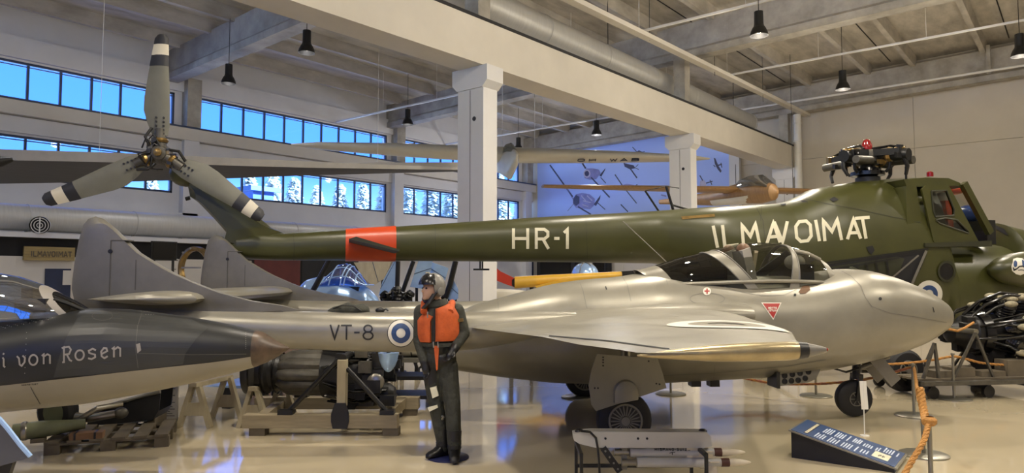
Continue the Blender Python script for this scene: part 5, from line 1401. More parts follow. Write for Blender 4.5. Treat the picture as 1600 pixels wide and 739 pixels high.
for y in (0, 1.15):
    xp = E(535, 600, y).x if y == 0 else E(548, 600, y).x
    MB().box(xp - .048, xp + .048, y - .06, y + .06, z1 + .09, pt_).build('post', 'wood_pale', es, None)
    MB().prism([(xp - .08, z0), (xp + .08, z0), (xp + .10, z0 + .08), (xp + .10, z1 + .02), (xp + .06, z1 + .14), (xp - .06, z1 + .14), (xp - .10, z1 + .02), (xp - .10, z0 + .08)], y - .10, y - .075).build('post_plate', 'black_metal', es, None)
    MB().tube([(xp - .05, y - .0, pt_), (xp - .62, y, z1 + .02)], .028, 8).build('strut', 'black_metal', es)
    MB().tube([(xp + .05, y - .0, pt_ - .1), (xp + .52, y, z1 + .02)], .028, 8).build('strut', 'black_metal', es)
    MB().box(xp - .72, xp - .55, y - .06, y + .06, z1, z1 + .05).build('strut_foot', 'black_metal', es, None)
    MB().box(xp + .44, xp + .60, y - .06, y + .06, z1, z1 + .05).build('strut_foot', 'black_metal', es, None)
    MB().tube([(xp, y, pt_ + .02), (xp, .57, pt_ + .02)], .045, 10).build('trunnion', 'black_metal', es)
EY = .57
eng = thing('jet_engine', 'black jet engine with exhaust pipe resting on timber stand', 'engine', EF)
ec = E(500, 582, EY).z; X = lambda px: E(px, 582, EY).x
MB().lathe([(0, .28), (.04, .29), (.10, .29), (.16, .25), (.22, .27), (.27, .27), (.30, .23), (.42, .20), (.42, .16), (.02, .24)], (X(388), EY, ec + .02), (1, 0, 0), 32, cap=False).build('exhaust_cone', 'black_metal', eng)
for i in range(3): MB().lathe([(-.012, .285 - i * .01), (0, .30 - i * .01), (.012, .285 - i * .01)], (X(400) + i * .14, EY, ec + .02), (1, 0, 0), 32, cap=False).build('exhaust_ring', 'black_gloss', eng)
for i in range(10):
    a = 2 * PI * i / 10; cy, cz = EY + .20 * math.cos(a), ec + .20 * math.sin(a)
    MB().tube([(X(438), EY + .14 * math.cos(a), ec + .14 * math.sin(a)), (X(455), cy, cz), (X(505), cy, cz), (X(520), EY + .24 * math.cos(a), ec + .24 * math.sin(a))], [.055, .075, .08, .06], 10).build('combustion_can', 'engine_grey', eng)
MB().lathe([(0, .16), (.0, .30), (.18, .32), (.30, .34), (.42, .32), (.50, .30), (.64, .24), (.70, .0)], (X(508), EY, ec), (1, 0, 0), 28).build('compressor_case', 'black_metal', eng)
re_ = random.Random(11)
for i in range(44):
    a = re_.uniform(0, 2 * PI); x = X(re_.uniform(540, 612)); r = re_.uniform(.26, .40)
    MB().obox((x, EY + r * math.cos(a), ec + r * math.sin(a)), (.05 + .05 * re_.random(), 0, 0), (0, .05, 0), (0, 0, .04 + .05 * re_.random())).build('accessory_box', 'black_metal' if i % 5 else 'engine_grey', eng, None)
for i in range(26):
    a = re_.uniform(0, 2 * PI); b = a + re_.uniform(-.8, .8); x0_, x1_ = X(re_.uniform(505, 540)), X(re_.uniform(575, 612))
    MB().tube([(x0_, EY + .34 * math.cos(a), ec + .34 * math.sin(a)), ((x0_ + x1_) / 2, EY + .40 * math.cos((a + b) / 2), ec + .40 * math.sin((a + b) / 2)), (x1_, EY + .28 * math.cos(b), ec + .28 * math.sin(b))], .014, 6).build('fuel_pipe', 'black_gloss', eng)
MB().lathe([(0, .10), (-.05, .10), (-.07, .07), (-.07, .0)], (X(596), EY - .34, ec - .06), (0, 1, 0), 18).build('pump_flange', 'bare_metal', eng)
MB().lathe([(0, .14), (.2, .13), (.26, .08)], (X(585), EY - .05, ec - .25), (1, 0, 0), 18).build('starter_motor', 'black_metal', eng)
# bright bullet and steel rack behind
BF = Fr((608 - 800) / FP * 10.0, 10.0, 0)
bs = thing('steel_rack', 'low dark steel rack behind the mannequin legs', 'rack', BF)
bx0, bx1 = -.35, .75
for z in (.12, .38, .62): MB().box(bx0, bx1, -.25, .25, z, z + .05).build('rack_shelf', 'black_metal' if z < .6 else 'post_steel', bs, None)
for x in (bx0, bx1 - .04):
    for y in (-.25, .21): MB().box(x, x + .04, y, y + .04, 0, .66).build('rack_leg', 'black_metal', bs, None)
cyl_ = thing('steel_cylinder', 'small steel cylinder lying on the dark rack', 'cylinder', Matrix.Translation(BF.o + Vector((0, 0, .67))) @ Matrix.Rotation(BF.rz, 4, 'Z'))
MB().lathe([(0, .0), (0, .10), (.03, .12), (.28, .12), (.30, .10), (.36, .10), (.36, 0)], (.2, 0, .12), (1, 0, 0), 20).build('barrel', 'bare_metal', cyl_)
MB().lathe([(-.02, .11), (0, .13), (.02, .11)], (.34, 0, .12), (1, 0, 0), 20, cap=False).build('band', 'black_metal', cyl_)
sp2 = thing('metal_spinner', 'shiny bullet-shaped metal spinner hanging below the jet boom', 'spinner', Matrix.Translation(at(607, 551, 7.95)) @ Matrix.Diagonal((.75, .75, .85, 1)))
MB().lathe([(0, .155), (-.02, .15), (-.10, .135), (-.18, .10), (-.24, .045), (-.255, .0)], (0, 0, 0), (0, 0, 1), 24).build('spinner_cone', 'silver_blue_reflect', sp2)
MB().tube([(0, 0, 0), (0, 0, .1)], .03, 8).build('spinner_rod', 'black_metal', sp2)

# ================================================================== trestles
def trestle(px_l, px_r, py_f, px_b, lab, apex_y):
    a = at_z((px_l + px_r) / 2, py_f, 0); fr = Fr(0, 0, 0); m = Matrix.Translation(a) @ Matrix.Rotation(YAW - PI / 2, 4, 'Z')
    t = thing('trestle', lab, 'trestle', m, 'wooden A-frame trestles')
    dd = (at_z((px_l + px_r) / 2, py_f, 0) - Vector((0, 0, 0))).dot(FW); hw_ = (px_r - px_l) / 2 / FP * dd
    h = 1.8 + (432 - apex_y) / FP * dd
    for k, y in enumerate((0, .55)):
        ox = 0 if k == 0 else .16
        for s_ in (-1, 1): MB().bar((ox + s_ * hw_, y, 0), (ox + s_ * .03, y, h), .05, .085, (0, 1, 0)).build('leg', 'wood_pale', t, None)
        MB().prism([(ox - hw_ * .66, h * .28), (ox + hw_ * .66, h * .28), (ox + hw_ * .42, h * .58), (ox - hw_ * .42, h * .58)], y - .035, y - .02).build('brace_board', 'wood_pale', t, None)
    MB().bar((0, -.08, h), (.16, .63, h), .10, .05).build('top_rail', 'wood_pale', t, None)
    return t
trestle(280, 328, 668, 300, 'pale wooden trestle under the dark jet nose, left one', 598)
trestle(374, 418, 668, 390, 'pale wooden trestle beside the engine exhaust cone', 604)

# ================================================================== pallet with spare parts, lower left
PLo = at_z(66, 712, 0); PLr = at_z(160, 714, 0); 
PM = Matrix.Translation(at_z(68, 712, 0)) @ Matrix.Rotation(YAW - PI / 2 + math.radians(20), 4, 'Z')
pal = thing('wooden_pallet', 'dark wooden pallet under the dark jet nose', 'pallet', PM)
for i in range(3):
    y = .04 + i * .36
    for j in range(3): MB().box(j * .5, j * .5 + .14, y - .05, y + .05, 0, .09).build('block', 'wood_grey', pal, None)
    MB().box(0, 1.14, y - .05, y + .05, .09, .11).build('bearer', 'wood_grey', pal, None)
for i in range(6): MB().box(i * .2, i * .2 + .13, -.02, .84, .11, .135).build('board', 'wood_grey', pal, None)
L2 = lambda px, py, d: PM.inverted() @ at(px, py, d)
wm_ = lambda p: p
gl = thing('landing_gear_leg', 'landing gear leg with tyre lying on the dark pallet', 'landing gear', PM @ Matrix.Translation((-.06, -.1, 0)) @ Matrix.Diagonal((.8, .8, 1, 1)))
wheelc = (.22, .42, .135 + .10)
MB().lathe([(-.1, .14), (-.1, .2), (-.06, .24), (0, .25), (.06, .24), (.1, .2), (.1, .14)], (.12, .55, .14 + .245), (.35, 1, .1), 28).build('tyre', 'rubber', gl)
MB().lathe([(-.105, .0), (-.105, .13), (.105, .13), (.105, 0)], (.12, .55, .14 + .245), (.35, 1, .1), 24).build('hub', 'green_tube', gl)
MB().tube([(.12, .5, .36), (.5, .45, .30), (.85, .42, .34)], [.05, .045, .04], 12).build('oleo_leg', 'bare_metal', gl)
MB().tube([(.3, .4, .25), (.62, .3, .42), (.9, .4, .44)], .03, 10).build('side_strut', 'bare_metal', gl)
MB().ell((.88, .42, .34), .09, .06, .06).build('leg_joint', 'engine_grey', gl)
tb = thing('green_cone_tube', 'olive conical tube lying on the pallet beside the tyre', 'tube', PM)
MB().lathe([(0, .04), (.0, .085), (.25, .085), (.5, .06), (.62, .05), (.62, .0)], (-.28, .05, .24), (1, .12, .05), 20).build('tube_body', 'green_tube', tb)
MB().lathe([(-.01, .088), (.0, .095), (.03, .095), (.04, .086)], (-.2, .06, .245), (1, .12, .05), 20, cap=False).build('tube_ring', 'bare_metal', tb)
MB().box(-.12, .0, .0, .1, .13, .17).build('rest', 'wood_grey', tb, None)
bk_ = thing('wood_block', 'short brown timber block on the front of the pallet', 'block', PM)
MB().box(.22, .52, -.02, .12, .136, .20).build('block_body', 'brown_block', bk_, None)
MB().box(.26, .28, -.022, .122, .136, .202).build('block_strap', 'black_metal', bk_, None)
MB().box(.44, .46, -.022, .122, .136, .202).build('block_strap', 'black_metal', bk_, None)
fa_px = [(137, 664), (142, 646), (175, 632), (215, 620), (252, 611), (249, 640), (240, 655), (200, 660)]
FF = Fr((195 - 800) / FP * 8.1, 8.1, 6)
fg_ = thing('black_fairing', 'black open fairing trough standing behind the pallet', 'fairing', FF)
fo = FF.LL(fa_px, 0)
MB().prism(fo, -.02, .0).build('near_side', 'black_metal', fg_, None); MB().prism([(x, z) for x, z in fo], .36, .38).build('far_side', 'black_metal', fg_, None)
MB().loft([[(x, y, z - .01) for x, z in fo[5:] + fo[:2]] for y in (-.02, .38)], False, False, False).build('floor_skin', 'black_metal', fg_, 40)
MB().tube([(x, -.03, z) for x, z in fo[1:5]], .022, 8).build('rim', 'silver_dark', fg_)
for x, z in ((fo[7][0] - .2, fo[7][1]), (fo[7][0] + .25, fo[7][1])): MB().box(x - .04, x + .04, .0, .36, 0, z + .04).build('support', 'wood_grey', fg_, None)
IB = Fr((262 - 800) / FP * 8.9, 8.9, 0)
ib = thing('info_board', 'grey upright text board behind the left trestle', 'board', IB)
b0_, b1_ = IB.L(247, 656), IB.L(278, 600)
MB().box(b0_[0], b1_[0], 0, .03, .0, b1_[1]).build('board_panel', 'jet_letter', ib, None)
for i in range(14): MB().box(b0_[0] + .03, b1_[0] - .03 - .03 * (i % 3), -.003, 0, .06 + i * .028, .068 + i * .028).build('text_line', 'jet_dark', ib, None)
CFr = Fr((20 - 800) / FP * 5.4, 5.4, 10)
cpn = thing('metal_flap', 'blue grey metal flap leaning in the lower left corner', 'flap', CFr)
co = CFr.LL([(-40, 640), (0, 652), (14, 668), (34, 694), (50, 712), (38, 717), (0, 728), (-40, 735)], 0)
MB().prism(co, -.012, .012).build('flap_skin', 'wing_grey', cpn, None)
lo_ = CFr.LL([(-40, 735), (0, 728), (22, 722), (16, 739), (8, 770), (-40, 780)], .05)
MB().prism(lo_, .03, .09).build('flap_core', 'black_metal', cpn, None)
MB().tube([(x, -.02, z) for x, z in co[1:5]], .018, 8).build('flap_edge', 'silver_blue_reflect', cpn)  # blue window light along the edge, painted as its colour
MB().box(co[0][0], co[0][0] + .06, -.05, .3, 0, lo_[4][1] + .1).build('flap_foot', 'black_metal', cpn, None)
MB().box(lo_[4][0] - .05, lo_[4][0], .02, .1, 0, lo_[4][1] + .03).build('flap_foot', 'black_metal', cpn, None)
# sheet-metal wing panel on blocks behind the trestles
WP = Matrix.Translation(at_z(372, 640, 0)) @ Matrix.Rotation(YAW - PI / 2 - .15, 4, 'Z')
wpn = thing('wing_section', 'blue reflecting wing panel on low blocks behind the trestles', 'wing section', WP)
MB().loft([air(-.5 + y * .25, .55 - y * .1, y, .30 + y * .05, .05, 16) for y in (0, 1.3)]).build('panel_skin', 'silver_blue_reflect', wpn, 50)
for x, y in ((-.2, .1), (.3, .1), (0, 1.1)): MB().box(x - .06, x + .06, y - .06, y + .06, 0, .28 + y * .05).build('rest_block', 'black_metal', wpn, None)

# ================================================================== things under the helicopter tail
GF = Fr((530 - 800) / FP * 13.4, 13.4, 0)
gp = thing('glazed_trainer', 'silver blue aeroplane with framed glass canopy below the helicopter tail', 'aircraft', GF)
gt = GF.LL([(458, 462), (470, 446), (480, 437), (495, 433), (510, 432), (535, 432), (560, 440), (578, 452), (590, 465), (594, 474)]); gb = GF.LL([(458, 462), (470, 500), (500, 520), (560, 520), (585, 500), (594, 474)])
gw = [(gt[0][0], .05), (gt[2][0], .38), (gt[5][0], .45), (gt[7][0], .36), (gt[9][0], .05)]
MB().loft([[(x, y, z) for y, z in sup(fx(gw, x), fx(gt, x) - (fx(gt, x) + fx(gb, x)) / 2, (fx(gt, x) - fx(gb, x)) / 2, .9, 28, (fx(gt, x) + fx(gb, x)) / 2)] for x in np.linspace(gt[0][0], gt[-1][0], 30)]).build('fuselage', 'silver_blue_reflect', gp)
gc = GF.LL([(504, 442), (520, 424), (530, 414), (541, 411.5), (551, 415), (566, 433), (580, 450)]); z0_ = GF.L(540, 446)[1]
def gdome(x, th): return Vector((x, -.36 * math.cos(th), z0_ + max(.01, fx(gc, x) - z0_) * math.sin(th) ** .8))
gg = MB().loft([[gdome(x, PI * j / 16) for j in range(17)] for x in np.linspace(gc[0][0], gc[-1][0], 24)], False, False, False).build('canopy', 'canopy_reflect_tint', gp, fix=False)
for t in (.02, .22, .45, .52, .75, .98): MB().tube([gdome(gc[0][0] + (gc[-1][0] - gc[0][0]) * t + .10 * (math.sin(PI * j / 16) if t < .6 else 0), PI * j / 16) for j in range(17)], .014, 6).build('canopy_frame', 'silver_blue_reflect', gp)
for th in (.35, .9): MB().tube([gdome(gc[0][0] + (gc[-1][0] - gc[0][0]) * i / 14, th) for i in range(15)], .011, 6).build('canopy_frame', 'silver_blue_reflect', gp)
MB().box(gc[1][0], gc[-2][0], -.3, .3, z0_ - .1, z0_ - .02).build('cockpit_floor', 'black_metal', gp, None)
MB().loft([air(-.4, .5, y, .95, .1, 16) for y in (-1.6, 1.8)]).build('wing', 'silver_blue_reflect', gp, 50)
for y in (-.7, .7):
    wheel(gp, (.15, y, .22), .22, .12, .09, 6); MB().tube([(.15, y, .25), (.15, y, .9)], .035, 8).build('gear_leg', 'bare_metal', gp)
def strut_thing(nm, lab, cat, pts, d, w_, m='black_metal'):
    a = at(*pts[0], d); b = at(*pts[-1], d)
    o = thing(nm, lab, cat, Matrix.Translation(Vector((a.x, a.y, 0))))
    P_ = [at(x, y, d) - Vector((a.x, a.y, 0)) for x, y in pts]
    MB().tube([(P_[0].x, P_[0].y, 0)] + [P_[0] + Vector((0, 0, -.02))], w_ * .5, 8).build('foot_post', m, o)
    MB().tube(P_, w_ / 2, 8).build('arm', m, o)
    MB().lathe([(0, w_ * 2.2), (.02, w_ * 2.2)], (P_[0].x, P_[0].y, 0), (0, 0, 1), 14).build('foot_plate', m, o)
    return o
strut_thing('crane_arm', 'bent black tube arm in front of the glazed trainer', 'arm', [(487, 458), (500, 434), (517, 402), (522, 397), (527, 398)], 12.4, .10)
# propeller blades and black radial engine left of the column
RF = Fr((622 - 800) / FP * 12.6, 12.6, 0)
ra = thing('display_engine', 'black radial engine on a stand behind the mannequin helmet', 'engine', RF)
rz = RF.L(622, 474)[1]
for i in range(9):
    a = 2 * PI * i / 9 + .2; ca, sa = math.cos(a), math.sin(a)
    MB().lathe([(.12, .07)] + [(.16 + k * .03, .085 if k % 2 else .07) for k in range(8)] + [(.42, .06)], (0, 0, rz - .12), (ca, 0, sa), 12).build('cylinder', 'black_metal', ra)
MB().lathe([(-.2, .06), (-.18, .14), (.15, .16), (.18, .1)], (0, 0, rz - .12), (0, 1, 0), 20).build('crankcase', 'black_gloss', ra)
for i in range(7):
    a = math.radians(30 + i * 20); MB().tube([(.3 * math.cos(a), -.1, rz - .12 + .3 * math.sin(a)), (.36 * math.cos(a + .2), -.16, rz - .12 + .36 * math.sin(a + .2)), (.3 * math.cos(a + .35), -.1, rz - .12 + .3 * math.sin(a + .35))], .018, 6).build('exhaust_stub', 'black_gloss', ra)
for s_ in (-1, 1): MB().tube([(0, .05, rz - .2), (s_ * .4, .1, 0)], .03, 8).build('stand_leg', 'black_metal', ra)
MB().tube([(0, .1, rz - .2), (0, .6, 0)], .03, 8).build('stand_leg', 'black_metal', ra)
def sheet(px_pts, d, lab, nm='wing_section', m='silver_blue_reflect', cat='wing section', tk=.06):
    F_ = Fr((sum(p[0] for p in px_pts) / len(px_pts) - 800) / FP * d, d, 0)
    o = thing(nm, lab, cat, F_)
    pl = F_.LL(px_pts); cx_ = sum(p[0] for p in pl) / len(pl); cz_ = sum(p[1] for p in pl) / len(pl)
    MB().prism(pl, -tk / 2, tk / 2).build('skin', m, o, None)
    a, b, c = pl[0], pl[1], pl[2]
    mid = lambda p, q_: ((p[0] + q_[0]) / 2, (p[1] + q_[1]) / 2)
    m1, m2 = mid(pl[0], pl[1]), mid(pl[2], pl[3 % len(pl)])
    MB().bar((m1[0], -tk / 2 - .002, m1[1]), (m2[0], -tk / 2 - .002, m2[1]), .012, .006, (0, 1, 0)).build('seam', 'frame_steel', o, None)
    lo = min(p[1] for p in pl)
    if lo > .05:
        for x in (min(p[0] for p in pl) * .5, max(p[0] for p in pl) * .5): MB().box(x - .025, x + .025, -.02, .02, 0, cz_).build('prop', 'black_metal', o, None)
    return o
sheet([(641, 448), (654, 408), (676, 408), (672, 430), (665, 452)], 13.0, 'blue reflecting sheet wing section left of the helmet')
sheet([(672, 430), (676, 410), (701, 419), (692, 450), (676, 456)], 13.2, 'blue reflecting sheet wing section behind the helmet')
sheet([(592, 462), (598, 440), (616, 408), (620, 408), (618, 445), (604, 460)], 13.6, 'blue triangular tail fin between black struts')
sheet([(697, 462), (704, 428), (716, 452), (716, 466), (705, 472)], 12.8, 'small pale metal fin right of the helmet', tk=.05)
sheet([(553, 410), (612, 408), (600, 436), (583, 446), (572, 440)], 15.5, 'tan fabric wing hanging behind the glazed trainer', m='wood_pale')
strut_thing('support_strut', 'black diagonal strut right of the mannequin helmet', 'strut', [(694, 470), (703, 445), (712, 408)], 12.7, .10)
strut_thing('support_strut', 'black upright strut left of the blue sheet sections', 'strut', [(620, 470), (621, 440), (622, 408)], 13.4, .09)
strut_thing('support_strut', 'black slanting strut beside the left blue sheet section', 'strut', [(629, 456), (638, 430), (646, 408)], 12.9, .08)
# brass ring between the fins
BR = Fr((293 - 800) / FP * 13.0, 13.0, 0)
br = thing('engine_cowl_ring', 'brass coloured cowling ring standing between the jet fins', 'ring', BR)
rc = BR.L(305, 420); R_ = .36
MB().lathe([(-.06, R_), (-.05, R_ + .05), (.05, R_ + .05), (.06, R_), (.03, R_ - .03), (-.03, R_ - .03), (-.06, R_)], (rc[0], 0, rc[1]), (.5, 1, 0), 36, cap=False).build('ring_rim', 'brass_metal', br)
for i in range(14):
    a = 2 * PI * i / 14; MB().ell((rc[0] + .9 * (R_ + .02) * math.cos(a), -.05, rc[1] + (R_ + .02) * math.sin(a)), .02, .02, .02, 8, 6).build('ring_bolt', 'bare_metal', br)
MB().box(rc[0] - .05, rc[0] + .05, -.05, .05, 0, rc[1] - R_).build('ring_post', 'black_metal', br, None)
MB().bar((rc[0] - .25, 0, rc[1] + .02), (rc[0] + .1, 0, rc[1] + .02), .03, .03).build('ring_spoke', 'bare_metal', br, None)
# kit bag lying on the far boom
KB = Fr((550 - 800) / FP * 7.42, 7.42, 1.8)
bagz = VF.L(550, 488, -BY)[1] - .012
kb = thing('kit_bag', 'crumpled dark green kit bag lying on the near jet boom', 'bag', Matrix.Translation(KB.o + Vector((0, 0, bagz))) @ Matrix.Rotation(KB.rz, 4, 'Z'))
bm_ = MB(); rk = random.Random(2)
bm_.loft([[(x, y * (1 + rk.uniform(-.12, .12)), z * (1 + rk.uniform(-.15, .15)) + .0) for y, z in sup(w_, h_, .02, .9, 16, .02)] for x, w_, h_ in ((-.24, .03, .015), (-.19, .07, .04), (-.12, .09, .065), (-.04, .10, .08), (.04, .09, .07), (.12, .09, .08), (.17, .06, .05), (.19, .02, .02))])
bm_.build('bag_body', 'suit_green', kb, 70)
MB().tube([(-.18, -.05, .05), (-.08, -.1, .085), (.04, -.1, .08), (.12, -.09, .03)], .008, 6).build('bag_strap', 'black_metal', kb)
gv = thing('glove', 'dark glove lying on the near boom beside the kit bag', 'glove', Matrix.Translation(KB.o + KB.ex * .30 + Vector((0, 0, bagz))) @ Matrix.Rotation(KB.rz, 4, 'Z'))
MB().ell((0, 0, .03), .05, .035, .03, 12, 8).build('palm', 'boot_black', gv)
for i in range(4): MB().tube([(.03, -.02 + i * .013, .03), (.065, -.025 + i * .015, .045), (.085, -.025 + i * .015, .025)], .008, 6).build('finger', 'boot_black', gv)

# ================================================================== yellow aeroplane and boat far behind
YF = Fr((890 - 800) / FP * 17.5, 17.5, 0)
ya = thing('yellow_aeroplane', 'yellow aeroplane fuselage with red tail behind the silver jet', 'aircraft', YF)
yt = YF.LL([(804, 432), (860, 429), (971, 424)]); yb = YF.LL([(804, 451), (880, 445), (971, 436)])
MB().loft([[(x, y, z) for y, z in sup(.22, (fx(yt, x) - fx(yb, x)) / 2, (fx(yt, x) - fx(yb, x)) / 2, .8, 20, (fx(yt, x) + fx(yb, x)) / 2)] for x in np.linspace(yt[0][0], yt[-1][0], 12)]).build('fuselage', 'yellow_paint', ya)
MB().prism(YF.LL([(770, 414), (782, 424), (805, 435), (805, 449), (790, 444), (770, 436)]), -.06, .06).build('tail', 'red_fabric', ya, None)
MB().prism(YF.LL([(835, 447), (862, 440), (885, 437), (885, 440), (862, 446), (838, 450)]), -.5, -.2).build('tail_stabiliser', 'yellow_paint', ya, None)
MB().prism(YF.LL([(800, 437), (805, 434), (806, 450), (800, 446)]), -.08, .08).build('tail_mark', 'black_metal', ya, None)
MB().prism(YF.LL([(970, 424), (1040, 420), (1040, 455), (970, 437)]), -.25, .25).build('engine_cowl', 'black_metal', ya, None)
for px in (830, 940):
    x, z = YF.L(px, 446); MB().tube([(x, 0, 0), (x, 0, z + .1)], .04, 8).build('support_leg', 'black_metal', ya); MB().lathe([(0, .16), (.03, .16)], (x, 0, 0), (0, 0, 1), 14).build('support_foot', 'black_metal', ya)
GD = Fr((914 - 800) / FP * 20, 20, 0)
gd = thing('glass_dome', 'blue shining glass cockpit dome above the yellow fuselage', 'dome', GD)
dz = GD.L(914, 430)[1]; rr0 = 21 / FP * 20
MB().lathe([(0, rr0), (.12, rr0 * .97), (.25, rr0 * .8), (.34, rr0 * .45), (.37, 0)], (0, 0, dz - .02), (0, 0, 1), 24).build('dome_glass', 'silver_blue_reflect', gd)
for a in (0, 1.05, 2.1): MB().tube([(rr0 * 1.01 * math.cos(t) * math.cos(a), rr0 * 1.01 * math.cos(t) * math.sin(a), dz - .02 + .38 * math.sin(t)) for t in [PI * i / 14 for i in range(15)]], .014, 6).build('dome_frame', 'silver_dark', gd)
MB().lathe([(0, rr0 * .7), (dz - .05, rr0 * .9), (dz, rr0)], (0, 0, 0), (0, 0, 1), 20).build('dome_base', 'dark_blue', gd)
BO = Fr((800 - 800) / FP * 16.6, 16.6, 0)
bt_ = thing('white_float', 'white float hull below the red tail beside the column', 'float', BO)
x0_, zt0 = BO.L(779, 451); x1_, zt1 = BO.L(846, 456)
MB().loft([[(x, y, z) for y, z in sup(w_, h_, .28, .8, 16, zt0 - .12)] for x, w_, h_ in ((x0_ - .6, .22, .12), (x0_, .26, .12), (x0_ + .5, .22, .09), (x1_, .05, .02))]).build('hull', 'glider_white', bt_)
for x in (x0_ - .3, x0_ + .3): MB().box(x - .05, x + .05, -.2, .2, 0, zt0 - .3).build('cradle', 'black_metal', bt_, None)

# ================================================================== hanging aircraft
def roof_z(p): return zr(p.y) + .4
# white glider across the hall
GC = at(785, 243, 25.0); GL_ = at(455, 226, 23.2); GR_ = at(1108, 248, 26.6)
wg = thing('white_glider', 'white glider with letters under its long wing hanging from the roof', 'glider', Matrix.Translation(GC))
ex = (GR_ - GL_).normalized(); ey = Vector((-ex.y, ex.x, 0)).normalized()
def gsec(p, ch, t, n=16):
    out = []
    for k in range(n):
        a = 2 * PI * k / n; c = math.cos(a); out.append(p - GC + ey * (ch / 2 * c) + Vector((0, 0, 1)) * (t * math.sin(a) * (1 if c < 0 else .6)))
    return out
wingg = MB().loft([gsec(GL_, .12, .03), gsec(GL_ + (GC - GL_) * .12, .8, .12), gsec(GL_ + (GC - GL_) * .5, 1.3, .22), gsec(GC, 1.6, .28), gsec(GC + (GR_ - GC) * .5, 1.3, .22), gsec(GC + (GR_ - GC) * .9, .7, .12), gsec(GR_, .15, .03)]).build('wing', 'glider_white', wg, 60)
nose = GC - ey * 2.2 + Vector((0, 0, -.35))
MB().loft([[p + ex * (w_ * math.cos(t)) + Vector((0, 0, h_ * math.sin(t))) for t in [2 * PI * k / 16 for k in range(16)]] for p, w_, h_ in [(Vector((0, 0, -.35)) - ey * 2.25, .03, .03), (Vector((0, 0, -.45)) - ey * 2.0, .13, .3), (Vector((0, 0, -.45)) - ey * 1.2, .19, .58), (Vector((0, 0, -.25)), .18, .45), (ey * 2, .16, .2), (ey * 4.5, .08, .1)]]).build('fuselage', 'glider_white', wg)
MB().loft([[p + ex * (w_ * math.cos(t)) + Vector((0, 0, h_ * math.sin(t))) for t in [PI * k / 12 for k in range(13)]] for p, w_, h_ in [(Vector((0, 0, -.2)) - ey * 1.9, .1, .1), (Vector((0, 0, -.1)) - ey * 1.4, .15, .3), (Vector((0, 0, -.05)) - ey * .8, .16, .32), (Vector((0, 0, .0)) - ey * .3, .12, .2)]], False, False, False).build('canopy', 'canopy_glass', wg, fix=False)
for k in (-.12, 0, .12): MB().tube([GC * 0 + (ex * k * 10), ex * k * 10 + Vector((0, 0, roof_z(GC) - GC.z))], .012, 6).build('suspension_wire', 'white_steel', wg)
# letters under the wing
wtree = bvh(wingg)
wb0 = [(898, 251.5), (913, 251.2), (0, 0), (951, 250.5), (967, 250.2), (984, 249.9)]
C4 = lambda x, y: (830 + x / 4.927, 200 + y / 4.927)
sp_l = [('O', C4(352, 256), C4(412, 255), C4(357, 236)), ('H', C4(440, 255), C4(498, 253), C4(444, 235)), ('W', C4(604, 254), C4(660, 253), C4(606, 233)), ('A', C4(682, 253), C4(742, 251), C4(685, 232)), ('B', C4(768, 252), C4(832, 250), C4(772, 232))]
letter_parts('dark_blue', wg, wtree, sp_l, 1.3, .015)
# wooden glider further right
KC = at(1150, 297, 27.0); kx = (RT * .95 + FW * .31).normalized(); ky = Vector((-kx.y, kx.x, 0)); KL = at(848, 291, 25.2)
wl_ = (KC - KL).length; KRr = KC + (KC - KL)
kg = thing('wooden_glider', 'varnished wooden glider with glass nose hanging before the mural', 'glider', Matrix.Translation(KC))
kex = (KC - KL).normalized(); key = Vector((-kex.y, kex.x, 0)).normalized()
def ksec(p, ch, t, n=14): return [p - KC + key * (ch / 2 * math.cos(2 * PI * k / n)) + Vector((0, 0, t * math.sin(2 * PI * k / n))) for k in range(n)]
MB().loft([ksec(KL, .4, .06), ksec(KL + (KC - KL) * .5, .8, .10), ksec(KC, 1.0, .13), ksec(KC + (KRr - KC) * .5, .8, .10), ksec(KRr, .4, .06)]).build('wing', 'wood_glider', kg, 60)
nd = (RT * .42 - FW * .9).normalized(); ns_ = Vector((-nd.y, nd.x, 0))
bod = [(2.1, -.30, .05, .05), (1.9, -.28, .25, .30), (1.3, -.22, .33, .42), (.4, -.15, .33, .42), (-1.2, -.2, .25, .3), (-3.2, -.1, .14, .17), (-4.8, 0, .06, .1)]
MB().loft([[nd * a + Vector((0, 0, z)) + ns_ * (w_ * math.cos(t)) + Vector((0, 0, h_ * math.sin(t))) for t in [2 * PI * k / 18 for k in range(18)]] for a, z, w_, h_ in bod]).build('fuselage', 'wood_glider', kg)
MB().loft([[nd * a + Vector((0, 0, z)) + ns_ * (w_ * math.cos(t)) + Vector((0, 0, h_ * math.sin(t))) for t in [PI * k / 14 for k in range(15)]] for a, z, w_, h_ in [(1.8, -.1, .22, .2), (1.4, .0, .33, .42), (.8, .02, .34, .44), (.3, .02, .30, .34)]], False, False, False).build('canopy', 'canopy_blue', kg, fix=False)
MB().loft([[nd * a + Vector((0, 0, -.2)) + ns_ * ((w_ + .01) * math.cos(t)) + Vector((0, 0, (w_ + .04) * math.sin(t))) for t in [math.radians(200 + 140 * k / 10) for k in range(11)]] for a, w_ in ((1.7, .28), (.5, .35), (-1.2, .27))], False, False, False).build('belly_skin', 'glider_white', kg, fix=False)
for k in (-2.5, 2.5): MB().tube([kex * k, kex * k + Vector((0, 0, roof_z(KC) - KC.z))], .01, 6).build('suspension_wire', 'black_metal', kg)
MB().tube([Vector((0, 0, .1)), Vector((0, 0, 1.0))], .012, 6).build('aerial', 'black_metal', kg)
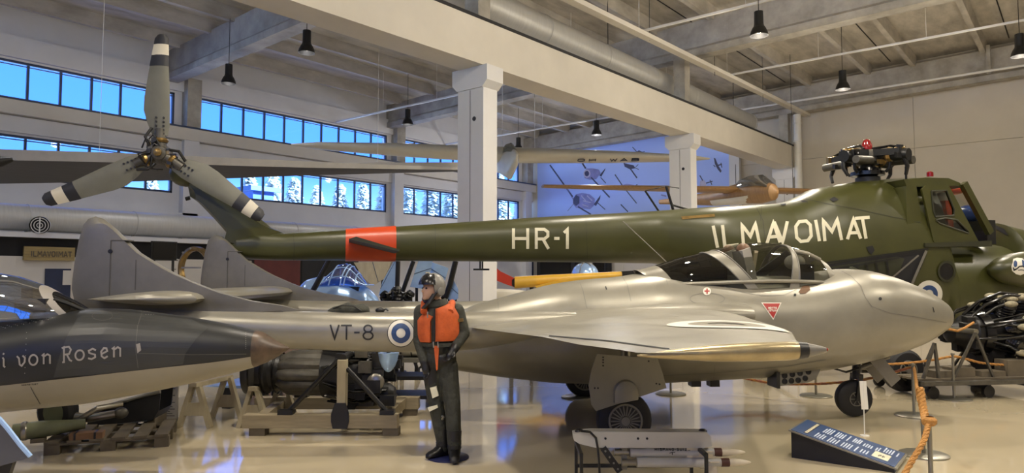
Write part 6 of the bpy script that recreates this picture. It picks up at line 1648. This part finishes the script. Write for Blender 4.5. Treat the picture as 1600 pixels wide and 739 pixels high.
# large grey wing on the left
A0 = at(-140, 268, 13.2); A1 = at(722, 265, 16.6)
gwg = thing('grey_wing', 'long grey aeroplane wing with pale leading edge hanging before the windows', 'wing', Matrix.Translation(A0))
def gws(px, py0, py1, py2, d0, d1):
    a, b, c = at(px, py0, d0), at(px, py1, d0), at(px, py2, d1)
    m_ = (b + c) / 2 + Vector((0, 0, .16))
    return [a - A0, b - A0, (b * .85 + c * .15) - A0 - Vector((0, 0, .02)), c - A0, c - A0 + Vector((0, 0, .04)), m_ - A0 + Vector((0, 0, .05))]
W1 = [gws(-140, 226, 244, 284, 13.2, 16.6), gws(0, 233, 250, 287, 13.5, 16.9), gws(192, 239, 254, 284, 14.1, 16.8), gws(300, 244, 257, 281, 14.5, 16.7), gws(480, 252, 262, 274, 15.4, 16.6), gws(640, 259, 264.5, 270, 16.2, 16.9), gws(722, 262, 265.5, 268, 16.7, 17.0)]
mbw = MB(); n = 6
for r in W1: mbw.v += [tuple(p) for p in r]
for i in range(len(W1) - 1):
    for j in range(n):
        k = (j + 1) % n; mbw.f.append((i * n + j, i * n + k, (i + 1) * n + k, (i + 1) * n + j)); mbw.mi.append(1 if j in (0, 5, 4) else 0)
mbw.f += [tuple(range(n)), tuple((len(W1) - 1) * n + j for j in range(n))]; mbw.mi += [0, 0]
mbw.build('wing_skin', ['wing_grey', 'wing_light'], gwg, 40)
for i, f in enumerate((.3, .78)):
    p0 = W1[0][1].lerp(W1[-1][1], f); 
    sg_ = int(f * 6); a = W1[sg_]; b = W1[min(sg_ + 1, 6)]; t = f * 6 - sg_; pp = a[5].lerp(b[5], t)
    MB().tube([pp - Vector((0, 0, .05)), pp + Vector((0, 0, roof_z(A0 + pp) - (A0 + pp).z))], .005, 6).build('suspension_wire', 'white_steel', gwg)
tu = A0 * 0 + at(8, 252, 13.3) - A0
MB().tube([at(-40, 262, 13.3) - A0, at(2, 252, 13.3) - A0, at(20, 249, 13.4) - A0], [.12, .1, .04], 10).build('wing_nacelle_tip', 'black_metal', gwg)

# ================================================================== radial engine on a cart, right
RG = Fr((1545 - 800) / FP * 11.3, 11.3, 8)
rad = thing('radial_engine', 'large black radial engine with dusty cylinder heads at the right edge', 'engine', RG)
rcz = RG.L(1548, 520)[1]; rx0 = RG.L(1545, 515)[0]
MB().lathe([(-.75, .06), (-.7, .14), (-.5, .2), (-.4, .3), (.35, .3), (.45, .22), (.62, .2)], (rx0, 0, rcz), (1, 0, 0), 24).build('crankcase', 'black_metal', rad)
for row, (xo, off) in enumerate(((.12, 0), (.48, PI / 9))):
    for i in range(9):
        a = 2 * PI * i / 9 + off; ca, sa = math.cos(a), math.sin(a); ax = Vector((0, ca, sa))
        cb = MB().lathe([(.28, .10)] + [(.31 + .022 * k, .125 if k % 2 else .10) for k in range(10)] + [(.55, .11)], (rx0 + xo, 0, rcz), ax, 14).build('cylinder', 'black_gloss', rad)
        hd = Vector((rx0 + xo, 0, rcz)) + ax * .58; sd = Vector((0, -sa, ca))
        MB().ell(hd + Vector((-.03, 0, 0)) + sd * .07, .11, .06, .05, 12, 8).build('rocker_cover', 'cyl_dirty', cb)
        MB().ell(hd + Vector((.10, 0, 0)) - sd * .07, .10, .055, .045, 12, 8).build('rocker_cover', 'cyl_dirty', cb)
        MB().tube([hd + sd * .05 + Vector((-.08, 0, 0)), hd - ax * .1 + Vector((-.2, 0, 0)), Vector((rx0 - .25, 0, rcz)) + ax * .3], .022, 8).build('push_rod_tube', 'black_gloss', cb)
rr_ = random.Random(21)
for i in range(9):
    a = rr_.uniform(-.3, PI + .3) if i % 3 else rr_.uniform(0, 2 * PI); b = a + rr_.uniform(-.5, .5)
    p = [Vector((rx0 - .55 + rr_.uniform(0, .2), -.32 * math.cos(a) * .8, rcz + .3 * math.sin(a))), Vector((rx0 - .25, -.52 * math.cos((a + b) / 2), rcz + .5 * math.sin((a + b) / 2))), Vector((rx0 + .15, -.66 * math.cos(b), rcz + .64 * math.sin(b))), Vector((rx0 + .55, -.62 * math.cos(b + .1), rcz + .6 * math.sin(b + .1)))]
    MB().tube(p, rr_.choice((.018, .024, .03)), 8).build('exhaust_pipe', 'black_gloss', rad)
for i in range(10):
    a = rr_.uniform(0, 2 * PI); MB().obox((rx0 - .55 + rr_.uniform(-.1, .15), -.26 * math.cos(a), rcz + .26 * math.sin(a)), (.07, 0, 0), (0, .06, .01), (0, 0, .06)).build('accessory_box', 'black_metal', rad, None)
MB().tube([RG.L(1474, 512, -.6)[:1] + (-.6,) + RG.L(1474, 512, -.6)[1:], RG.L(1496, 517, -.6)[:1] + (-.6,) + RG.L(1496, 517, -.6)[1:], RG.L(1508, 512, -.6)[:1] + (-.6,) + RG.L(1508, 512, -.6)[1:], RG.L(1521, 504, -.5)[:1] + (-.5,) + RG.L(1521, 504, -.5)[1:]], .018, 8).build('copper_pipe', 'rope_orange', rad)
MB().lathe([(-.2, .1), (-.18, .26), (.5, .28), (.55, .1)], (rx0, 0, rcz - .34), (1, 0, 0), 20).build('oil_sump', 'black_metal', rad)
MB().lathe([(0, .20), (.03, .33), (.16, .36), (.22, .3)], (rx0 - .34, 0, rcz), (1, 0, 0), 28).build('supercharger_case', 'black_gloss', rad)
ct = thing('engine_cart', 'grey wooden cart with steel A-frames under the radial engine', 'cart', RG)
cz0 = RG.L(1540, 594, -.7)[1]
xl, xr = RG.L(1440, 600, -.7)[0], RG.L(1660, 600, -.7)[0]
for y in (-.72, .72): MB().box(xl, xr, y - .04, y + .04, cz0 - .06, cz0).build('cart_rail', 'engine_grey', ct, None)
for i in range(7):
    y = -.66 + i * .2; MB().box(xl, xr, y, y + .17, cz0, cz0 + .03).build('deck_board', 'wood_grey', ct, None)
for px, w_, h_ in ((1470, .32, .10), (1500, .34, .14), (1545, .40, .08), (1590, .5, .24)):
    x = RG.L(px, 590, -.5)[0]; MB().box(x - w_ / 2, x + w_ / 2, -.6, -.35, cz0 + .03, cz0 + .03 + h_).build('deck_block', 'wood_grey', ct, None)
for x in (xl + .25, xr - .3, (xl + xr) / 2):
    for y in (-.6, .6): MB().lathe([(-.03, .09), (.03, .09)], (x, y, .09), (0, 1, 0), 16).build('castor', 'black_metal', ct)
    MB().box(x - .03, x + .03, -.63, .63, .12, cz0 - .05).build('castor_beam', 'black_metal', ct, None)
for y in (-.62, .62):
    ap = RG.L(1524, 520, y); l = RG.L(1490, 575, y); r = RG.L(1552, 587, y)
    MB().bar((ap[0], y, ap[1]), (l[0], y, cz0 + .03), .032, .032, (0, 1, 0)).build('frame_leg', 'engine_grey', ct, None); MB().bar((ap[0], y, ap[1]), (r[0], y, cz0 + .03), .032, .032, (0, 1, 0)).build('frame_leg', 'engine_grey', ct, None)
    a2 = RG.L(1460, 536, y); MB().bar((a2[0], y, a2[1]), (a2[0] - .2, y, cz0 + .03), .035, .04, (0, 1, 0)).build('frame_leg', 'engine_grey', ct, None); MB().bar((a2[0], y, a2[1]), (a2[0] + .05, y, cz0 + .03), .035, .04, (0, 1, 0)).build('frame_leg', 'engine_grey', ct, None)
MB().tube([(RG.L(1524, 518, -.6)[0], -.62, RG.L(1524, 518, -.6)[1]), (RG.L(1524, 518, -.6)[0], .62, RG.L(1524, 518, -.6)[1])], .04, 10).build('frame_axle', 'post_steel', ct)

# ================================================================== stanchions and ropes
def stanchion(px, py, lab):
    t = thing('rope_stanchion', lab, 'stanchion', at_z(px, py, 0), 'steel rope stanchions')
    MB().lathe([(0, .23), (.012, .23), (.02, .215), (.024, .03)], (0, 0, 0), (0, 0, 1), 28).build('base_plate', 'post_steel', t)
    MB().lathe([(.02, .018), (.64, .018), (.65, .026), (.67, .026), (.68, .0)], (0, 0, 0), (0, 0, 1), 14).build('post', 'post_steel', t)
    return t
stanchion(1428.5, 650, 'steel rope stanchion right of the nose wheel'); stanchion(1491, 624, 'steel rope stanchion in front of the radial engine cart')
stanchion(1443.5, 711, 'steel rope stanchion with hanging rope coil'); stanchion(1456, 786, 'nearest steel rope stanchion at the lower right')
stanchion(1275, 619, 'steel rope stanchion behind the perforated airbrake plate'); stanchion(1048, 616, 'steel rope stanchion right of the gear door'); stanchion(901, 621, 'steel rope stanchion in front of the far jet wheel')
def rope(pts, r, m, lab, twist=True):
    P_ = [at(x, y, d) for x, y, d in pts]; o = thing('barrier_rope', lab, 'rope', Matrix.Translation(P_[0]))
    D = []
    for a, b, i in zip(P_, P_[1:], range(99)):
        p0 = P_[max(0, i - 1)]; p3 = P_[min(len(P_) - 1, i + 2)]
        for k in range(10):
            t = k / 10; D.append(.5 * ((2 * a) + (b - p0) * t + (2 * p0 - 5 * a + 4 * b - p3) * t * t + (3 * a - p0 - 3 * b + p3) * t ** 3) - P_[0])
    D.append(P_[-1] - P_[0])
    R2 = []; s = 0
    E_ = [D[0]]
    for a, b in zip(D, D[1:]):
        n = max(1, int((b - a).length / (r * 1.2)))
        for k in range(1, n + 1): E_.append(a.lerp(b, k / n))
    for st_ in range(3):
        pts_ = []
        for i, p in enumerate(E_):
            tn = (E_[min(i + 1, len(E_) - 1)] - E_[max(i - 1, 0)]).normalized(); u_ = tn.cross(Vector((.3, .2, 1))).normalized(); v_ = tn.cross(u_); a = i * .75 + st_ * 2 * PI / 3
            pts_.append(p + (u_ * math.cos(a) + v_ * math.sin(a)) * r * .5)
        MB().tube(pts_, r * .62, 6).build('rope_strand', m if st_ else 'rope_orange', o)
    return o
rope([(1100, 577, 10.9), (1158, 590, 10.7), (1211, 599, 10.4), (1269, 600, 10.1), (1337, 595, 9.7), (1384, 585, 9.4), (1424, 573.5, 9.27)], .018, 'rope_red', 'twisted red and tan rope sagging below the jet belly')
rope([(1372, 570, 10.6), (1423, 567, 10.6), (1460, 562, 10.6), (1489, 557, 10.55), (1510, 561, 10.6), (1540, 568, 10.7), (1600, 571, 10.8), (1680, 566, 10.9)], .018, 'rope_orange', 'orange rope strung in front of the radial engine')
rope([(1428, 574, 9.25), (1431, 592, 8.7), (1434, 615, 8.1), (1437, 628, 7.5), (1443, 616, 7.22)], .018, 'rope_orange', 'orange rope running from the nose wheel stanchion to the coil')
rope([(1437, 607, 7.05), (1440, 625, 7.0), (1444, 645, 6.9), (1447, 660, 6.7)], .036, 'rope_orange', 'thick orange rope coil hanging from the stanchion')
rope([(1460, 656, 5.72), (1452, 662, 5.66), (1449, 670, 5.6), (1443, 690, 5.5), (1428, 715, 5.4), (1412, 742, 5.3), (1385, 780, 5.1)], .021, 'rope_orange', 'orange rope dropping from the nearest stanchion to the picture edge')
kn = thing('rope_hook', 'brass rope hook with rope knot on the nearest stanchion', 'hook', Matrix.Translation(at(1453, 661, 5.66)))
MB().lathe([(-.02, .03), (0, .05), (.03, .05), (.05, .03)], (0, 0, 0), (0, 0, 1), 14, cap=False).build('knot_wrap', 'rope_orange', kn)
MB().tube([(0, 0, .0), RT * -.03 + Vector((0, 0, -.03)), RT * -.05 + Vector((0, 0, -.07)), RT * -.03 + Vector((0, 0, -.1))], .012, 8).build('hook_body', 'brass_metal', kn)
MB().lathe([(-.015, .022), (.015, .022)], RT * -.045 + Vector((0, 0, -.12)), (0, 0, 1), 12).build('hook_collar', 'black_metal', kn)

# ================================================================== small tag stand by the nose wheel
ts = thing('tag_stand', 'thin rod holding a white tag beside the nose wheel', 'sign', at_z(1351, 681, 0))
tz = 1.8 + (432 - 596) / FP * 7.95; tz0 = 1.8 + (432 - 640) / FP * 7.95
MB().tube([(0, 0, 0), (0, 0, tz)], .006, 8).build('rod', 'white_steel', ts)
MB().lathe([(0, .05), (.008, .05), (.01, 0)], (0, 0, 0), (0, 0, 1), 16).build('foot', 'white_steel', ts)
MB().obox(RT * .004 + Vector((0, 0, (tz + tz0) / 2)), RT * .038, FW * .004, Vector((0, 0, (tz - tz0) / 2)) + RT * -.008).build('tag_card', 'paper', ts, None)

# ================================================================== sloping information panel
ip0 = at_z(1237, 715, 0); ip1 = at_z(1398, 739, 0)
ux = (ip1 - ip0); Lp = ux.length; ang = math.atan2(ux.y, ux.x)
IM = Matrix.Translation(ip0) @ Matrix.Rotation(ang, 4, 'Z')
ip = thing('info_wedge', 'sloping blue information panel on a black wedge stand', 'information stand', IM)
inv = IM.inverted(); bk0 = inv @ at_z(1252.5, 652, .275)
Dp = .62; hL, hR = .255, .035
MB().add([(0, 0, 0), (Lp, 0, 0), (Lp, 0, hR), (0, 0, hL), (0, Dp, 0), (Lp, Dp, 0), (Lp, Dp, hR), (0, Dp, hL)], [(0, 1, 2, 3), (5, 4, 7, 6), (0, 3, 7, 4), (1, 5, 6, 2), (0, 4, 5, 1), (3, 2, 6, 7)]).build('wedge_body', 'black_metal', ip, None)
sl = (hR - hL) / Lp
def pan(x, y, dz): return (x, y, hL + sl * x + dz)
def pquad(x0, x1, y0, y1, d0, d1): 
    v = [pan(x, y, dz) for dz in (d0, d1) for y in (y0, y1) for x in (x0, x1)]
    return MB().add(v, [(0, 2, 3, 1), (4, 5, 7, 6), (0, 1, 5, 4), (2, 6, 7, 3), (0, 4, 6, 2), (1, 3, 7, 5)])
pquad(-.02, Lp + .02, -.02, Dp + .02, .002, .016).build('panel_edge', 'post_steel', ip, None)
pquad(.0, Lp, .0, Dp, .016, .02).build('panel_print', 'panel_blue', ip, None)
pquad(.10, .14, .06, Dp * .95, .0202, .0215).build('title_band', 'black_metal', ip, None)
for i in range(9): pquad(.107, .133, .08 + i * .055, .12 + i * .055, .0215, .0225).build('title_letter', 'letter_white', ip, None)
rp = random.Random(8)
for c0, c1, y0, y1, rows in ((.20, .60, .05, .26, 16), (.22, .47, .32, .56, 11), (.50, .58, .36, .56, 4), (.62, .70, .08, .24, 3), (.60, .76, .34, .50, 7), (.78, .92, .38, .58, 6)):
    for r in range(rows):
        x = (c0 + (c1 - c0) * (r + .5) / rows) * Lp / .95; 
        if r % 5 == 4: continue
        pquad(x - .0055, x + .0055, y0, y1 - rp.uniform(0, .05), .0202, .0212).build('text_line', 'panel_text', ip, None)
pquad(Lp * .77, Lp * .92, .10, .32, .0202, .0222).build('photo_card', 'letter_white', ip, None)
for a in range(5):
    x = Lp * (.82 + .012 * a); pquad(x, x + .008, .16 + .02 * (a % 3), .22 + .02 * (a % 2), .0222, .0232).build('photo_mark', 'black_metal', ip, None)

# ================================================================== rocket rack
MF = Fr((1000 - 800) / FP * 5.5, 5.5, 0)
rk_ = thing('rocket_rack', 'grey launcher beam on black legs in front of the main wheel', 'rack', MF)
bmx = MF.LL([(896, 677), (925, 674), (1104, 675), (1110, 682), (1112, 697), (1098, 700), (930, 699), (905, 693), (897, 688)], -.05)
MB().prism(bmx, -.06, .06).build('launcher_beam', 'missile_grey', rk_, None)
for px in (904, 1091):
    x, z = MF.L(px, 697)
    for y in (-.22, .22): MB().box(x - .012, x + .012, y - .012, y + .012, 0, z).build('leg', 'black_metal', rk_, None)
    MB().box(x - .012, x + .012, -.23, .23, z - .03, z).build('leg_bridge', 'black_metal', rk_, None)
zl2 = MF.L(1000, 738)[1]
MB().box(MF.L(904, 697)[0], MF.L(1091, 697)[0], -.232, -.208, zl2 - .02, zl2 + .005).build('cross_bar', 'black_metal', rk_, None); MB().box(MF.L(904, 697)[0], MF.L(1091, 697)[0], .208, .232, zl2 - .02, zl2 + .005).build('cross_bar', 'black_metal', rk_, None)
p, q_ = MF.L(942, 699, -.05), MF.L(968, 736, -.05)
MB().bar((p[0], -.05, p[1]), (q_[0], -.05, q_[1]), .05, .045, (0, 1, 0)).build('brace', 'black_metal', rk_, None)
for i in range(4): MB().lathe([(0, .008), (-.004, .008)], (p[0] + (q_[0] - p[0]) * (i + .5) / 4, -.076, p[1] + (q_[1] - p[1]) * (i + .5) / 4), (0, 1, 0), 8).build('brace_hole', 'silver_dark', rk_)
for px in (997, 1011, 946): x, z = MF.L(px, 685, -.06); MB().lathe([(0, .009), (-.004, .009)], (x, -.061, z), (0, 1, 0), 10).build('beam_bolt', 'dark_gap', rk_)
for px in (905, 1098):
    x, z = MF.L(px, 676); MB().ell((x, 0, z + .01), .035, .03, .022, 12, 8).build('hoist_lug', 'black_metal', rk_)
MB().tube([(MF.L(x_, y_, -.08)[0], -.08, MF.L(x_, y_, -.08)[1]) for x_, y_ in ((907, 673), (922, 675), (931, 684), (934, 700), (936, 720), (937, 745))], .009, 8).build('cable', 'black_metal', rk_)
MB().tube([(MF.L(x_, 674.5, -.0)[0], 0, MF.L(x_, 674.5)[1]) for x_ in (905, 930)], .014, 8).build('plug', 'bare_metal', rk_)
def rocket(px0, py, px_b0, px_b1, px_t, lab, text, y):
    R_F = Fr((px0 - 800) / FP * (5.5 + y), 5.5 + y, 0)
    xz = lambda px: R_F.L(px, py, 0)[0]
    zc = R_F.L(px0, py)[1]; o = thing('rocket', lab, 'rocket', Matrix.Translation(R_F.o + Vector((0, 0, zc))) @ Matrix.Rotation(R_F.rz, 4, 'Z'), 'white rockets on the launcher beam')
    r = 7.3 / FP * 5.5
    MB().lathe([(xz(px0), .0), (xz(px0), r * .8), (xz(px0 + 9), r * .8), (xz(px0 + 9), r * .65), (xz(px0 + 22), r * .7), (xz(px0 + 24), r)], (0, 0, 0), (1, 0, 0), 20).build('nozzle', 'bare_metal', o)
    bo2 = MB().lathe([(xz(px0 + 24), r), (xz(px_b0 - 25), r), (xz(px_b0 - 25) + .002, r * .85), (xz(px_b0), r * .85)], (0, 0, 0), (1, 0, 0), 24).build('motor_tube', 'missile_grey', o)
    MB().lathe([(xz(px_b0), r * .88), (xz(px_b1), r * .88)], (0, 0, 0), (1, 0, 0), 24).build('colour_band', 'missile_brown', o)
    L_ = xz(px_t) - xz(px_b1)
    MB().lathe([(xz(px_b1) + L_ * t, r * .86 * math.sqrt(max(0, 1 - t ** 1.7)) * (1 - .15 * t)) for t in (0, .15, .3, .45, .6, .75, .88, .96, 1)], (0, 0, 0), (1, 0, 0), 24).build('warhead', 'missile_cream', o)
    for k in range(4):
        a = PI / 4 + k * PI / 2 + .5; ca, sa = math.cos(a), math.sin(a); x = xz(px_b0 - 14)
        MB().obox((x, ca * (r + .02), sa * (r + .02)), (.035, 0, 0), (0, -sa * .004, ca * .004), (0, ca * .03, sa * .03)).build('fin', 'missile_cream', o, None)
    if text:
        tr_b = bvh(bo2)
        tx = 'HISPANO-SUIZA'; wds = [.5 if c in 'I-' else 1.0 for c in tx]; tot = sum(wds) + .42 * (len(tx) - 1); x = 1023; k = (1078 - 1023) / tot
        for c, w2 in zip(tx, wds):
            decal('letter', 'letter_black', o, tr_b, letters([(c, (x, 704.2), (x + w2 * k, 704.2), (x, 700.6))], .95), .0025); x += (w2 + .42) * k
        decal('emblem_wing', 'letter_black', o, tr_b, ribbon([(1046, 708), (1050, 706.8), (1055, 706.8)], 1) + ribbon([(1050.5, 706.8), (1050.5, 710.5)], 1.3), .0025)
    return o
rocket(960, 706.5, 1115, 1127, 1165, 'upper white rocket with maker name under the launcher beam', True, -.0)
rocket(971, 722.5, 1126, 1139, 1174, 'lower white rocket without lettering under the launcher beam', False, -.03)
for px, py in ((1080, 711), (1100, 718)):
    x, z = MF.L(px, py); MB().box(x - .04, x + .06, -.03, .03, z - .06, z + .07).build('rocket_clip', 'missile_cream', rk_, None)
x, z = MF.L(975, 712); MB().box(x - .02, x + .02, -.02, .02, z - .1, z + .09).build('rocket_clip', 'silver_dark', rk_, None)
